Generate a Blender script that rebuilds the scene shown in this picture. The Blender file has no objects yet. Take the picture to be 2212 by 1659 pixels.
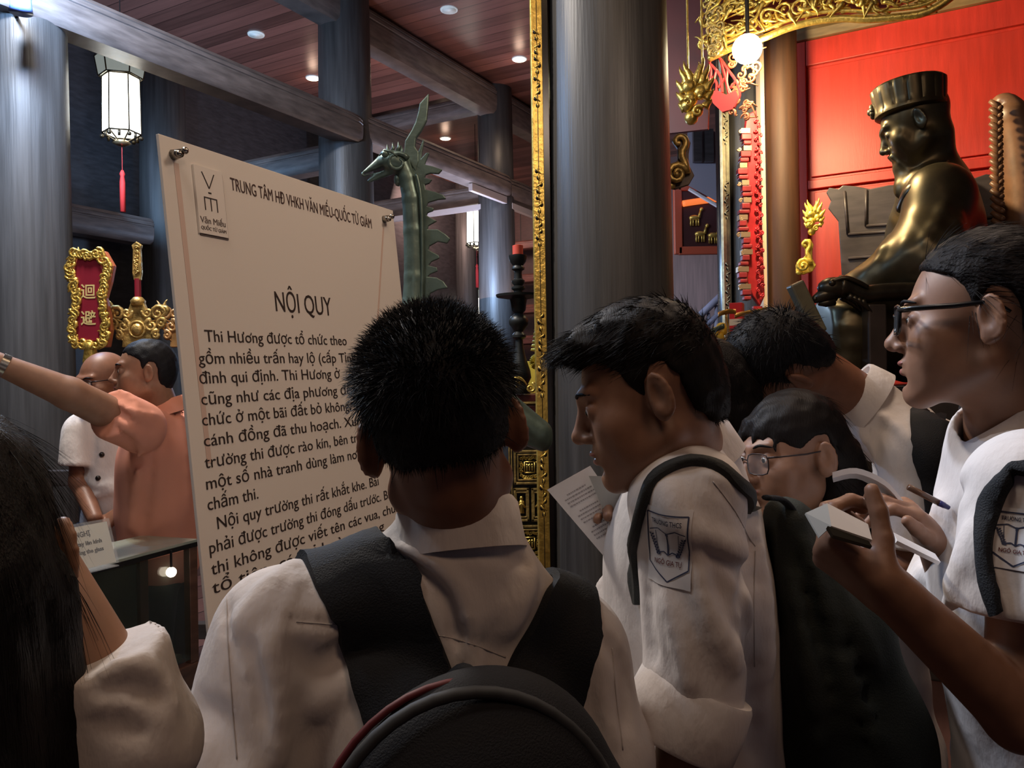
import bpy, bmesh, math, random
import numpy as np
from mathutils import Vector, Matrix
from mathutils.bvhtree import BVHTree

random.seed(7)
RNG = np.random.default_rng(7)
SC = bpy.context.scene
COL = SC.collection
PI = math.pi

# ------------------------------------------------------------------ camera
FPX, ROLL, EYE = 1750.0, math.radians(0.9), 1.5
cR = Vector((math.cos(ROLL), 0, -math.sin(ROLL)))
cU = Vector((math.sin(ROLL), 0, math.cos(ROLL)))
cF = Vector((0, 1, 0))
CAM = Vector((0, 0, EYE))
cam_data = bpy.data.cameras.new('camera')
cam_data.sensor_fit = 'HORIZONTAL'
cam_data.sensor_width = 36.0
cam_data.lens = 36.0 * FPX / 2212.0
cam_data.clip_start = 0.05
cam = bpy.data.objects.new('camera', cam_data)
COL.objects.link(cam)
M = Matrix.Identity(4)
for i in range(3):
    M[i][0], M[i][1], M[i][2], M[i][3] = cR[i], cU[i], -cF[i], CAM[i]
cam.matrix_world = M
SC.camera = cam


def at(px, py, d):
    """World point seen at photo pixel (px, py) at depth d metres."""
    return CAM + d * ((px - 1106) / FPX * cR + (829.5 - py) / FPX * cU + cF)


def V(*a):
    return Vector(a)


# ------------------------------------------------------------------ world, exposure
SC.view_settings.view_transform = 'Standard'
SC.view_settings.look = 'None'
SC.view_settings.gamma = 1.0
SC.view_settings.exposure = 0.0
SC.view_settings.use_curve_mapping = False
w = bpy.data.worlds.new('dusk')
SC.world = w
w.use_nodes = True
w.node_tree.nodes['Background'].inputs[0].default_value = (0.62, 0.66, 0.95, 1)
w.node_tree.nodes['Background'].inputs[1].default_value = 0.030


# ------------------------------------------------------------------ lights of the hall and added fills
def light(name, kind, loc, energy, color, target=None, size=0.3, spot=None, blend=0.6):
    ld = bpy.data.lights.new(name, kind)
    ld.energy = energy
    ld.color = color
    if kind == 'AREA':
        ld.shape = 'DISK'
        ld.size = size
    else:
        ld.shadow_soft_size = size
    if spot:
        ld.spot_size = math.radians(spot)
        ld.spot_blend = blend
    o = bpy.data.objects.new(name, ld)
    o.location = loc
    if target is not None:
        o.rotation_euler = (Vector(target) - Vector(loc)).to_track_quat('-Z', 'Y').to_euler()
    COL.objects.link(o)
    return o


WARM, COOL, NEUT = (1.0, 0.74, 0.48), (0.62, 0.76, 1.0), (1.0, 0.86, 0.72)
# unseen overhead lamps, mixed with fill lights added to brighten single areas
light('board_fill', 'AREA', (1.0, 1.95, 3.25), 12, (1.0, 0.76, 0.58), (-0.6, 2.2, 1.5), 0.5)  # unseen fill added to brighten the notice board
light('rear_fill', 'AREA', (1.2, -1.1, 3.9), 13, (1.0, 0.64, 0.42), (-0.2, 1.6, 1.2), 0.9)  # warm fill added behind the viewpoint for the shirts
light('cool_front_fill', 'SPOT', (-0.6, 1.6, 3.2), 130, (0.72, 0.82, 1.0), (0.64, 1.12, 1.33), 0.12, 26, 0.9)  # unseen cool spot added for the shirt of the girl with glasses
light('aisle_lamp', 'AREA', (0.9, 1.6, 4.6), 9, (1.0, 0.66, 0.38), (0.5, 1.3, 0), 0.7)
light('entry_lamp', 'AREA', (-2.0, 1.2, 4.3), 17, (0.72, 0.84, 1.0), (-0.8, 1.5, 1), 0.5)
light('hall_lamp', 'AREA', (-1.0, 0.2, 4.7), 22, (1.0, 0.80, 0.64), (-0.6, 2.4, 1.4), 0.8)
light('left_spot', 'SPOT', (-2.45, 3.9, 4.05), 230, COOL, (-2.1, 6.2, 3.0), 0.08, 130)
light('cool_ceiling_fill', 'AREA', (-3.6, 7.6, 3.5), 22, (0.35, 0.62, 1.0), (-3.0, 8.6, 5.1), 1.2)  # added upward fill that tints the left ceiling blue
light('left_side_fill', 'AREA', (-2.0, 3.3, 4.4), 135, (1.0, 0.9, 0.8), (-1.6, 3.6, 1.0), 0.5)  # unseen overhead fill, strengthened for the salmon polo
light('back_ceiling_fill', 'AREA', (-0.5, 9.0, 2.6), 42, (1.0, 0.70, 0.62), (-0.5, 9.2, 5.0), 2.5)  # unseen fill facing up to lift the back ceiling boards
light('back_aisle_fill', 'AREA', (1.6, 11.0, 3.0), 30, (0.85, 0.88, 1.0), (2.2, 12.2, 3.0), 1.5)  # unseen fill for the far side wall
light('back_wall_fill', 'AREA', (-1.2, 12.9, 4.5), 45, (1.0, 0.66, 0.56), (-1.6, 18.5, 2.6), 1.0)  # fill added to lift the reddish end wall
light('blue_column_fill', 'POINT', (-0.55, 9.0, 2.7), 110, (0.40, 0.62, 1.0), None, 0.15)  # unseen light added for the blue on the column
light('left_wall_fill', 'AREA', (-5.2, 6.4, 4.6), 14, (0.5, 0.65, 1.0), (-5.6, 9.5, 2.0), 1.0)  # fill added to give the dark left wall a bluish haze


# ------------------------------------------------------------------ materials
MATS = {}


def mat(name, col, rough=0.6, metal=0.0, noise=None, bump=None, grain=None, emit=None, alpha=None,
        transmission=0.0, spec=0.5, sss=0.0, coat=0.0):
    """noise=(scale, amount, (sx,sy,sz)) varies the colour; bump=(scale, strength, (sx,sy,sz))."""
    if name in MATS:
        return MATS[name]
    m = bpy.data.materials.new(name)
    m.use_nodes = True
    nt = m.node_tree
    b = nt.nodes['Principled BSDF']
    b.inputs['Base Color'].default_value = (*col, 1)
    b.inputs['Roughness'].default_value = rough
    b.inputs['Metallic'].default_value = metal
    b.inputs['Specular IOR Level'].default_value = spec
    b.inputs['Transmission Weight'].default_value = transmission
    b.inputs['Coat Weight'].default_value = coat
    if sss:
        b.inputs['Subsurface Weight'].default_value = sss
        b.inputs['Subsurface Radius'].default_value = (0.012, 0.005, 0.003)
        b.inputs['Subsurface Scale'].default_value = 1.0
    if alpha is not None:
        b.inputs['Alpha'].default_value = alpha
    if emit:
        b.inputs['Emission Color'].default_value = (*emit[0], 1)
        b.inputs['Emission Strength'].default_value = emit[1]
    tc = nt.nodes.new('ShaderNodeTexCoord')

    def tex(scale, stretch, detail=5):
        mp = nt.nodes.new('ShaderNodeMapping')
        mp.inputs['Scale'].default_value = stretch
        nt.links.new(tc.outputs['Object'], mp.inputs['Vector'])
        n = nt.nodes.new('ShaderNodeTexNoise')
        n.inputs['Scale'].default_value = scale
        n.inputs['Detail'].default_value = detail
        nt.links.new(mp.outputs['Vector'], n.inputs['Vector'])
        return n
    if noise:
        n = tex(noise[0], noise[2] if len(noise) > 2 else (1, 1, 1))
        r = nt.nodes.new('ShaderNodeValToRGB')
        a = noise[1]
        r.color_ramp.elements[0].position = 0.3
        r.color_ramp.elements[1].position = 0.7
        r.color_ramp.elements[0].color = (*[max(0, c * (1 - a)) for c in col], 1)
        r.color_ramp.elements[1].color = (*[min(1, c * (1 + a)) for c in col], 1)
        nt.links.new(n.outputs['Fac'], r.inputs['Fac'])
        nt.links.new(r.outputs['Color'], b.inputs['Base Color'])
    if bump:
        n = tex(bump[0], bump[2] if len(bump) > 2 else (1, 1, 1))
        bp = nt.nodes.new('ShaderNodeBump')
        bp.inputs['Strength'].default_value = bump[1]
        bp.inputs['Distance'].default_value = bump[3] if len(bump) > 3 else 0.01
        nt.links.new(n.outputs['Fac'], bp.inputs['Height'])
        nt.links.new(bp.outputs['Normal'], b.inputs['Normal'])
    MATS[name] = m
    return m


def plank_mat(name, col, ang, width, rough=0.45, gap=0.25, amt=0.35):
    """Boards running along world angle ang (radians from X), with joints and grain."""
    m = bpy.data.materials.new(name)
    m.use_nodes = True
    nt = m.node_tree
    b = nt.nodes['Principled BSDF']
    b.inputs['Roughness'].default_value = rough
    tc = nt.nodes.new('ShaderNodeTexCoord')
    mp = nt.nodes.new('ShaderNodeMapping')
    mp.inputs['Rotation'].default_value = (0, 0, -ang)
    nt.links.new(tc.outputs['Object'], mp.inputs['Vector'])
    sp = nt.nodes.new('ShaderNodeSeparateXYZ')
    nt.links.new(mp.outputs['Vector'], sp.inputs[0])
    d = nt.nodes.new('ShaderNodeMath'); d.operation = 'DIVIDE'; d.inputs[1].default_value = width
    nt.links.new(sp.outputs['Y'], d.inputs[0])
    fl = nt.nodes.new('ShaderNodeMath'); fl.operation = 'FLOOR'
    fr = nt.nodes.new('ShaderNodeMath'); fr.operation = 'FRACT'
    nt.links.new(d.outputs[0], fl.inputs[0]); nt.links.new(d.outputs[0], fr.inputs[0])
    wn = nt.nodes.new('ShaderNodeTexWhiteNoise'); wn.noise_dimensions = '1D'
    nt.links.new(fl.outputs[0], wn.inputs['W'])
    g = nt.nodes.new('ShaderNodeTexNoise'); g.inputs['Scale'].default_value = 3; g.inputs['Detail'].default_value = 6
    mp2 = nt.nodes.new('ShaderNodeMapping'); mp2.inputs['Scale'].default_value = (0.5, 9, 9)
    nt.links.new(mp.outputs['Vector'], mp2.inputs['Vector']); nt.links.new(mp2.outputs['Vector'], g.inputs['Vector'])
    ad = nt.nodes.new('ShaderNodeMath'); ad.operation = 'ADD'
    nt.links.new(wn.outputs['Value'], ad.inputs[0]); nt.links.new(g.outputs['Fac'], ad.inputs[1])
    hf = nt.nodes.new('ShaderNodeMath'); hf.operation = 'MULTIPLY'; hf.inputs[1].default_value = 0.5
    nt.links.new(ad.outputs[0], hf.inputs[0])
    r = nt.nodes.new('ShaderNodeValToRGB')
    r.color_ramp.elements[0].position = 0.25; r.color_ramp.elements[1].position = 0.75
    r.color_ramp.elements[0].color = (*[c * (1 - amt) for c in col], 1)
    r.color_ramp.elements[1].color = (*[c * (1 + amt) for c in col], 1)
    nt.links.new(hf.outputs[0], r.inputs['Fac'])
    gt = nt.nodes.new('ShaderNodeMath'); gt.operation = 'GREATER_THAN'; gt.inputs[1].default_value = 0.05
    nt.links.new(fr.outputs[0], gt.inputs[0])
    mx = nt.nodes.new('ShaderNodeMixRGB')
    mx.inputs[1].default_value = (*[c * gap for c in col], 1)
    nt.links.new(gt.outputs[0], mx.inputs[0]); nt.links.new(r.outputs['Color'], mx.inputs[2])
    nt.links.new(mx.outputs[0], b.inputs['Base Color'])
    MATS[name] = m
    return m


# ------------------------------------------------------------------ objects
def link(name, me, parent=None):
    o = bpy.data.objects.new(name, me)
    COL.objects.link(o)
    if parent is not None:
        o.parent = parent
        o.matrix_parent_inverse = parent.matrix_world.inverted() if parent.type != 'EMPTY' else Matrix.Translation(-parent.location)
    return o


def tag(o, label=None, cat=None, group=None, kind=None):
    for k, v in (('label', label), ('category', cat), ('group', group), ('kind', kind)):
        if v:
            o[k] = v
    return o


def thing(name, loc, label, cat, group=None):
    o = bpy.data.objects.new(name, None)
    o.empty_display_size = 0.05
    o.location = loc
    COL.objects.link(o)
    return tag(o, label, cat, group)


class MB:
    """Collects faces of several solids into one mesh."""

    def __init__(s):
        s.v, s.f = [], []

    def add(s, vs, fs):
        n = len(s.v)
        s.v += [tuple(p) for p in vs]
        s.f += [tuple(i + n for i in f) for f in fs]
        return s

    def box(s, c, h, R=None):
        """centre c, half sizes h, R = 3 axis vectors."""
        R = R or (V(1, 0, 0), V(0, 1, 0), V(0, 0, 1))
        c = Vector(c)
        vs = [c + R[0] * (h[0] * i) + R[1] * (h[1] * j) + R[2] * (h[2] * k) for i in (-1, 1) for j in (-1, 1) for k in (-1, 1)]
        fs = [(0, 1, 3, 2), (4, 6, 7, 5), (0, 4, 5, 1), (2, 3, 7, 6), (0, 2, 6, 4), (1, 5, 7, 3)]
        if R[0].cross(R[1]).dot(R[2]) < 0:
            fs = [f[::-1] for f in fs]
        return s.add(vs, fs)

    def tube(s, pts, rad, n=8, cap=True, flat=1.0, up=None):
        """tube through pts with radius per point (or one)."""
        pts = [Vector(p) for p in pts]
        if not hasattr(rad, '__len__'):
            rad = [rad] * len(pts)
        vs, fs = [], []
        prev = None
        for i, p in enumerate(pts):
            t = (pts[min(i + 1, len(pts) - 1)] - pts[max(i - 1, 0)])
            if t.length < 1e-9:
                t = Vector((0, 0, 1))
            t.normalize()
            if prev is None:
                a = Vector(up) if up is not None else (Vector((0, 0, 1)) if abs(t.z) < 0.9 else Vector((1, 0, 0)))
            else:
                a = prev
            x = (a - t * a.dot(t))
            if x.length < 1e-6:
                x = t.orthogonal()
            x.normalize()
            prev = x
            y = t.cross(x)
            for k in range(n):
                an = 2 * PI * k / n
                vs.append(p + x * (math.cos(an) * rad[i] * flat) + y * (math.sin(an) * rad[i]))
        for i in range(len(pts) - 1):
            for k in range(n):
                k2 = (k + 1) % n
                fs.append((i * n + k, i * n + k2, (i + 1) * n + k2, (i + 1) * n + k))
        if cap:
            fs.append(tuple(range(n))[::-1])
            fs.append(tuple((len(pts) - 1) * n + k for k in range(n)))
        return s.add(vs, fs)

    def lathe(s, c, prof, n=24, ax=None):
        """profile [(r, z)...] turned about the vertical through c (or 3 axes)."""
        c = Vector(c)
        X, Y, Z = ax or (V(1, 0, 0), V(0, 1, 0), V(0, 0, 1))
        vs, fs = [], []
        for r, z in prof:
            for k in range(n):
                a = 2 * PI * k / n
                vs.append(c + X * (r * math.cos(a)) + Y * (r * math.sin(a)) + Z * z)
        for i in range(len(prof) - 1):
            for k in range(n):
                k2 = (k + 1) % n
                fs.append((i * n + k, i * n + k2, (i + 1) * n + k2, (i + 1) * n + k))
        fs.append(tuple(range(n))[::-1])
        fs.append(tuple((len(prof) - 1) * n + k for k in range(n)))
        return s.add(vs, fs)

    def prism(s, poly, o, U, W, N, t):
        """polygon [(u, v)] in the plane o + u U + v W, extruded from -t/2 to t/2 along N."""
        o = Vector(o)
        n = len(poly)
        vs = [o + U * u + W * v_ + N * (-t / 2) for u, v_ in poly] + [o + U * u + W * v_ + N * (t / 2) for u, v_ in poly]
        ar = sum(poly[i][0] * poly[(i + 1) % n][1] - poly[(i + 1) % n][0] * poly[i][1] for i in range(n))
        flip = (ar > 0) != (U.cross(W).dot(N) > 0)
        fs = [tuple(range(n, 2 * n)), tuple(range(n))[::-1]]
        fs += [(i, (i + 1) % n, n + (i + 1) % n, n + i) for i in range(n)]
        if flip:
            fs = [f[::-1] for f in fs]
        return s.add(vs, fs)

    def ball(s, c, r, n=10, m=6, R=None):
        c = Vector(c)
        r = r if hasattr(r, '__len__') else (r, r, r)
        X, Y, Z = R or (V(1, 0, 0), V(0, 1, 0), V(0, 0, 1))
        vs = [c - Z * r[2]]
        fs = []
        for i in range(1, m):
            ph = -PI / 2 + PI * i / m
            for k in range(n):
                a = 2 * PI * k / n
                vs.append(c + X * (r[0] * math.cos(ph) * math.cos(a)) + Y * (r[1] * math.cos(ph) * math.sin(a)) + Z * (r[2] * math.sin(ph)))
        vs.append(c + Z * r[2])
        for k in range(n):
            fs.append((0, 1 + (k + 1) % n, 1 + k))
            fs.append((len(vs) - 1, 1 + (m - 2) * n + k, 1 + (m - 2) * n + (k + 1) % n))
        for i in range(m - 2):
            for k in range(n):
                k2 = (k + 1) % n
                fs.append((1 + i * n + k, 1 + i * n + k2, 1 + (i + 1) * n + k2, 1 + (i + 1) * n + k))
        return s.add(vs, fs)


def _build(s, name, m, parent=None, smooth=False, bevel=0):
    me = bpy.data.meshes.new(name)
    me.from_pydata([tuple(p) for p in s.v], [], s.f)
    me.materials.append(m)
    if smooth:
        me.polygons.foreach_set('use_smooth', [True] * len(me.polygons))
        if smooth == 'auto':
            bm = bmesh.new(); bm.from_mesh(me)
            for e in bm.edges:
                if len(e.link_faces) == 2 and e.calc_face_angle(0) > math.radians(40):
                    e.smooth = False
            bm.to_mesh(me); bm.free()
    o = link(name, me, parent)
    if bevel:
        md = o.modifiers.new('edge', 'BEVEL')
        md.width = bevel; md.segments = 2; md.limit_method = 'ANGLE'; md.angle_limit = math.radians(50)
    return o


MB.build = _build


def copy_tree(o, move, parent=None):
    """copy a thing and its parts, shifted by move (top level only)."""
    c = o.copy()
    COL.objects.link(c)
    if parent is None:
        c.location = o.location + Vector(move)
    else:
        c.parent = parent
        c.matrix_parent_inverse = o.matrix_parent_inverse.copy()
    for ch in list(o.children):
        copy_tree(ch, move, c)
    return c


def text_mesh(name, body, m, parent, o, U, W, N, size, width=None, align='LEFT', thick=0.0006, spacing=1.0, bold=0.0, xscale=1.0):
    """raised lettering on the plane o + u U + v W (baseline at o); optional fitted width."""
    flat = {'ơ': 'o', 'ờ': 'ò', 'ở': 'ỏ', 'ợ': 'ọ', 'ớ': 'ó', 'Ơ': 'O', 'Ờ': 'Ò', 'Ớ': 'Ó'}
    horned = [i for i, c in enumerate(body) if c in flat]
    src = body
    body = ''.join(flat.get(c, c) for c in body)
    cu = bpy.data.curves.new(name, 'FONT')
    cu.body = body
    cu.size = size
    cu.extrude = thick / 2
    cu.offset = bold
    cu.space_character = spacing
    cu.resolution_u = 3
    tmp = bpy.data.objects.new(name, cu)
    COL.objects.link(tmp)
    dg = bpy.context.evaluated_depsgraph_get()
    me = bpy.data.meshes.new_from_object(tmp.evaluated_get(dg))
    bpy.data.objects.remove(tmp)
    bpy.data.curves.remove(cu)
    if horned:                                  # the hooks of the horned vowels
        va, fa = [tuple(v.co) for v in me.vertices], [tuple(p.vertices) for p in me.polygons]
        for i in horned:
            c2 = bpy.data.curves.new('measure', 'FONT')
            c2.body = body[:i + 1]; c2.size = size; c2.space_character = spacing; c2.offset = bold
            t2 = bpy.data.objects.new('measure', c2)
            COL.objects.link(t2)
            m2 = bpy.data.meshes.new_from_object(t2.evaluated_get(bpy.context.evaluated_depsgraph_get()))
            xr = max(v.co.x for v in m2.vertices)
            bpy.data.objects.remove(t2); bpy.data.curves.remove(c2); bpy.data.meshes.remove(m2)
            up_ = 0.19 if src[i].isupper() else 0.0
            k0 = len(va)
            hook = ((-0.075, 0.445), (-0.005, 0.455), (0.045, 0.505), (0.060, 0.575), (0.058, 0.625), (-0.004, 0.625), (0.002, 0.575), (-0.018, 0.525), (-0.085, 0.500))
            for z in (-thick / 2, thick / 2):
                va += [(xr + a * size, (b + up_) * size, z) for a, b in hook]
            q = len(hook)
            fa.append(tuple(range(k0 + q, k0 + 2 * q))); fa.append(tuple(range(k0, k0 + q))[::-1])
            fa += [(k0 + j, k0 + (j + 1) % q, k0 + q + (j + 1) % q, k0 + q + j) for j in range(q)]
        bpy.data.meshes.remove(me)
        me = bpy.data.meshes.new(name)
        me.from_pydata(va, [], fa)
    n = len(me.vertices)
    co = np.zeros(n * 3)
    me.vertices.foreach_get('co', co)
    co = co.reshape(-1, 3)
    if n:
        x0, x1 = co[:, 0].min(), co[:, 0].max()
        if width:
            co[:, 0] = (co[:, 0] - x0) * (width / max(x1 - x0, 1e-6))
            x0, x1 = 0, width
        else:
            co[:, 0] *= xscale; x0 *= xscale; x1 *= xscale
        if align == 'CENTER':
            co[:, 0] -= (x0 + x1) / 2
        B = np.array([list(U), list(W), list(N)])
        co = co @ B + np.array(list(o))
        me.vertices.foreach_set('co', co.astype(np.float32).ravel())
    me.materials.clear()
    me.materials.append(m)
    me.name = name
    return link(name, me, parent)


# ------------------------------------------------------------------ implicit surfaces -> continuous meshes
def arr(p):
    return np.array(list(p), dtype=np.float64)


def axis(lo, hi, coarse, fine=()):
    """1-D grid from lo to hi: step `coarse`, with finer steps inside (a, b, step) ranges."""
    out = [lo]
    while out[-1] < hi:
        x = out[-1]
        st = coarse
        for a, b, s in fine:
            if a - coarse <= x <= b:
                st = min(st, s)
        out.append(x + st)
    return np.array(out, dtype=np.float64)


class Field:
    def __init__(s, lo, hi, step, fine=()):
        """fine: list of (lo, hi, step) boxes to sample more densely."""
        s.ax = [axis(lo[i], hi[i], step, [(f[0][i], f[1][i], f[2]) for f in fine]) for i in range(3)]
        s.F = np.full([len(a) for a in s.ax], 1.0, dtype=np.float32)

    def win(s, lo, hi):
        sl = []
        for i in range(3):
            a = int(np.searchsorted(s.ax[i], lo[i]))
            b = int(np.searchsorted(s.ax[i], hi[i])) + 1
            sl.append(slice(max(a - 1, 0), min(b, len(s.ax[i]))))
        sl = tuple(sl)
        if any(x.stop <= x.start for x in sl):
            return None, None
        P = (s.ax[0][sl[0]][:, None, None], s.ax[1][sl[1]][None, :, None], s.ax[2][sl[2]][None, None, :])
        return sl, P

    def put(s, d, sl, k, op):
        A = s.F[sl]
        d = d.astype(np.float32)
        if op == 'sub':
            d = -d
            if k > 0:
                h = np.maximum(k - np.abs(A - d), 0) / k
                s.F[sl] = np.maximum(A, d) + h * h * (k * 0.25)
            else:
                s.F[sl] = np.maximum(A, d)
        elif k > 0:
            h = np.maximum(k - np.abs(A - d), 0) / k
            s.F[sl] = np.minimum(A, d) - h * h * (k * 0.25)
        else:
            s.F[sl] = np.minimum(A, d)

    def ell(s, c, r, R=None, k=0.01, op='add', cut=()):
        c = arr(c)
        r = np.array(r, dtype=float) if hasattr(r, '__len__') else np.array([r] * 3, dtype=float)
        m = r.max() + k + 0.02
        sl, P = s.win(c - m, c + m)
        if sl is None:
            return s
        D = [P[i] - c[i] for i in range(3)]
        if R is not None:
            L = [sum(D[i] * R[j][i] for i in range(3)) for j in range(3)]
        else:
            L = D
        k0 = np.sqrt((L[0] / r[0]) ** 2 + (L[1] / r[1]) ** 2 + (L[2] / r[2]) ** 2) + 1e-6
        k1 = np.sqrt((L[0] / r[0] ** 2) ** 2 + (L[1] / r[1] ** 2) ** 2 + (L[2] / r[2] ** 2) ** 2) + 1e-6
        d = k0 * (k0 - 1) / k1
        for p, n in cut:
            p, n = arr(p), arr(n)
            d = np.maximum(d, sum((P[i] - p[i]) * n[i] for i in range(3)))
        s.put(d, sl, k, op)
        return s

    def cone(s, a, b, ra, rb, k=0.01, op='add', cut=(), flat=None):
        """capsule with changing radius; flat=(dir, factor) squeezes it along dir."""
        a, b = arr(a), arr(b)
        m = max(ra, rb) * (1.0 if flat is None else max(1.0, flat[1])) + k + 0.02
        sl, P = s.win(np.minimum(a, b) - m, np.maximum(a, b) + m)
        if sl is None:
            return s
        ab = b - a
        L2 = max(ab @ ab, 1e-9)
        D = [P[i] - a[i] for i in range(3)]
        t = np.clip(sum(D[i] * ab[i] for i in range(3)) / L2, 0, 1)
        Q = [D[i] - t * ab[i] for i in range(3)]
        if flat is not None:
            f = arr(flat[0]); f /= np.linalg.norm(f)
            q = sum(Q[i] * f[i] for i in range(3))
            Q = [Q[i] + f[i] * q * (1 / flat[1] - 1) for i in range(3)]
        d = np.sqrt(Q[0] ** 2 + Q[1] ** 2 + Q[2] ** 2) - (ra + (rb - ra) * t)
        for p, n in cut:
            p, n = arr(p), arr(n)
            d = np.maximum(d, sum((P[i] - p[i]) * n[i] for i in range(3)))
        s.put(d, sl, k, op)
        return s

    def chain(s, pts, rs, k=0.01, op='add', **kw):
        for i in range(len(pts) - 1):
            s.cone(pts[i], pts[i + 1], rs[i], rs[i + 1], k, op, **kw)
        return s

    def box(s, c, h, R=None, rd=0.01, k=0.01, op='add'):
        c = arr(c)
        h = np.array(h, dtype=float)
        m = np.linalg.norm(h) + k + 0.02
        sl, P = s.win(c - m, c + m)
        if sl is None:
            return s
        D = [P[i] - c[i] for i in range(3)]
        L = D if R is None else [sum(D[i] * R[j][i] for i in range(3)) for j in range(3)]
        q = [np.abs(L[i]) - (h[i] - rd) for i in range(3)]
        d = np.sqrt(sum(np.maximum(x, 0) ** 2 for x in q)) + np.minimum(np.maximum(np.maximum(q[0], q[1]), q[2]), 0) - rd
        s.put(d, sl, k, op)
        return s

    def cut(s, p, n, k=0.0):
        """keep the side that n points away from."""
        p, n = arr(p), arr(n)
        d = sum((([s.ax[0][:, None, None], s.ax[1][None, :, None], s.ax[2][None, None, :]][i]) - p[i]) * n[i] for i in range(3)).astype(np.float32)
        if k > 0:
            h = np.maximum(k - np.abs(s.F - d), 0) / k
            s.F = np.maximum(s.F, d) + h * h * (k * 0.25)
        else:
            s.F = np.maximum(s.F, d)
        return s

    def ridge(s, pts, w, h):
        """raise a soft fold of width w and height h along the polyline pts (h < 0: a crease)."""
        for i in range(len(pts) - 1):
            a, b = arr(pts[i]), arr(pts[i + 1])
            m = 3 * w
            sl, P = s.win(np.minimum(a, b) - m, np.maximum(a, b) + m)
            if sl is None:
                continue
            ab = b - a
            L2 = max(ab @ ab, 1e-9)
            D = [P[j] - a[j] for j in range(3)]
            t0 = sum(D[j] * ab[j] for j in range(3)) / L2
            t = np.clip(t0, 0, 1)
            d2 = sum((D[j] - t * ab[j]) ** 2 for j in range(3))
            s.F[sl] -= (h * np.exp(-d2 / (w * w))).astype(np.float32)
        return s

    def waves(s, amp, scale, seed=1, n=7, stretch=(1, 1, 1)):
        """gentle irregular displacement."""
        rg = np.random.default_rng(seed)
        X, Y, Z = (s.ax[0][:, None, None], s.ax[1][None, :, None], s.ax[2][None, None, :])
        acc = 0
        for _ in range(n):
            kx = rg.normal(size=3) * scale / np.array(stretch)
            acc = acc + np.sin(X * kx[0] + Y * kx[1] + Z * kx[2] + rg.uniform(0, 6.28)).astype(np.float32)
        s.F -= (amp * acc / math.sqrt(n)).astype(np.float32)
        return s

    def apply(s, fn):
        P = (s.ax[0][:, None, None], s.ax[1][None, :, None], s.ax[2][None, None, :])
        s.F = fn(s.F, P).astype(np.float32)
        return s

    def polys(s):
        """surface nets."""
        F = np.pad(s.F, 1, constant_values=1.0)
        ax = [np.concatenate(([a[0] - (a[1] - a[0])], a, [a[-1] + (a[-1] - a[-2])])) for a in s.ax]
        S = F < 0
        n = [x - 1 for x in F.shape]
        cnt = np.zeros(n, np.int8)
        for i in (0, 1):
            for j in (0, 1):
                for k in (0, 1):
                    cnt += S[i:i + n[0], j:j + n[1], k:k + n[2]]
        act = np.argwhere((cnt > 0) & (cnt < 8))
        if len(act) == 0:
            return np.zeros((0, 3)), np.zeros((0, 4), int)
        idx = -np.ones(n, np.int64)
        idx[tuple(act.T)] = np.arange(len(act))
        acc = np.zeros((len(act), 3))
        num = np.zeros(len(act))
        X = [np.stack([ax[d][act[:, d]], ax[d][act[:, d] + 1]], 1) for d in range(3)]
        for d in range(3):
            e, g = [(1, 2), (0, 2), (0, 1)][d]
            for p in (0, 1):
                for q in (0, 1):
                    o0 = [0, 0, 0]; o0[e] = p; o0[g] = q
                    o1 = list(o0); o1[d] = 1
                    f0 = F[tuple((act + o0).T)]; f1 = F[tuple((act + o1).T)]
                    hit = (f0 < 0) != (f1 < 0)
                    t = np.where(hit, f0 / np.where(hit, f0 - f1, 1), 0)
                    pos = np.zeros((len(act), 3))
                    pos[:, d] = X[d][:, 0] + t * (X[d][:, 1] - X[d][:, 0])
                    pos[:, e] = X[e][:, p]
                    pos[:, g] = X[g][:, q]
                    acc += pos * hit[:, None]
                    num += hit
        vs = acc / num[:, None]
        quads = []
        for d in range(3):
            e, g = [(1, 2), (2, 0), (0, 1)][d]
            sl0 = [slice(1, -1)] * 3; sl1 = [slice(1, -1)] * 3
            sl0[d] = slice(0, -1); sl1[d] = slice(1, None)
            A, B = S[tuple(sl0)], S[tuple(sl1)]
            ch = np.argwhere(A != B)
            if len(ch) == 0:
                continue
            fl = A[tuple(ch.T)]
            base = ch.copy()
            for x in range(3):
                if x != d:
                    base[:, x] += 1
            def cell(de, dg):
                c = base.copy(); c[:, e] -= de; c[:, g] -= dg
                return idx[tuple(c.T)]
            q = np.stack([cell(1, 1), cell(0, 1), cell(0, 0), cell(1, 0)], 1)
            q = np.where(fl[:, None], q, q[:, ::-1])
            quads.append(q)
        return vs, np.concatenate(quads)

    def build(s, name, m, parent=None, smooth_it=0):
        vs, q = s.polys()
        return np_mesh(name, vs, q, m, parent, smooth_it)


def np_mesh(name, vs, q, m, parent=None, smooth_it=0):
    if smooth_it:
        for _ in range(smooth_it):
            acc = np.zeros_like(vs); num = np.zeros(len(vs))
            for a in range(4):
                for b in ((a + 1) % 4, (a + 3) % 4):
                    np.add.at(acc, q[:, a], vs[q[:, b]]); np.add.at(num, q[:, a], 1)
            vs = vs * 0.5 + 0.5 * acc / np.maximum(num, 1)[:, None]
    me = bpy.data.meshes.new(name)
    k = q.shape[1]
    me.vertices.add(len(vs)); me.vertices.foreach_set('co', vs.astype(np.float32).ravel())
    me.loops.add(q.size); me.loops.foreach_set('vertex_index', q.astype(np.int32).ravel())
    me.polygons.add(len(q)); me.polygons.foreach_set('loop_start', np.arange(0, q.size, k, dtype=np.int32))
    me.update(calc_edges=True)
    me.polygons.foreach_set('use_smooth', np.ones(len(q), bool))
    me.validate()
    me.materials.append(m)
    return link(name, me, parent)


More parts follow.
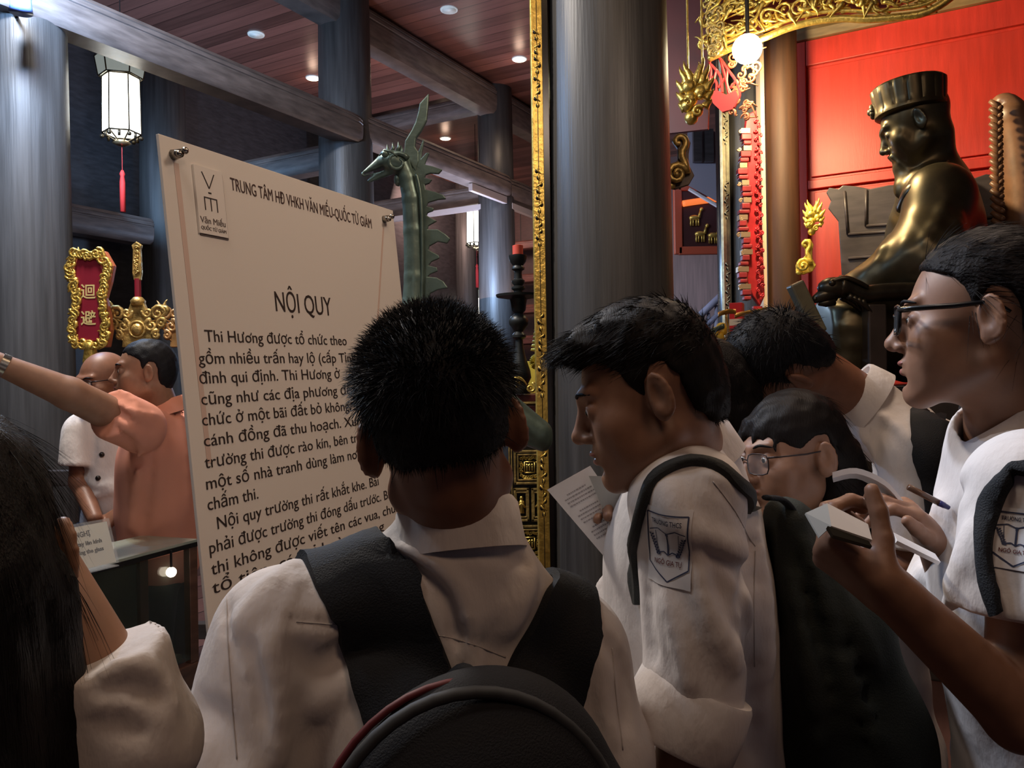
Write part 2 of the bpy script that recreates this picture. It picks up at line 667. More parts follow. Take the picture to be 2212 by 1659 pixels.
def bvh_of(*objs):
    vs, fs = [], []
    for o in objs:
        n = len(vs)
        mw = o.matrix_world if o.parent is None else Matrix.Identity(4)
        vs += [v.co.copy() for v in o.data.vertices]
        fs += [tuple(i + n for i in p.vertices) for p in o.data.polygons]
    return BVHTree.FromPolygons(vs, fs)


def hit(bvh, px, py, d_fallback=1.0):
    """first surface point seen at a photo pixel, and its normal."""
    d = (at(px, py, 1.0) - CAM).normalized()
    loc, n, i, dist = bvh.ray_cast(CAM, d)
    if loc is None:
        p = at(px, py, d_fallback)
        loc, n, i, dist = bvh.find_nearest(p)
    if n.dot(d) > 0:
        n = -n
    return loc, n


def catmull(pts, per=6):
    pts = [Vector(p) for p in pts]
    out = []
    for i in range(len(pts) - 1):
        p0, p1, p2, p3 = pts[max(i - 1, 0)], pts[i], pts[i + 1], pts[min(i + 2, len(pts) - 1)]
        for k in range(per):
            t = k / per
            out.append(0.5 * ((2 * p1) + (p2 - p0) * t + (2 * p0 - 5 * p1 + 4 * p2 - p3) * t * t + (3 * p1 - p0 - 3 * p2 + p3) * t ** 3))
    out.append(pts[-1])
    return out


def strap_mesh(bvh, left, right, thick, off=0.003, per=5, cols=7):
    """a padded band lying on a surface between two edge polylines."""
    L, Rr = catmull(left, per), catmull(right, per)
    mb = MB()
    top, bot = [], []
    for a, b in zip(L, Rr):
        for j in range(cols):
            t = j / (cols - 1)
            p = a.lerp(b, t)
            loc, n, i, dist = bvh.find_nearest(p)
            s = (p - loc)
            if s.length > 1e-6 and s.normalized().dot(n) < 0 and False:
                n = -n
            edge = 1 - abs(2 * t - 1) ** 4
            if s.length > 0.03:          # bridges free of the cloth
                base = p; n = s.normalized()
            else:
                base = loc
            bot.append(base + n * (off * 0.3))
            top.append(base + n * (off + thick * (0.55 + 0.45 * edge)))
    n_r = len(L)
    vs = bot + top
    N = len(bot)
    fs = []
    for i in range(n_r - 1):
        for j in range(cols - 1):
            a, b, c, d = i * cols + j, i * cols + j + 1, (i + 1) * cols + j + 1, (i + 1) * cols + j
            fs.append((N + a, N + b, N + c, N + d)); fs.append((d, c, b, a))
        a, d = i * cols, (i + 1) * cols
        fs.append((a, N + a, N + d, d))
        a, d = i * cols + cols - 1, (i + 1) * cols + cols - 1
        fs.append((d, N + d, N + a, a))
    for j in range(cols - 1):
        a, b = j, j + 1
        fs.append((b, N + b, N + a, a))
        a, b = (n_r - 1) * cols + j, (n_r - 1) * cols + j + 1
        fs.append((a, N + a, N + b, b))
    mb.add(vs, fs)
    return mb


# ------------------------------------------------------------------ palette
column_wood = mat('column wood', (0.050, 0.048, 0.047), 0.45, noise=(7, 0.33, (4, 4, 0.22)), bump=(20, 0.17, (5, 5, 0.18)))
beam_wood = mat('beam wood', (0.13, 0.105, 0.095), 0.45, noise=(5, 0.35, (1, 1, 6)), bump=(14, 0.12, (1, 1, 6)))
dark_wood = mat('dark wood', (0.045, 0.040, 0.042), 0.45, noise=(8, 0.3, (1, 1, 4)))
wall_wood = plank_mat('wall boards', (0.09, 0.042, 0.036), 0.0, 0.22)
gold = mat('gilded wood', (0.78, 0.55, 0.13), 0.34, 0.75, noise=(30, 0.3), bump=(60, 0.35))
gold_old = mat('worn gilding', (0.52, 0.36, 0.12), 0.42, 0.7, noise=(25, 0.45), bump=(60, 0.4))
black_lacquer = mat('black lacquer', (0.012, 0.010, 0.010), 0.25)
red_lacquer = mat('red lacquer', (0.42, 0.022, 0.03), 0.35, noise=(12, 0.25))
red_paint = mat('red painted boards', (0.52, 0.030, 0.018), 0.45, noise=(5, 0.12, (6, 6, 0.6)), bump=(30, 0.06, (6, 6, 0.4)))
bronze = mat('brown bronze', (0.105, 0.085, 0.048), 0.36, 0.75, noise=(9, 0.25))
bronze_green = mat('green patinated bronze', (0.13, 0.185, 0.155), 0.36, 0.55, noise=(14, 0.3), bump=(40, 0.1))
bronze_dark = mat('dark bronze', (0.075, 0.062, 0.042), 0.35, 0.75, noise=(14, 0.3))
white_board = mat('white board', (0.78, 0.735, 0.68), 0.55, spec=0.3)
ink = mat('dark brown ink', (0.028, 0.018, 0.016), 0.6)
steel = mat('steel', (0.35, 0.33, 0.30), 0.25, 1.0)
paper = mat('white paper', (0.80, 0.79, 0.80), 0.7, spec=0.2)
glass = mat('clear glass', (0.75, 0.85, 0.82), 0.03, transmission=1.0)
pane = mat('case glass', (0.05, 0.06, 0.05), 0.04, alpha=0.30, spec=0.9)

A2, B2 = V(0.489, 0.872, 0), V(-0.872, 0.489, 0)          # the two directions of the timber frame
UZ = V(0, 0, 1)
ceiling_wood = plank_mat('ceiling boards', (0.15, 0.062, 0.047), math.atan2(B2.y, B2.x), 0.16, rough=0.32, amt=0.45)


def struct(name, mb, m, smooth=False, label=None, bevel=0):
    o = mb.build(name, m, None, smooth, bevel)
    o['kind'] = 'structure'
    if label:
        o['label'] = label
    return o


# ------------------------------------------------------------------ floor, ceiling, walls
floor_mat = plank_mat('floor tiles', (0.10, 0.045, 0.035), math.atan2(A2.y, A2.x), 0.3, rough=0.4)
struct('floor', MB().box((0, 5, -0.05), (14, 14, 0.05)), floor_mat)
struct('ceiling', MB().box((0, 6.5, 5.15), (14, 12.5, 0.05)), ceiling_wood)


def wall(name, p, d, length, h, m, t=0.06):
    d = d.normalized()
    n = V(-d.y, d.x, 0)
    c = Vector(p) + d * (length / 2) + UZ * (h / 2)
    return struct(name, MB().box(c, (length / 2, t, h / 2), (d, n, UZ)), m)


wall('wall_back', (-14, 23.0, 0), V(0.872, -0.489, 0), 26, 5.1, wall_wood)
wall('wall_left', (-8.6, 1.0, 0), A2, 18, 5.1, dark_wood)

# ------------------------------------------------------------------ columns
def column(x, y, r, h=5.1, name='column', m=None, label=None):
    prof = [(r * 1.08, 0), (r * 1.09, 0.5), (r * 1.08, 1.5), (r * 1.04, 2.6), (r, 3.8), (r * 0.95, h)]
    return struct(name, MB().lathe((x, y, 0), prof, 40), m or column_wood, True, label)


LX, C1, C2 = V(-2.95, 4.93, 0), V(-1.504, 7.5, 0), V(-0.158, 9.9, 0)
C3 = C1 + B2 * 2.55
C4 = C2 + B2 * 2.55
C5 = C2 + A2 * 2.75
column(LX.x, LX.y, 0.245, label='dark wooden column at the edge beside the bright lantern')
column(C1.x, C1.y, 0.245, label='dark column behind the notice board')
column(C2.x, C2.y, 0.22, label='bluish column behind the tall candlestick')
for c in (C3, C4, C5):
    column(c.x, c.y, 0.24, label='far column of the timber frame')
column(-0.76, 14.2, 0.19, label='far column behind the small lantern')
p0 = at(1318, 400, 3.72); P0 = V(p0.x, p0.y, 0)
column(P0.x, P0.y, 0.262, label='thick dark column with the gilt edged couplet board')
p1 = at(1628, 450, 6.3); P1 = V(p1.x, p1.y, 0)
column(P1.x, P1.y, 0.225, label='dark column with the second couplet board')


# ------------------------------------------------------------------ beams with moulded sides
def beam(p, q, z0, z1, wd, m=None, label=None, nose=0.0, plain=False):
    p, q = Vector(p), Vector(q)
    d = (q - p).normalized()
    n = V(-d.y, d.x, 0)
    h = z1 - z0
    hw = wd / 2
    if plain:
        half = [(hw, 0), (hw, h)]
    else:
        half = [(hw * 0.72, 0), (hw * 0.95, h * 0.12), (hw, h * 0.35), (hw, h * 0.62), (hw * 0.93, h * 0.64), (hw * 0.93, h * 0.68),
                (hw, h * 0.70), (hw, h * 0.78), (hw * 0.92, h * 0.80), (hw * 0.92, h * 0.83), (hw * 0.97, h * 0.85), (hw * 0.8, h * 0.97), (hw * 0.55, h)]
    poly = half + [(-a, b) for a, b in half[::-1]]
    mb = MB()
    secs = [(0, 1.0), ((q - p).length, 1.0)]
    if nose:
        L = (q - p).length
        secs = [(0, 1.0), (L - nose, 1.0), (L - nose * 0.55, 0.97), (L - nose * 0.2, 0.86), (L, 0.6)]
    vs = []
    for s_, k in secs:
        for a, b in poly:
            vs.append(p + d * s_ + n * (a * k) + UZ * (z0 + h * 0.5 + (b - h * 0.5) * k))
    N = len(poly)
    fs = []
    for i in range(len(secs) - 1):
        for j in range(N):
            j2 = (j + 1) % N
            fs.append((i * N + j, i * N + j2, (i + 1) * N + j2, (i + 1) * N + j)[::-1])
    fs.append(tuple(range(N)))
    fs.append(tuple((len(secs) - 1) * N + j for j in range(N))[::-1])
    mb.add(vs, fs)
    return struct('beam', mb, m or beam_wood, 'auto', label)


near = V(0.872, -0.489, 0) * 0.15
beam(LX + near - A2 * 0.6, C1 + near - A2 * 0.02, 3.70, 3.95, 0.24, label='moulded tie beam above the bright lantern', nose=0.16)
beam(C1 + near * 0.8, C2 + near - A2 * 0.02, 3.75, 4.0, 0.24, label='moulded tie beam behind the bronze crane', nose=0.16)
beam(C2 + near * 0.8, C5 + near, 3.75, 4.0, 0.22, label='tie beam beside the gilt edged couplet board')
beam(C1 - A2 * 0.1, C2, 4.74, 5.08, 0.26, label='upper beam under the ceiling boards')
beam(C2, C5 + A2 * 3, 4.74, 5.08, 0.26, label='upper beam under the far ceiling')
beam(C1 - A2 * 2.8 , C1 - A2 * 0.1, 4.78, 5.08, 0.26, label='upper beam over the tie beam')
beam(C1 - B2 * 0.05, C3, 3.52, 3.76, 0.2, label='cross beam behind the notice board')
beam(C1 - B2 * 0.05 + UZ * 0, C3, 3.27, 3.32, 0.12, label='thin cross rail behind the notice board', plain=True)
beam(C2, C4, 4.86, 5.06, 0.2, label='upper cross beam above the crane')
beam(C2, C4, 3.72, 3.95, 0.2, label='cross beam behind the crane')
pale = mat('pale edge', (0.42, 0.38, 0.38), 0.5)
beam(C2 - V(0.05, 0.16, 0), C4 - V(0.05, 0.16, 0), 3.62, 3.68, 0.06, m=pale, label='pale strip painted as the lit lower edge of the cross beam', plain=True)  # light on the beam's lower edge put in as a pale strip
beam(C2 + near * 1.3 - A2 * 0.9, C2 + near * 1.3 - A2 * 0.12, 3.66, 3.74, 0.05, m=pale, label='pale rail below the tie beam', plain=True)
beam(C2 + near * 1.3, C5 + near, 3.62, 3.69, 0.06, m=pale, label='pale rail beside the far column', plain=True)
beam(C3 - A2 * 4.5, C3 - A2 * 0.1, 3.02, 3.30, 0.24, label='low beam behind the gilded weapons')
beam(C3, C4, 3.7, 3.95, 0.24, label='far tie beam')
for k, zz in enumerate((2.2, 2.75, 3.3, 3.9)):
    q = V(-5.0, 17.5, 0)
    beam(q, q + V(0.872, -0.489, 0) * 9.0, zz, zz + 0.16, 0.2, m=mat('rail wood', (0.22, 0.085, 0.065), 0.45, noise=(5, 0.3, (1, 1, 6))), label='far wooden rail of the end wall')

# ------------------------------------------------------------------ the red end wall behind the statue
WP, WD = V(2.12, 6.2, 0), V(0.872, -0.489, 0)
WN = V(-0.489, -0.872, 0)                                   # towards the visitors


def wpt(t, z, off=0.0):
    return WP + WD * t + WN * off + UZ * z


mb = MB().box(wpt(1.6, 2.05, -0.06), (1.75, 0.04, 2.05), (WD, WN, UZ))
struct('wall_right', mb, red_paint)
t = MB()
for a, b, z0, z1 in ((0.0, 0.16, 1.2, 4.05), (0.16, 3.3, 3.86, 4.05), (0.16, 3.3, 2.93, 3.0), (1.72, 1.80, 3.0, 3.86)):
    t.box(wpt((a + b) / 2, (z0 + z1) / 2, -0.005), ((b - a) / 2 - 0.002, 0.022, (z1 - z0) / 2 - 0.002), (WD, WN, UZ))
for a, b, z0, z1 in ((0.18, 1.70, 3.02, 3.84), (1.82, 3.3, 3.02, 3.84), (0.20, 3.3, 1.3, 2.91)):
    t.box(wpt((a + b) / 2, (z0 + z1) / 2, -0.012), ((b - a) / 2 - 0.004, 0.016, (z1 - z0) / 2 - 0.004), (WD, WN, UZ))
struct('trim_1', t, red_paint, bevel=0.004)
# moulded lintel over the red boards
prof = [(0, 0), (0.05, 0.0), (0.085, 0.05), (0.075, 0.09), (0.10, 0.11), (0.15, 0.2), (0.15, 0.26), (0.12, 0.30), (0, 0.30)]
lt = MB()
vs = []
for tt in (-0.05, 3.4):
    vs += [wpt(tt, 4.05 + z, o) for o, z in prof]
n = len(prof)
lt.add(vs, [(i, (i + 1) % n, n + (i + 1) % n, n + i) for i in range(n)] + [tuple(range(n))[::-1], tuple(range(n, 2 * n))])
struct('trim_2', lt, mat('lintel wood', (0.22, 0.15, 0.07), 0.4, noise=(6, 0.3, (1, 1, 6))), 'auto')
wall('wall_right_upper', WP + WD * -0.3 + UZ * 4.3 - WN * 0.1, WD, 4.0, 0.85, mat('dark red wall', (0.10, 0.012, 0.012), 0.6))
# far side wall seen between the columns
wall('wall_front', (1.5, 13.4, 0), V(0.95, -0.3, 0), 6, 5.1, mat('purple grey boards', (0.12, 0.075, 0.075), 0.6, noise=(4, 0.25, (8, 8, 0.4))))
# post beside the red wall, lit by the lamp
pp = at(1690, 400, 5.75)
column(pp.x, pp.y, 0.112, 4.4, m=mat('brown post', (0.06, 0.024, 0.010), 0.65, noise=(6, 0.3, (4, 4, 0.3))), label='brown round post under the glaring lamp')
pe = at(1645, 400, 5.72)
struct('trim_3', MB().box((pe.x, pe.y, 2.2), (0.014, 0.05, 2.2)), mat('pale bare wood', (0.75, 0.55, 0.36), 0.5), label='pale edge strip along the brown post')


# ================================================================== the notice board
s_ = 1.7 / 1.9002793
BO = CAM + (V(-0.82026936, 1.90027924, 2.10095906) - CAM) * s_
BU, BW = V(0.37722072, 0.92582153, 0.02364376).normalized(), V(-0.08991227, 0.01120115, 0.9958867).normalized()
BN = BU.cross(BW).normalized()
if BN.y > 0:
    BN = -BN
BWID, BHGT = 1.0728 * s_, 1.62


def bp(u, v_, off=0.0):
    """point on the board: u from its near edge, v down from the top edge."""
    return BO + BU * u - BW * v_ + BN * off


def bpix(px, py, off=0.0012):
    """where the sight line through a photo pixel meets the board."""
    d = at(px, py, 1.0) - CAM
    k = (BO - CAM).dot(BN) / d.dot(BN)
    q = CAM + d * k - BO
    return q.dot(BU), -q.dot(BW)


board = thing('notice_board', bp(BWID / 2, BHGT, 0), 'big white notice board headed NỘI QUY beside the glass display case', 'notice board')
MB().box(bp(BWID / 2, BHGT / 2, -0.004), (BWID / 2, BHGT / 2, 0.004), (BU, BW, BN)).build('panel', white_board, board, bevel=0.0015)
# stand poles showing through the sheet, painted on as faint tan strips
strip = mat('tan strip', (0.66, 0.50, 0.43), 0.6)
for a, b, c, d, wd in (((380, 352), (452, 1000), 0, 0, 0.007), ((828, 492), (796, 1010), 0, 0, 0.004)):
    u0, v0 = bpix(*a); u1, v1 = bpix(*b)
    u1 = u0 + (u1 - u0) * 1.0
    MB().prism([(-wd, 0), (wd, 0), (wd, 1), (-wd, 1)], bp(u0, v0, 0.0005), BU, (bp(u1, v1) - bp(u0, v0)), BN, 0.0006).build('pole_show_through', strip, board)
for px, py in ((374, 335), (829, 474)):
    u, v_ = bpix(px, py)
    b = MB()
    b.tube([bp(u, v_, 0), bp(u, v_, 0.022)], [0.012, 0.009], 10)
    b.ball(bp(u + 0.008, v_ - 0.006, 0.026), 0.008)
    b.ball(bp(u - 0.008, v_ + 0.004, 0.024), 0.007)
    b.build('bolt', steel, board, True)
# logo plate with its drop shadow edge
u0, v0 = bpix(414, 355); u1, v1 = bpix(467, 478)
lw, lh = 0.088, 0.152
u0 += 0.0
logo = MB().box(bp(u0 + lw / 2, v0 + lh / 2, 0.0025), (lw / 2, lh / 2, 0.0025), (BU, BW, BN)).build('logo_plate', mat('logo white', (0.80, 0.76, 0.71), 0.5), board)
MB().box(bp(u0 + lw / 2 + 0.004, v0 + lh / 2 + 0.004, 0.001), (lw / 2, lh / 2, 0.001), (BU, BW, BN)).build('logo_drop_shadow', mat('grey ink', (0.13, 0.10, 0.09), 0.6), board)
lg = MB()


def lstroke(a, b, wd=0.0022):
    a, b = bp(u0 + a[0], v0 + a[1], 0.0056), bp(u0 + b[0], v0 + b[1], 0.0056)
    d = (b - a); L = d.length; d.normalize()
    lg.box((a + b) / 2, (L / 2, wd / 2, 0.0005), (d, BN.cross(d), BN))


lstroke((0.022, 0.012), (0.041, 0.047)); lstroke((0.041, 0.047), (0.060, 0.012)); lstroke((0.037, 0.057), (0.046, 0.057), 0.003)
lstroke((0.022, 0.069), (0.062, 0.069)); lstroke((0.023, 0.069), (0.023, 0.098)); lstroke((0.042, 0.069), (0.042, 0.098)); lstroke((0.061, 0.069), (0.061, 0.098))
lg.build('logo_mark', ink, logo)
grey_ink = mat('grey ink', (0.13, 0.10, 0.09), 0.6)
text_mesh('lettering', 'Văn Miếu', grey_ink, logo, bp(u0 + 0.004, v0 + 0.128, 0.0056), BU, BW, BN, 0.02, width=0.078)
text_mesh('lettering', 'QUỐC TỬ GIÁM', grey_ink, logo, bp(u0 + 0.004, v0 + 0.143, 0.0056), BU, BW, BN, 0.011, width=0.078)


def bline(body, x0, y0, x1, size, bold=0.0, m=ink):
    """a printed line whose baseline starts at pixel (x0, y0) and ends near column x1 of the photo."""
    u, v_ = bpix(x0, y0)
    d = at(x1, y0, 1.0) - CAM
    # end of the line: same v, where the pixel column x1 meets it
    lo, hi = u, u + 3
    for _ in range(40):
        mid = (lo + hi) / 2
        q = bp(mid, v_) - CAM
        if 1106 + FPX * q.dot(cR) / q.dot(cF) < x1:
            lo = mid
        else:
            hi = mid
    return text_mesh('lettering', body, m, board, bp(u, v_, 0.0008), BU, BW, BN, size, width=lo - u, bold=bold)


HEAD = mat('heading ink', (0.06, 0.03, 0.026), 0.6)
bline('TRUNG TÂM HĐ VHKH VĂN MIẾU-QUỐC TỬ GIÁM', 499, 410, 803, 0.043, 0.0, HEAD)
bline('NỘI QUY', 596, 672, 717, 0.072)
TS = 0.038
for body, x0, y0, x1 in (
        ('Thi Hương được tổ chức theo', 443, 738, 749), ('gồm nhiều trấn hay lộ (cấp Tỉnh', 429, 786, 768),
        ('đình qui định. Thi Hương ở', 431, 829, 735), ('cũng như các địa phương đều', 435, 875, 770),
        ('chức ở một bãi đất bỏ không,', 437, 920, 758), ('cánh đồng đã thu hoạch. Xung', 441, 965, 790),
        ('trường thi được rào kín, bên trong', 443, 1012, 800), ('một số nhà tranh dùng làm nơi làm', 446, 1058, 808),
        ('chấm thi.', 449, 1103, 558), ('Nội quy trường thi rất khắt khe. Bài', 470, 1143, 818),
        ('phải được trường thi đóng dấu trước. Bài', 453, 1197, 848), ('thi không được viết tên các vua, chúa', 457, 1243, 862),
        ('tổ tiên, các vị hoàng cung', 459, 1284, 830)):
    bline(body, x0, y0, x1, TS)
# stand behind the board
for u in (0.30, BWID - 0.30):
    top, foot = bp(u, 0.25, -0.02), bp(u, BHGT, -0.02)
    foot = V(foot.x, foot.y, 0.0) + BN * -0.02
    MB().tube([top, V(foot.x, foot.y, 0.0)], 0.012, 8).build('leg', steel, board, True)
    MB().tube([bp(u, 0.6, -0.03), V(foot.x, foot.y, 0.0) - V(BN.x, BN.y, 0) * 0.35], 0.010, 8).build('leg', steel, board, True)

# ================================================================== glass display case and its card
K, E_, I_ = V(-1.05, 2.69, 0), V(0.347, 0.938, 0).normalized(), V(-0.938, 0.347, 0)
ZT, ZG = 1.0, 0.60
CL, CD = 1.9, 0.24
case = thing('display_case', K - E_ * (CL / 2) + I_ * (CD / 2), 'glass topped wooden display case in front of the man in salmon polo', 'display case')
cwood = mat('case wood', (0.10, 0.045, 0.028), 0.4, noise=(8, 0.35, (1, 1, 5)))


def kp(a, b, z):
    return K - E_ * a + I_ * b + UZ * z


MB().box(kp(CL / 2, CD / 2, ZG / 2), (CL / 2, CD / 2, ZG / 2), (E_, I_, UZ)).build('base', cwood, case, bevel=0.006)
for a in (0.02, CL - 0.02):
    for b in (0.015, CD - 0.015):
        MB().box(kp(a, b, (ZG + ZT) / 2), (0.018, 0.013, (ZT - ZG) / 2), (E_, I_, UZ)).build('post', cwood, case, bevel=0.002)
MB().box(kp(CL / 2, CD / 2, ZT - 0.002), (CL / 2, CD / 2, 0.004), (E_, I_, UZ)).build('top_pane', mat('top glass', (0.40, 0.42, 0.33), 0.06, alpha=0.8, spec=0.9), case)
for b in (0.005, CD - 0.005):
    MB().box(kp(CL / 2, b, ZT - 0.014), (CL / 2, 0.006, 0.007), (E_, I_, UZ)).build('rail', black_lacquer, case)
MB().box(kp(CL / 2, 0.004, (ZG + ZT) / 2 - 0.005), (CL / 2 - 0.04, 0.002, (ZT - ZG) / 2 - 0.02), (E_, I_, UZ)).build('glass_pane', pane, case)
MB().box(kp(CL / 2, CD - 0.01, (ZG + ZT) / 2), (CL / 2 - 0.04, 0.004, (ZT - ZG) / 2 - 0.02), (E_, I_, UZ)).build('back_board', mat('olive cloth', (0.05, 0.052, 0.036), 0.9, noise=(6, 0.4)), case)
MB().box(kp(CL / 2, CD / 2, ZG + 0.02), (CL / 2 - 0.05, CD / 2 - 0.03, 0.012), (E_, I_, UZ)).build('display_cloth', mat('brown cloth', (0.09, 0.075, 0.05), 0.9, noise=(9, 0.4)), case)
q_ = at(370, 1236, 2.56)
MB().ball(q_, 0.016, 12, 8).build('lamp', mat('reflection glow', (1, 0.9, 0.75), 0.5, emit=((1.0, 0.85, 0.65), 9.0)), case, True)  # glowing ball added to stand for a reflection in the glass
MB().tube([q_ + UZ * 0.012, V(q_.x, q_.y, ZT - 0.008)], 0.004, 6).build('glint_stem', black_lacquer, case)
scroll = thing('book', kp(0.42, 0.12, ZG + 0.034), 'open old book lying inside the glass display case', 'book')
MB().box(kp(0.37, 0.12, ZG + 0.043), (0.05, 0.07, 0.008), (E_, I_, UZ)).build('page_block', mat('old paper', (0.42, 0.34, 0.22), 0.8), scroll)
MB().box(kp(0.475, 0.12, ZG + 0.041), (0.05, 0.07, 0.006), (E_, I_, UZ)).build('page_block', MATS['old paper'], scroll)
# acrylic card stand
ca, cb_ = at(150, 1205, 2.17), at(250, 1185, 2.30)
cU_ = (V(cb_.x, cb_.y, 0) - V(ca.x, ca.y, 0)).normalized()
cN_ = V(cU_.y, -cU_.x, 0)
cW_ = (UZ * 0.93 - cN_ * 0.30).normalized()
cF_ = cU_.cross(cW_).normalized()
if cF_.y > 0:
    cF_ = -cF_
org = V(cb_.x, cb_.y, ZT + 0.013)
card = thing('card_stand', org - cU_ * 0.09, 'small white notice card in a clear stand on the display case', 'card stand')
cwid, chgt = 0.19, 0.118
MB().box(org - cU_ * (cwid / 2) + cW_ * (chgt / 2), (cwid / 2, chgt / 2, 0.0015), (cU_, cW_, cF_)).build('card', mat('cream card', (0.80, 0.74, 0.60), 0.5), card)
MB().box(org - cU_ * (cwid / 2) + cW_ * (chgt / 2 + 0.002) + cF_ * 0.004, (cwid / 2 + 0.006, chgt / 2 + 0.006, 0.0015), (cU_, cW_, cF_)).build('clear_cover', mat('acrylic', (0.9, 0.9, 0.85), 0.05, alpha=0.15), card)
MB().box(org - cU_ * (cwid / 2) - cF_ * 0.03 - UZ * 0.002, (cwid / 2 + 0.006, 0.034, 0.0015), (cU_, V(-cU_.y, cU_.x, 0), UZ)).build('foot', MATS['acrylic'], card)
for body, vv, sz, wd, uu in (('ĐỀ NGHỊ', 0.088, 0.020, 0.075, -0.135), ('Không tì tay lên kính', 0.063, 0.016, 0.135, -0.165), ('No touching the glass', 0.040, 0.016, 0.135, -0.165)):
    text_mesh('lettering', body, ink, card, org + cU_ * uu + cW_ * vv + cF_ * 0.0022, cU_, cW_, cF_, sz, width=wd, bold=0.0005)

# ================================================================== lanterns
lamp_white = mat('lit lantern paper', (0.9, 0.9, 0.82), 0.6, emit=((1.0, 0.95, 0.80), 5.0))
lamp_dim = mat('lantern crown paper', (0.55, 0.6, 0.55), 0.6, emit=((0.75, 0.85, 0.8), 0.25))


def lantern(c, k, label, group='hanging lanterns', power=25):
    """six-sided hanging lantern, c = middle of the lit body, k = scale."""
    t = thing('hanging_lantern', c - UZ * (0.30 * k), label, 'lantern', group)
    r, h = 0.15 * k, 0.46 * k
    ring = lambda rr, z, o=0: [c + V(rr * math.cos(PI / 3 * i + 0.3 + o), rr * math.sin(PI / 3 * i + 0.3 + o), z) for i in range(6)]
    b = MB()
    lo, hi = ring(r * 0.98, -h / 2), ring(r * 0.94, h / 2)
    b.add(lo + hi, [(i, (i + 1) % 6, 6 + (i + 1) % 6, 6 + i) for i in range(6)] + [(5, 4, 3, 2, 1, 0)])
    b.build('shade', lamp_white, t)
    cr0, cr1 = ring(r * 1.12, h / 2 + 0.0 * k), ring(r * 1.3, h / 2 + 0.16 * k)
    MB().add(cr0 + cr1, [(i, (i + 1) % 6, 6 + (i + 1) % 6, 6 + i) for i in range(6)]).build('crown', lamp_dim, t)
    f = MB()
    for i in range(6):
        f.tube([lo[i], hi[i], cr0[i], cr1[i]], 0.006 * k, 6)
        f.tube([lo[i], lo[(i + 1) % 6]], 0.007 * k, 6); f.tube([hi[i], hi[(i + 1) % 6]], 0.008 * k, 6)
        f.tube([cr1[i], cr1[(i + 1) % 6]], 0.007 * k, 6); f.tube([cr0[i], cr0[(i + 1) % 6]], 0.006 * k, 6)
        f.ball(lo[i] - UZ * 0.03 * k, 0.018 * k)
        f.tube([lo[i], c - UZ * (h / 2 + 0.09 * k)], 0.006 * k, 6)
        f.tube([cr1[i], c + UZ * (h / 2 + 0.24 * k)], 0.006 * k, 6)
        m_ = (lo[i] + lo[(i + 1) % 6]) / 2
        f.tube([m_, m_ - UZ * 0.05 * k], 0.012 * k, 6)
    f.build('frame', bronze_dark, t, True)
    MB().lathe(c - UZ * (h / 2 + 0.10 * k), [(0.03 * k, 0), (0.075 * k, 0.02 * k), (0.05 * k, 0.04 * k)], 12).build('bottom_plate', mat('brass', (0.6, 0.5, 0.3), 0.3, 0.9), t, True)
    MB().tube([c + UZ * (h / 2 + 0.2 * k), V(c.x, c.y, 5.1)], 0.004, 6).build('cord', black_lacquer, t)
    MB().tube([c - UZ * (h / 2 + 0.1 * k), c - UZ * (h / 2 + 0.30 * k)], 0.003 * k, 5).build('tassel_cord', mat('red cord', (0.5, 0.05, 0.05), 0.7), t)
    z0 = -(h / 2 + 0.30 * k)
    MB().lathe(c, [(0.022 * k, z0 - 0.34 * k), (0.022 * k, z0 - 0.1 * k), (0.016 * k, z0 - 0.05 * k), (0.022 * k, z0 - 0.03 * k), (0.01 * k, z0)], 10).build('tassel', mat('red tassel', (0.75, 0.05, 0.05), 0.7), t, True)
    return t


lantern(at(262, 228, 5.7), 0.86, 'large lit white lantern with red tassel beside the edge column')
lantern(at(1029, 492, 11.2), 0.95, 'small lit lantern hanging beside the bluish column')
lantern(at(1041, 668, 15.0), 0.9, 'tiny far lantern low behind the boy and the candlestick')

# ================================================================== ceiling downlights
hot = mat('lamp glow', (1, 0.9, 0.7), 0.5, emit=((1.0, 0.72, 0.42), 14.0))
off = mat('lamp off white', (0.75, 0.78, 0.74), 0.5, emit=((0.7, 0.75, 0.7), 0.12))  # faint glow set into the colour of unlit lamps and rims


def downlight(px, py, lit, label):
    d = (5.1 - EYE) / ((829.5 - py) / FPX)
    p = at(px, py, d); p.z = 5.1
    t = thing('ceiling_downlight', p, label, 'ceiling lamp', 'ceiling downlights')
    r = 0.072
    MB().lathe(p, [(r * 0.6, -0.004), (r * 1.15, -0.012), (r * 1.2, 0.0)], 20).build('rim', off, t, True)
    MB().lathe(p, [(r * 0.95, -0.016), (r * 0.9, -0.010)], 20).build('lamp', hot if lit else off, t, True)
    if lit:
        light('downlight_beam', 'SPOT', (p.x, p.y, 5.06), 30, (1.0, 0.72, 0.5), (p.x, p.y, 0), 0.05, 120)
        light('downlight_glow', 'POINT', (p.x, p.y, 4.93), 1.2, (1.0, 0.66, 0.48), None, 0.05)


downlight(676, 161, True, 'lit warm downlight on the notice board side of the dark column')
downlight(843, 127, True, 'lit warm downlight over the bronze crane')
downlight(1122, 127, True, 'lit warm downlight next to the gilt edged couplet board')
downlight(962, 296, True, 'lit warm downlight above the tie beam, second ceiling bay')
downlight(553, 65, False, 'unlit white ceiling lamp above the notice board')
downlight(970, 18, False, 'unlit white ceiling lamp at the top over the crane')
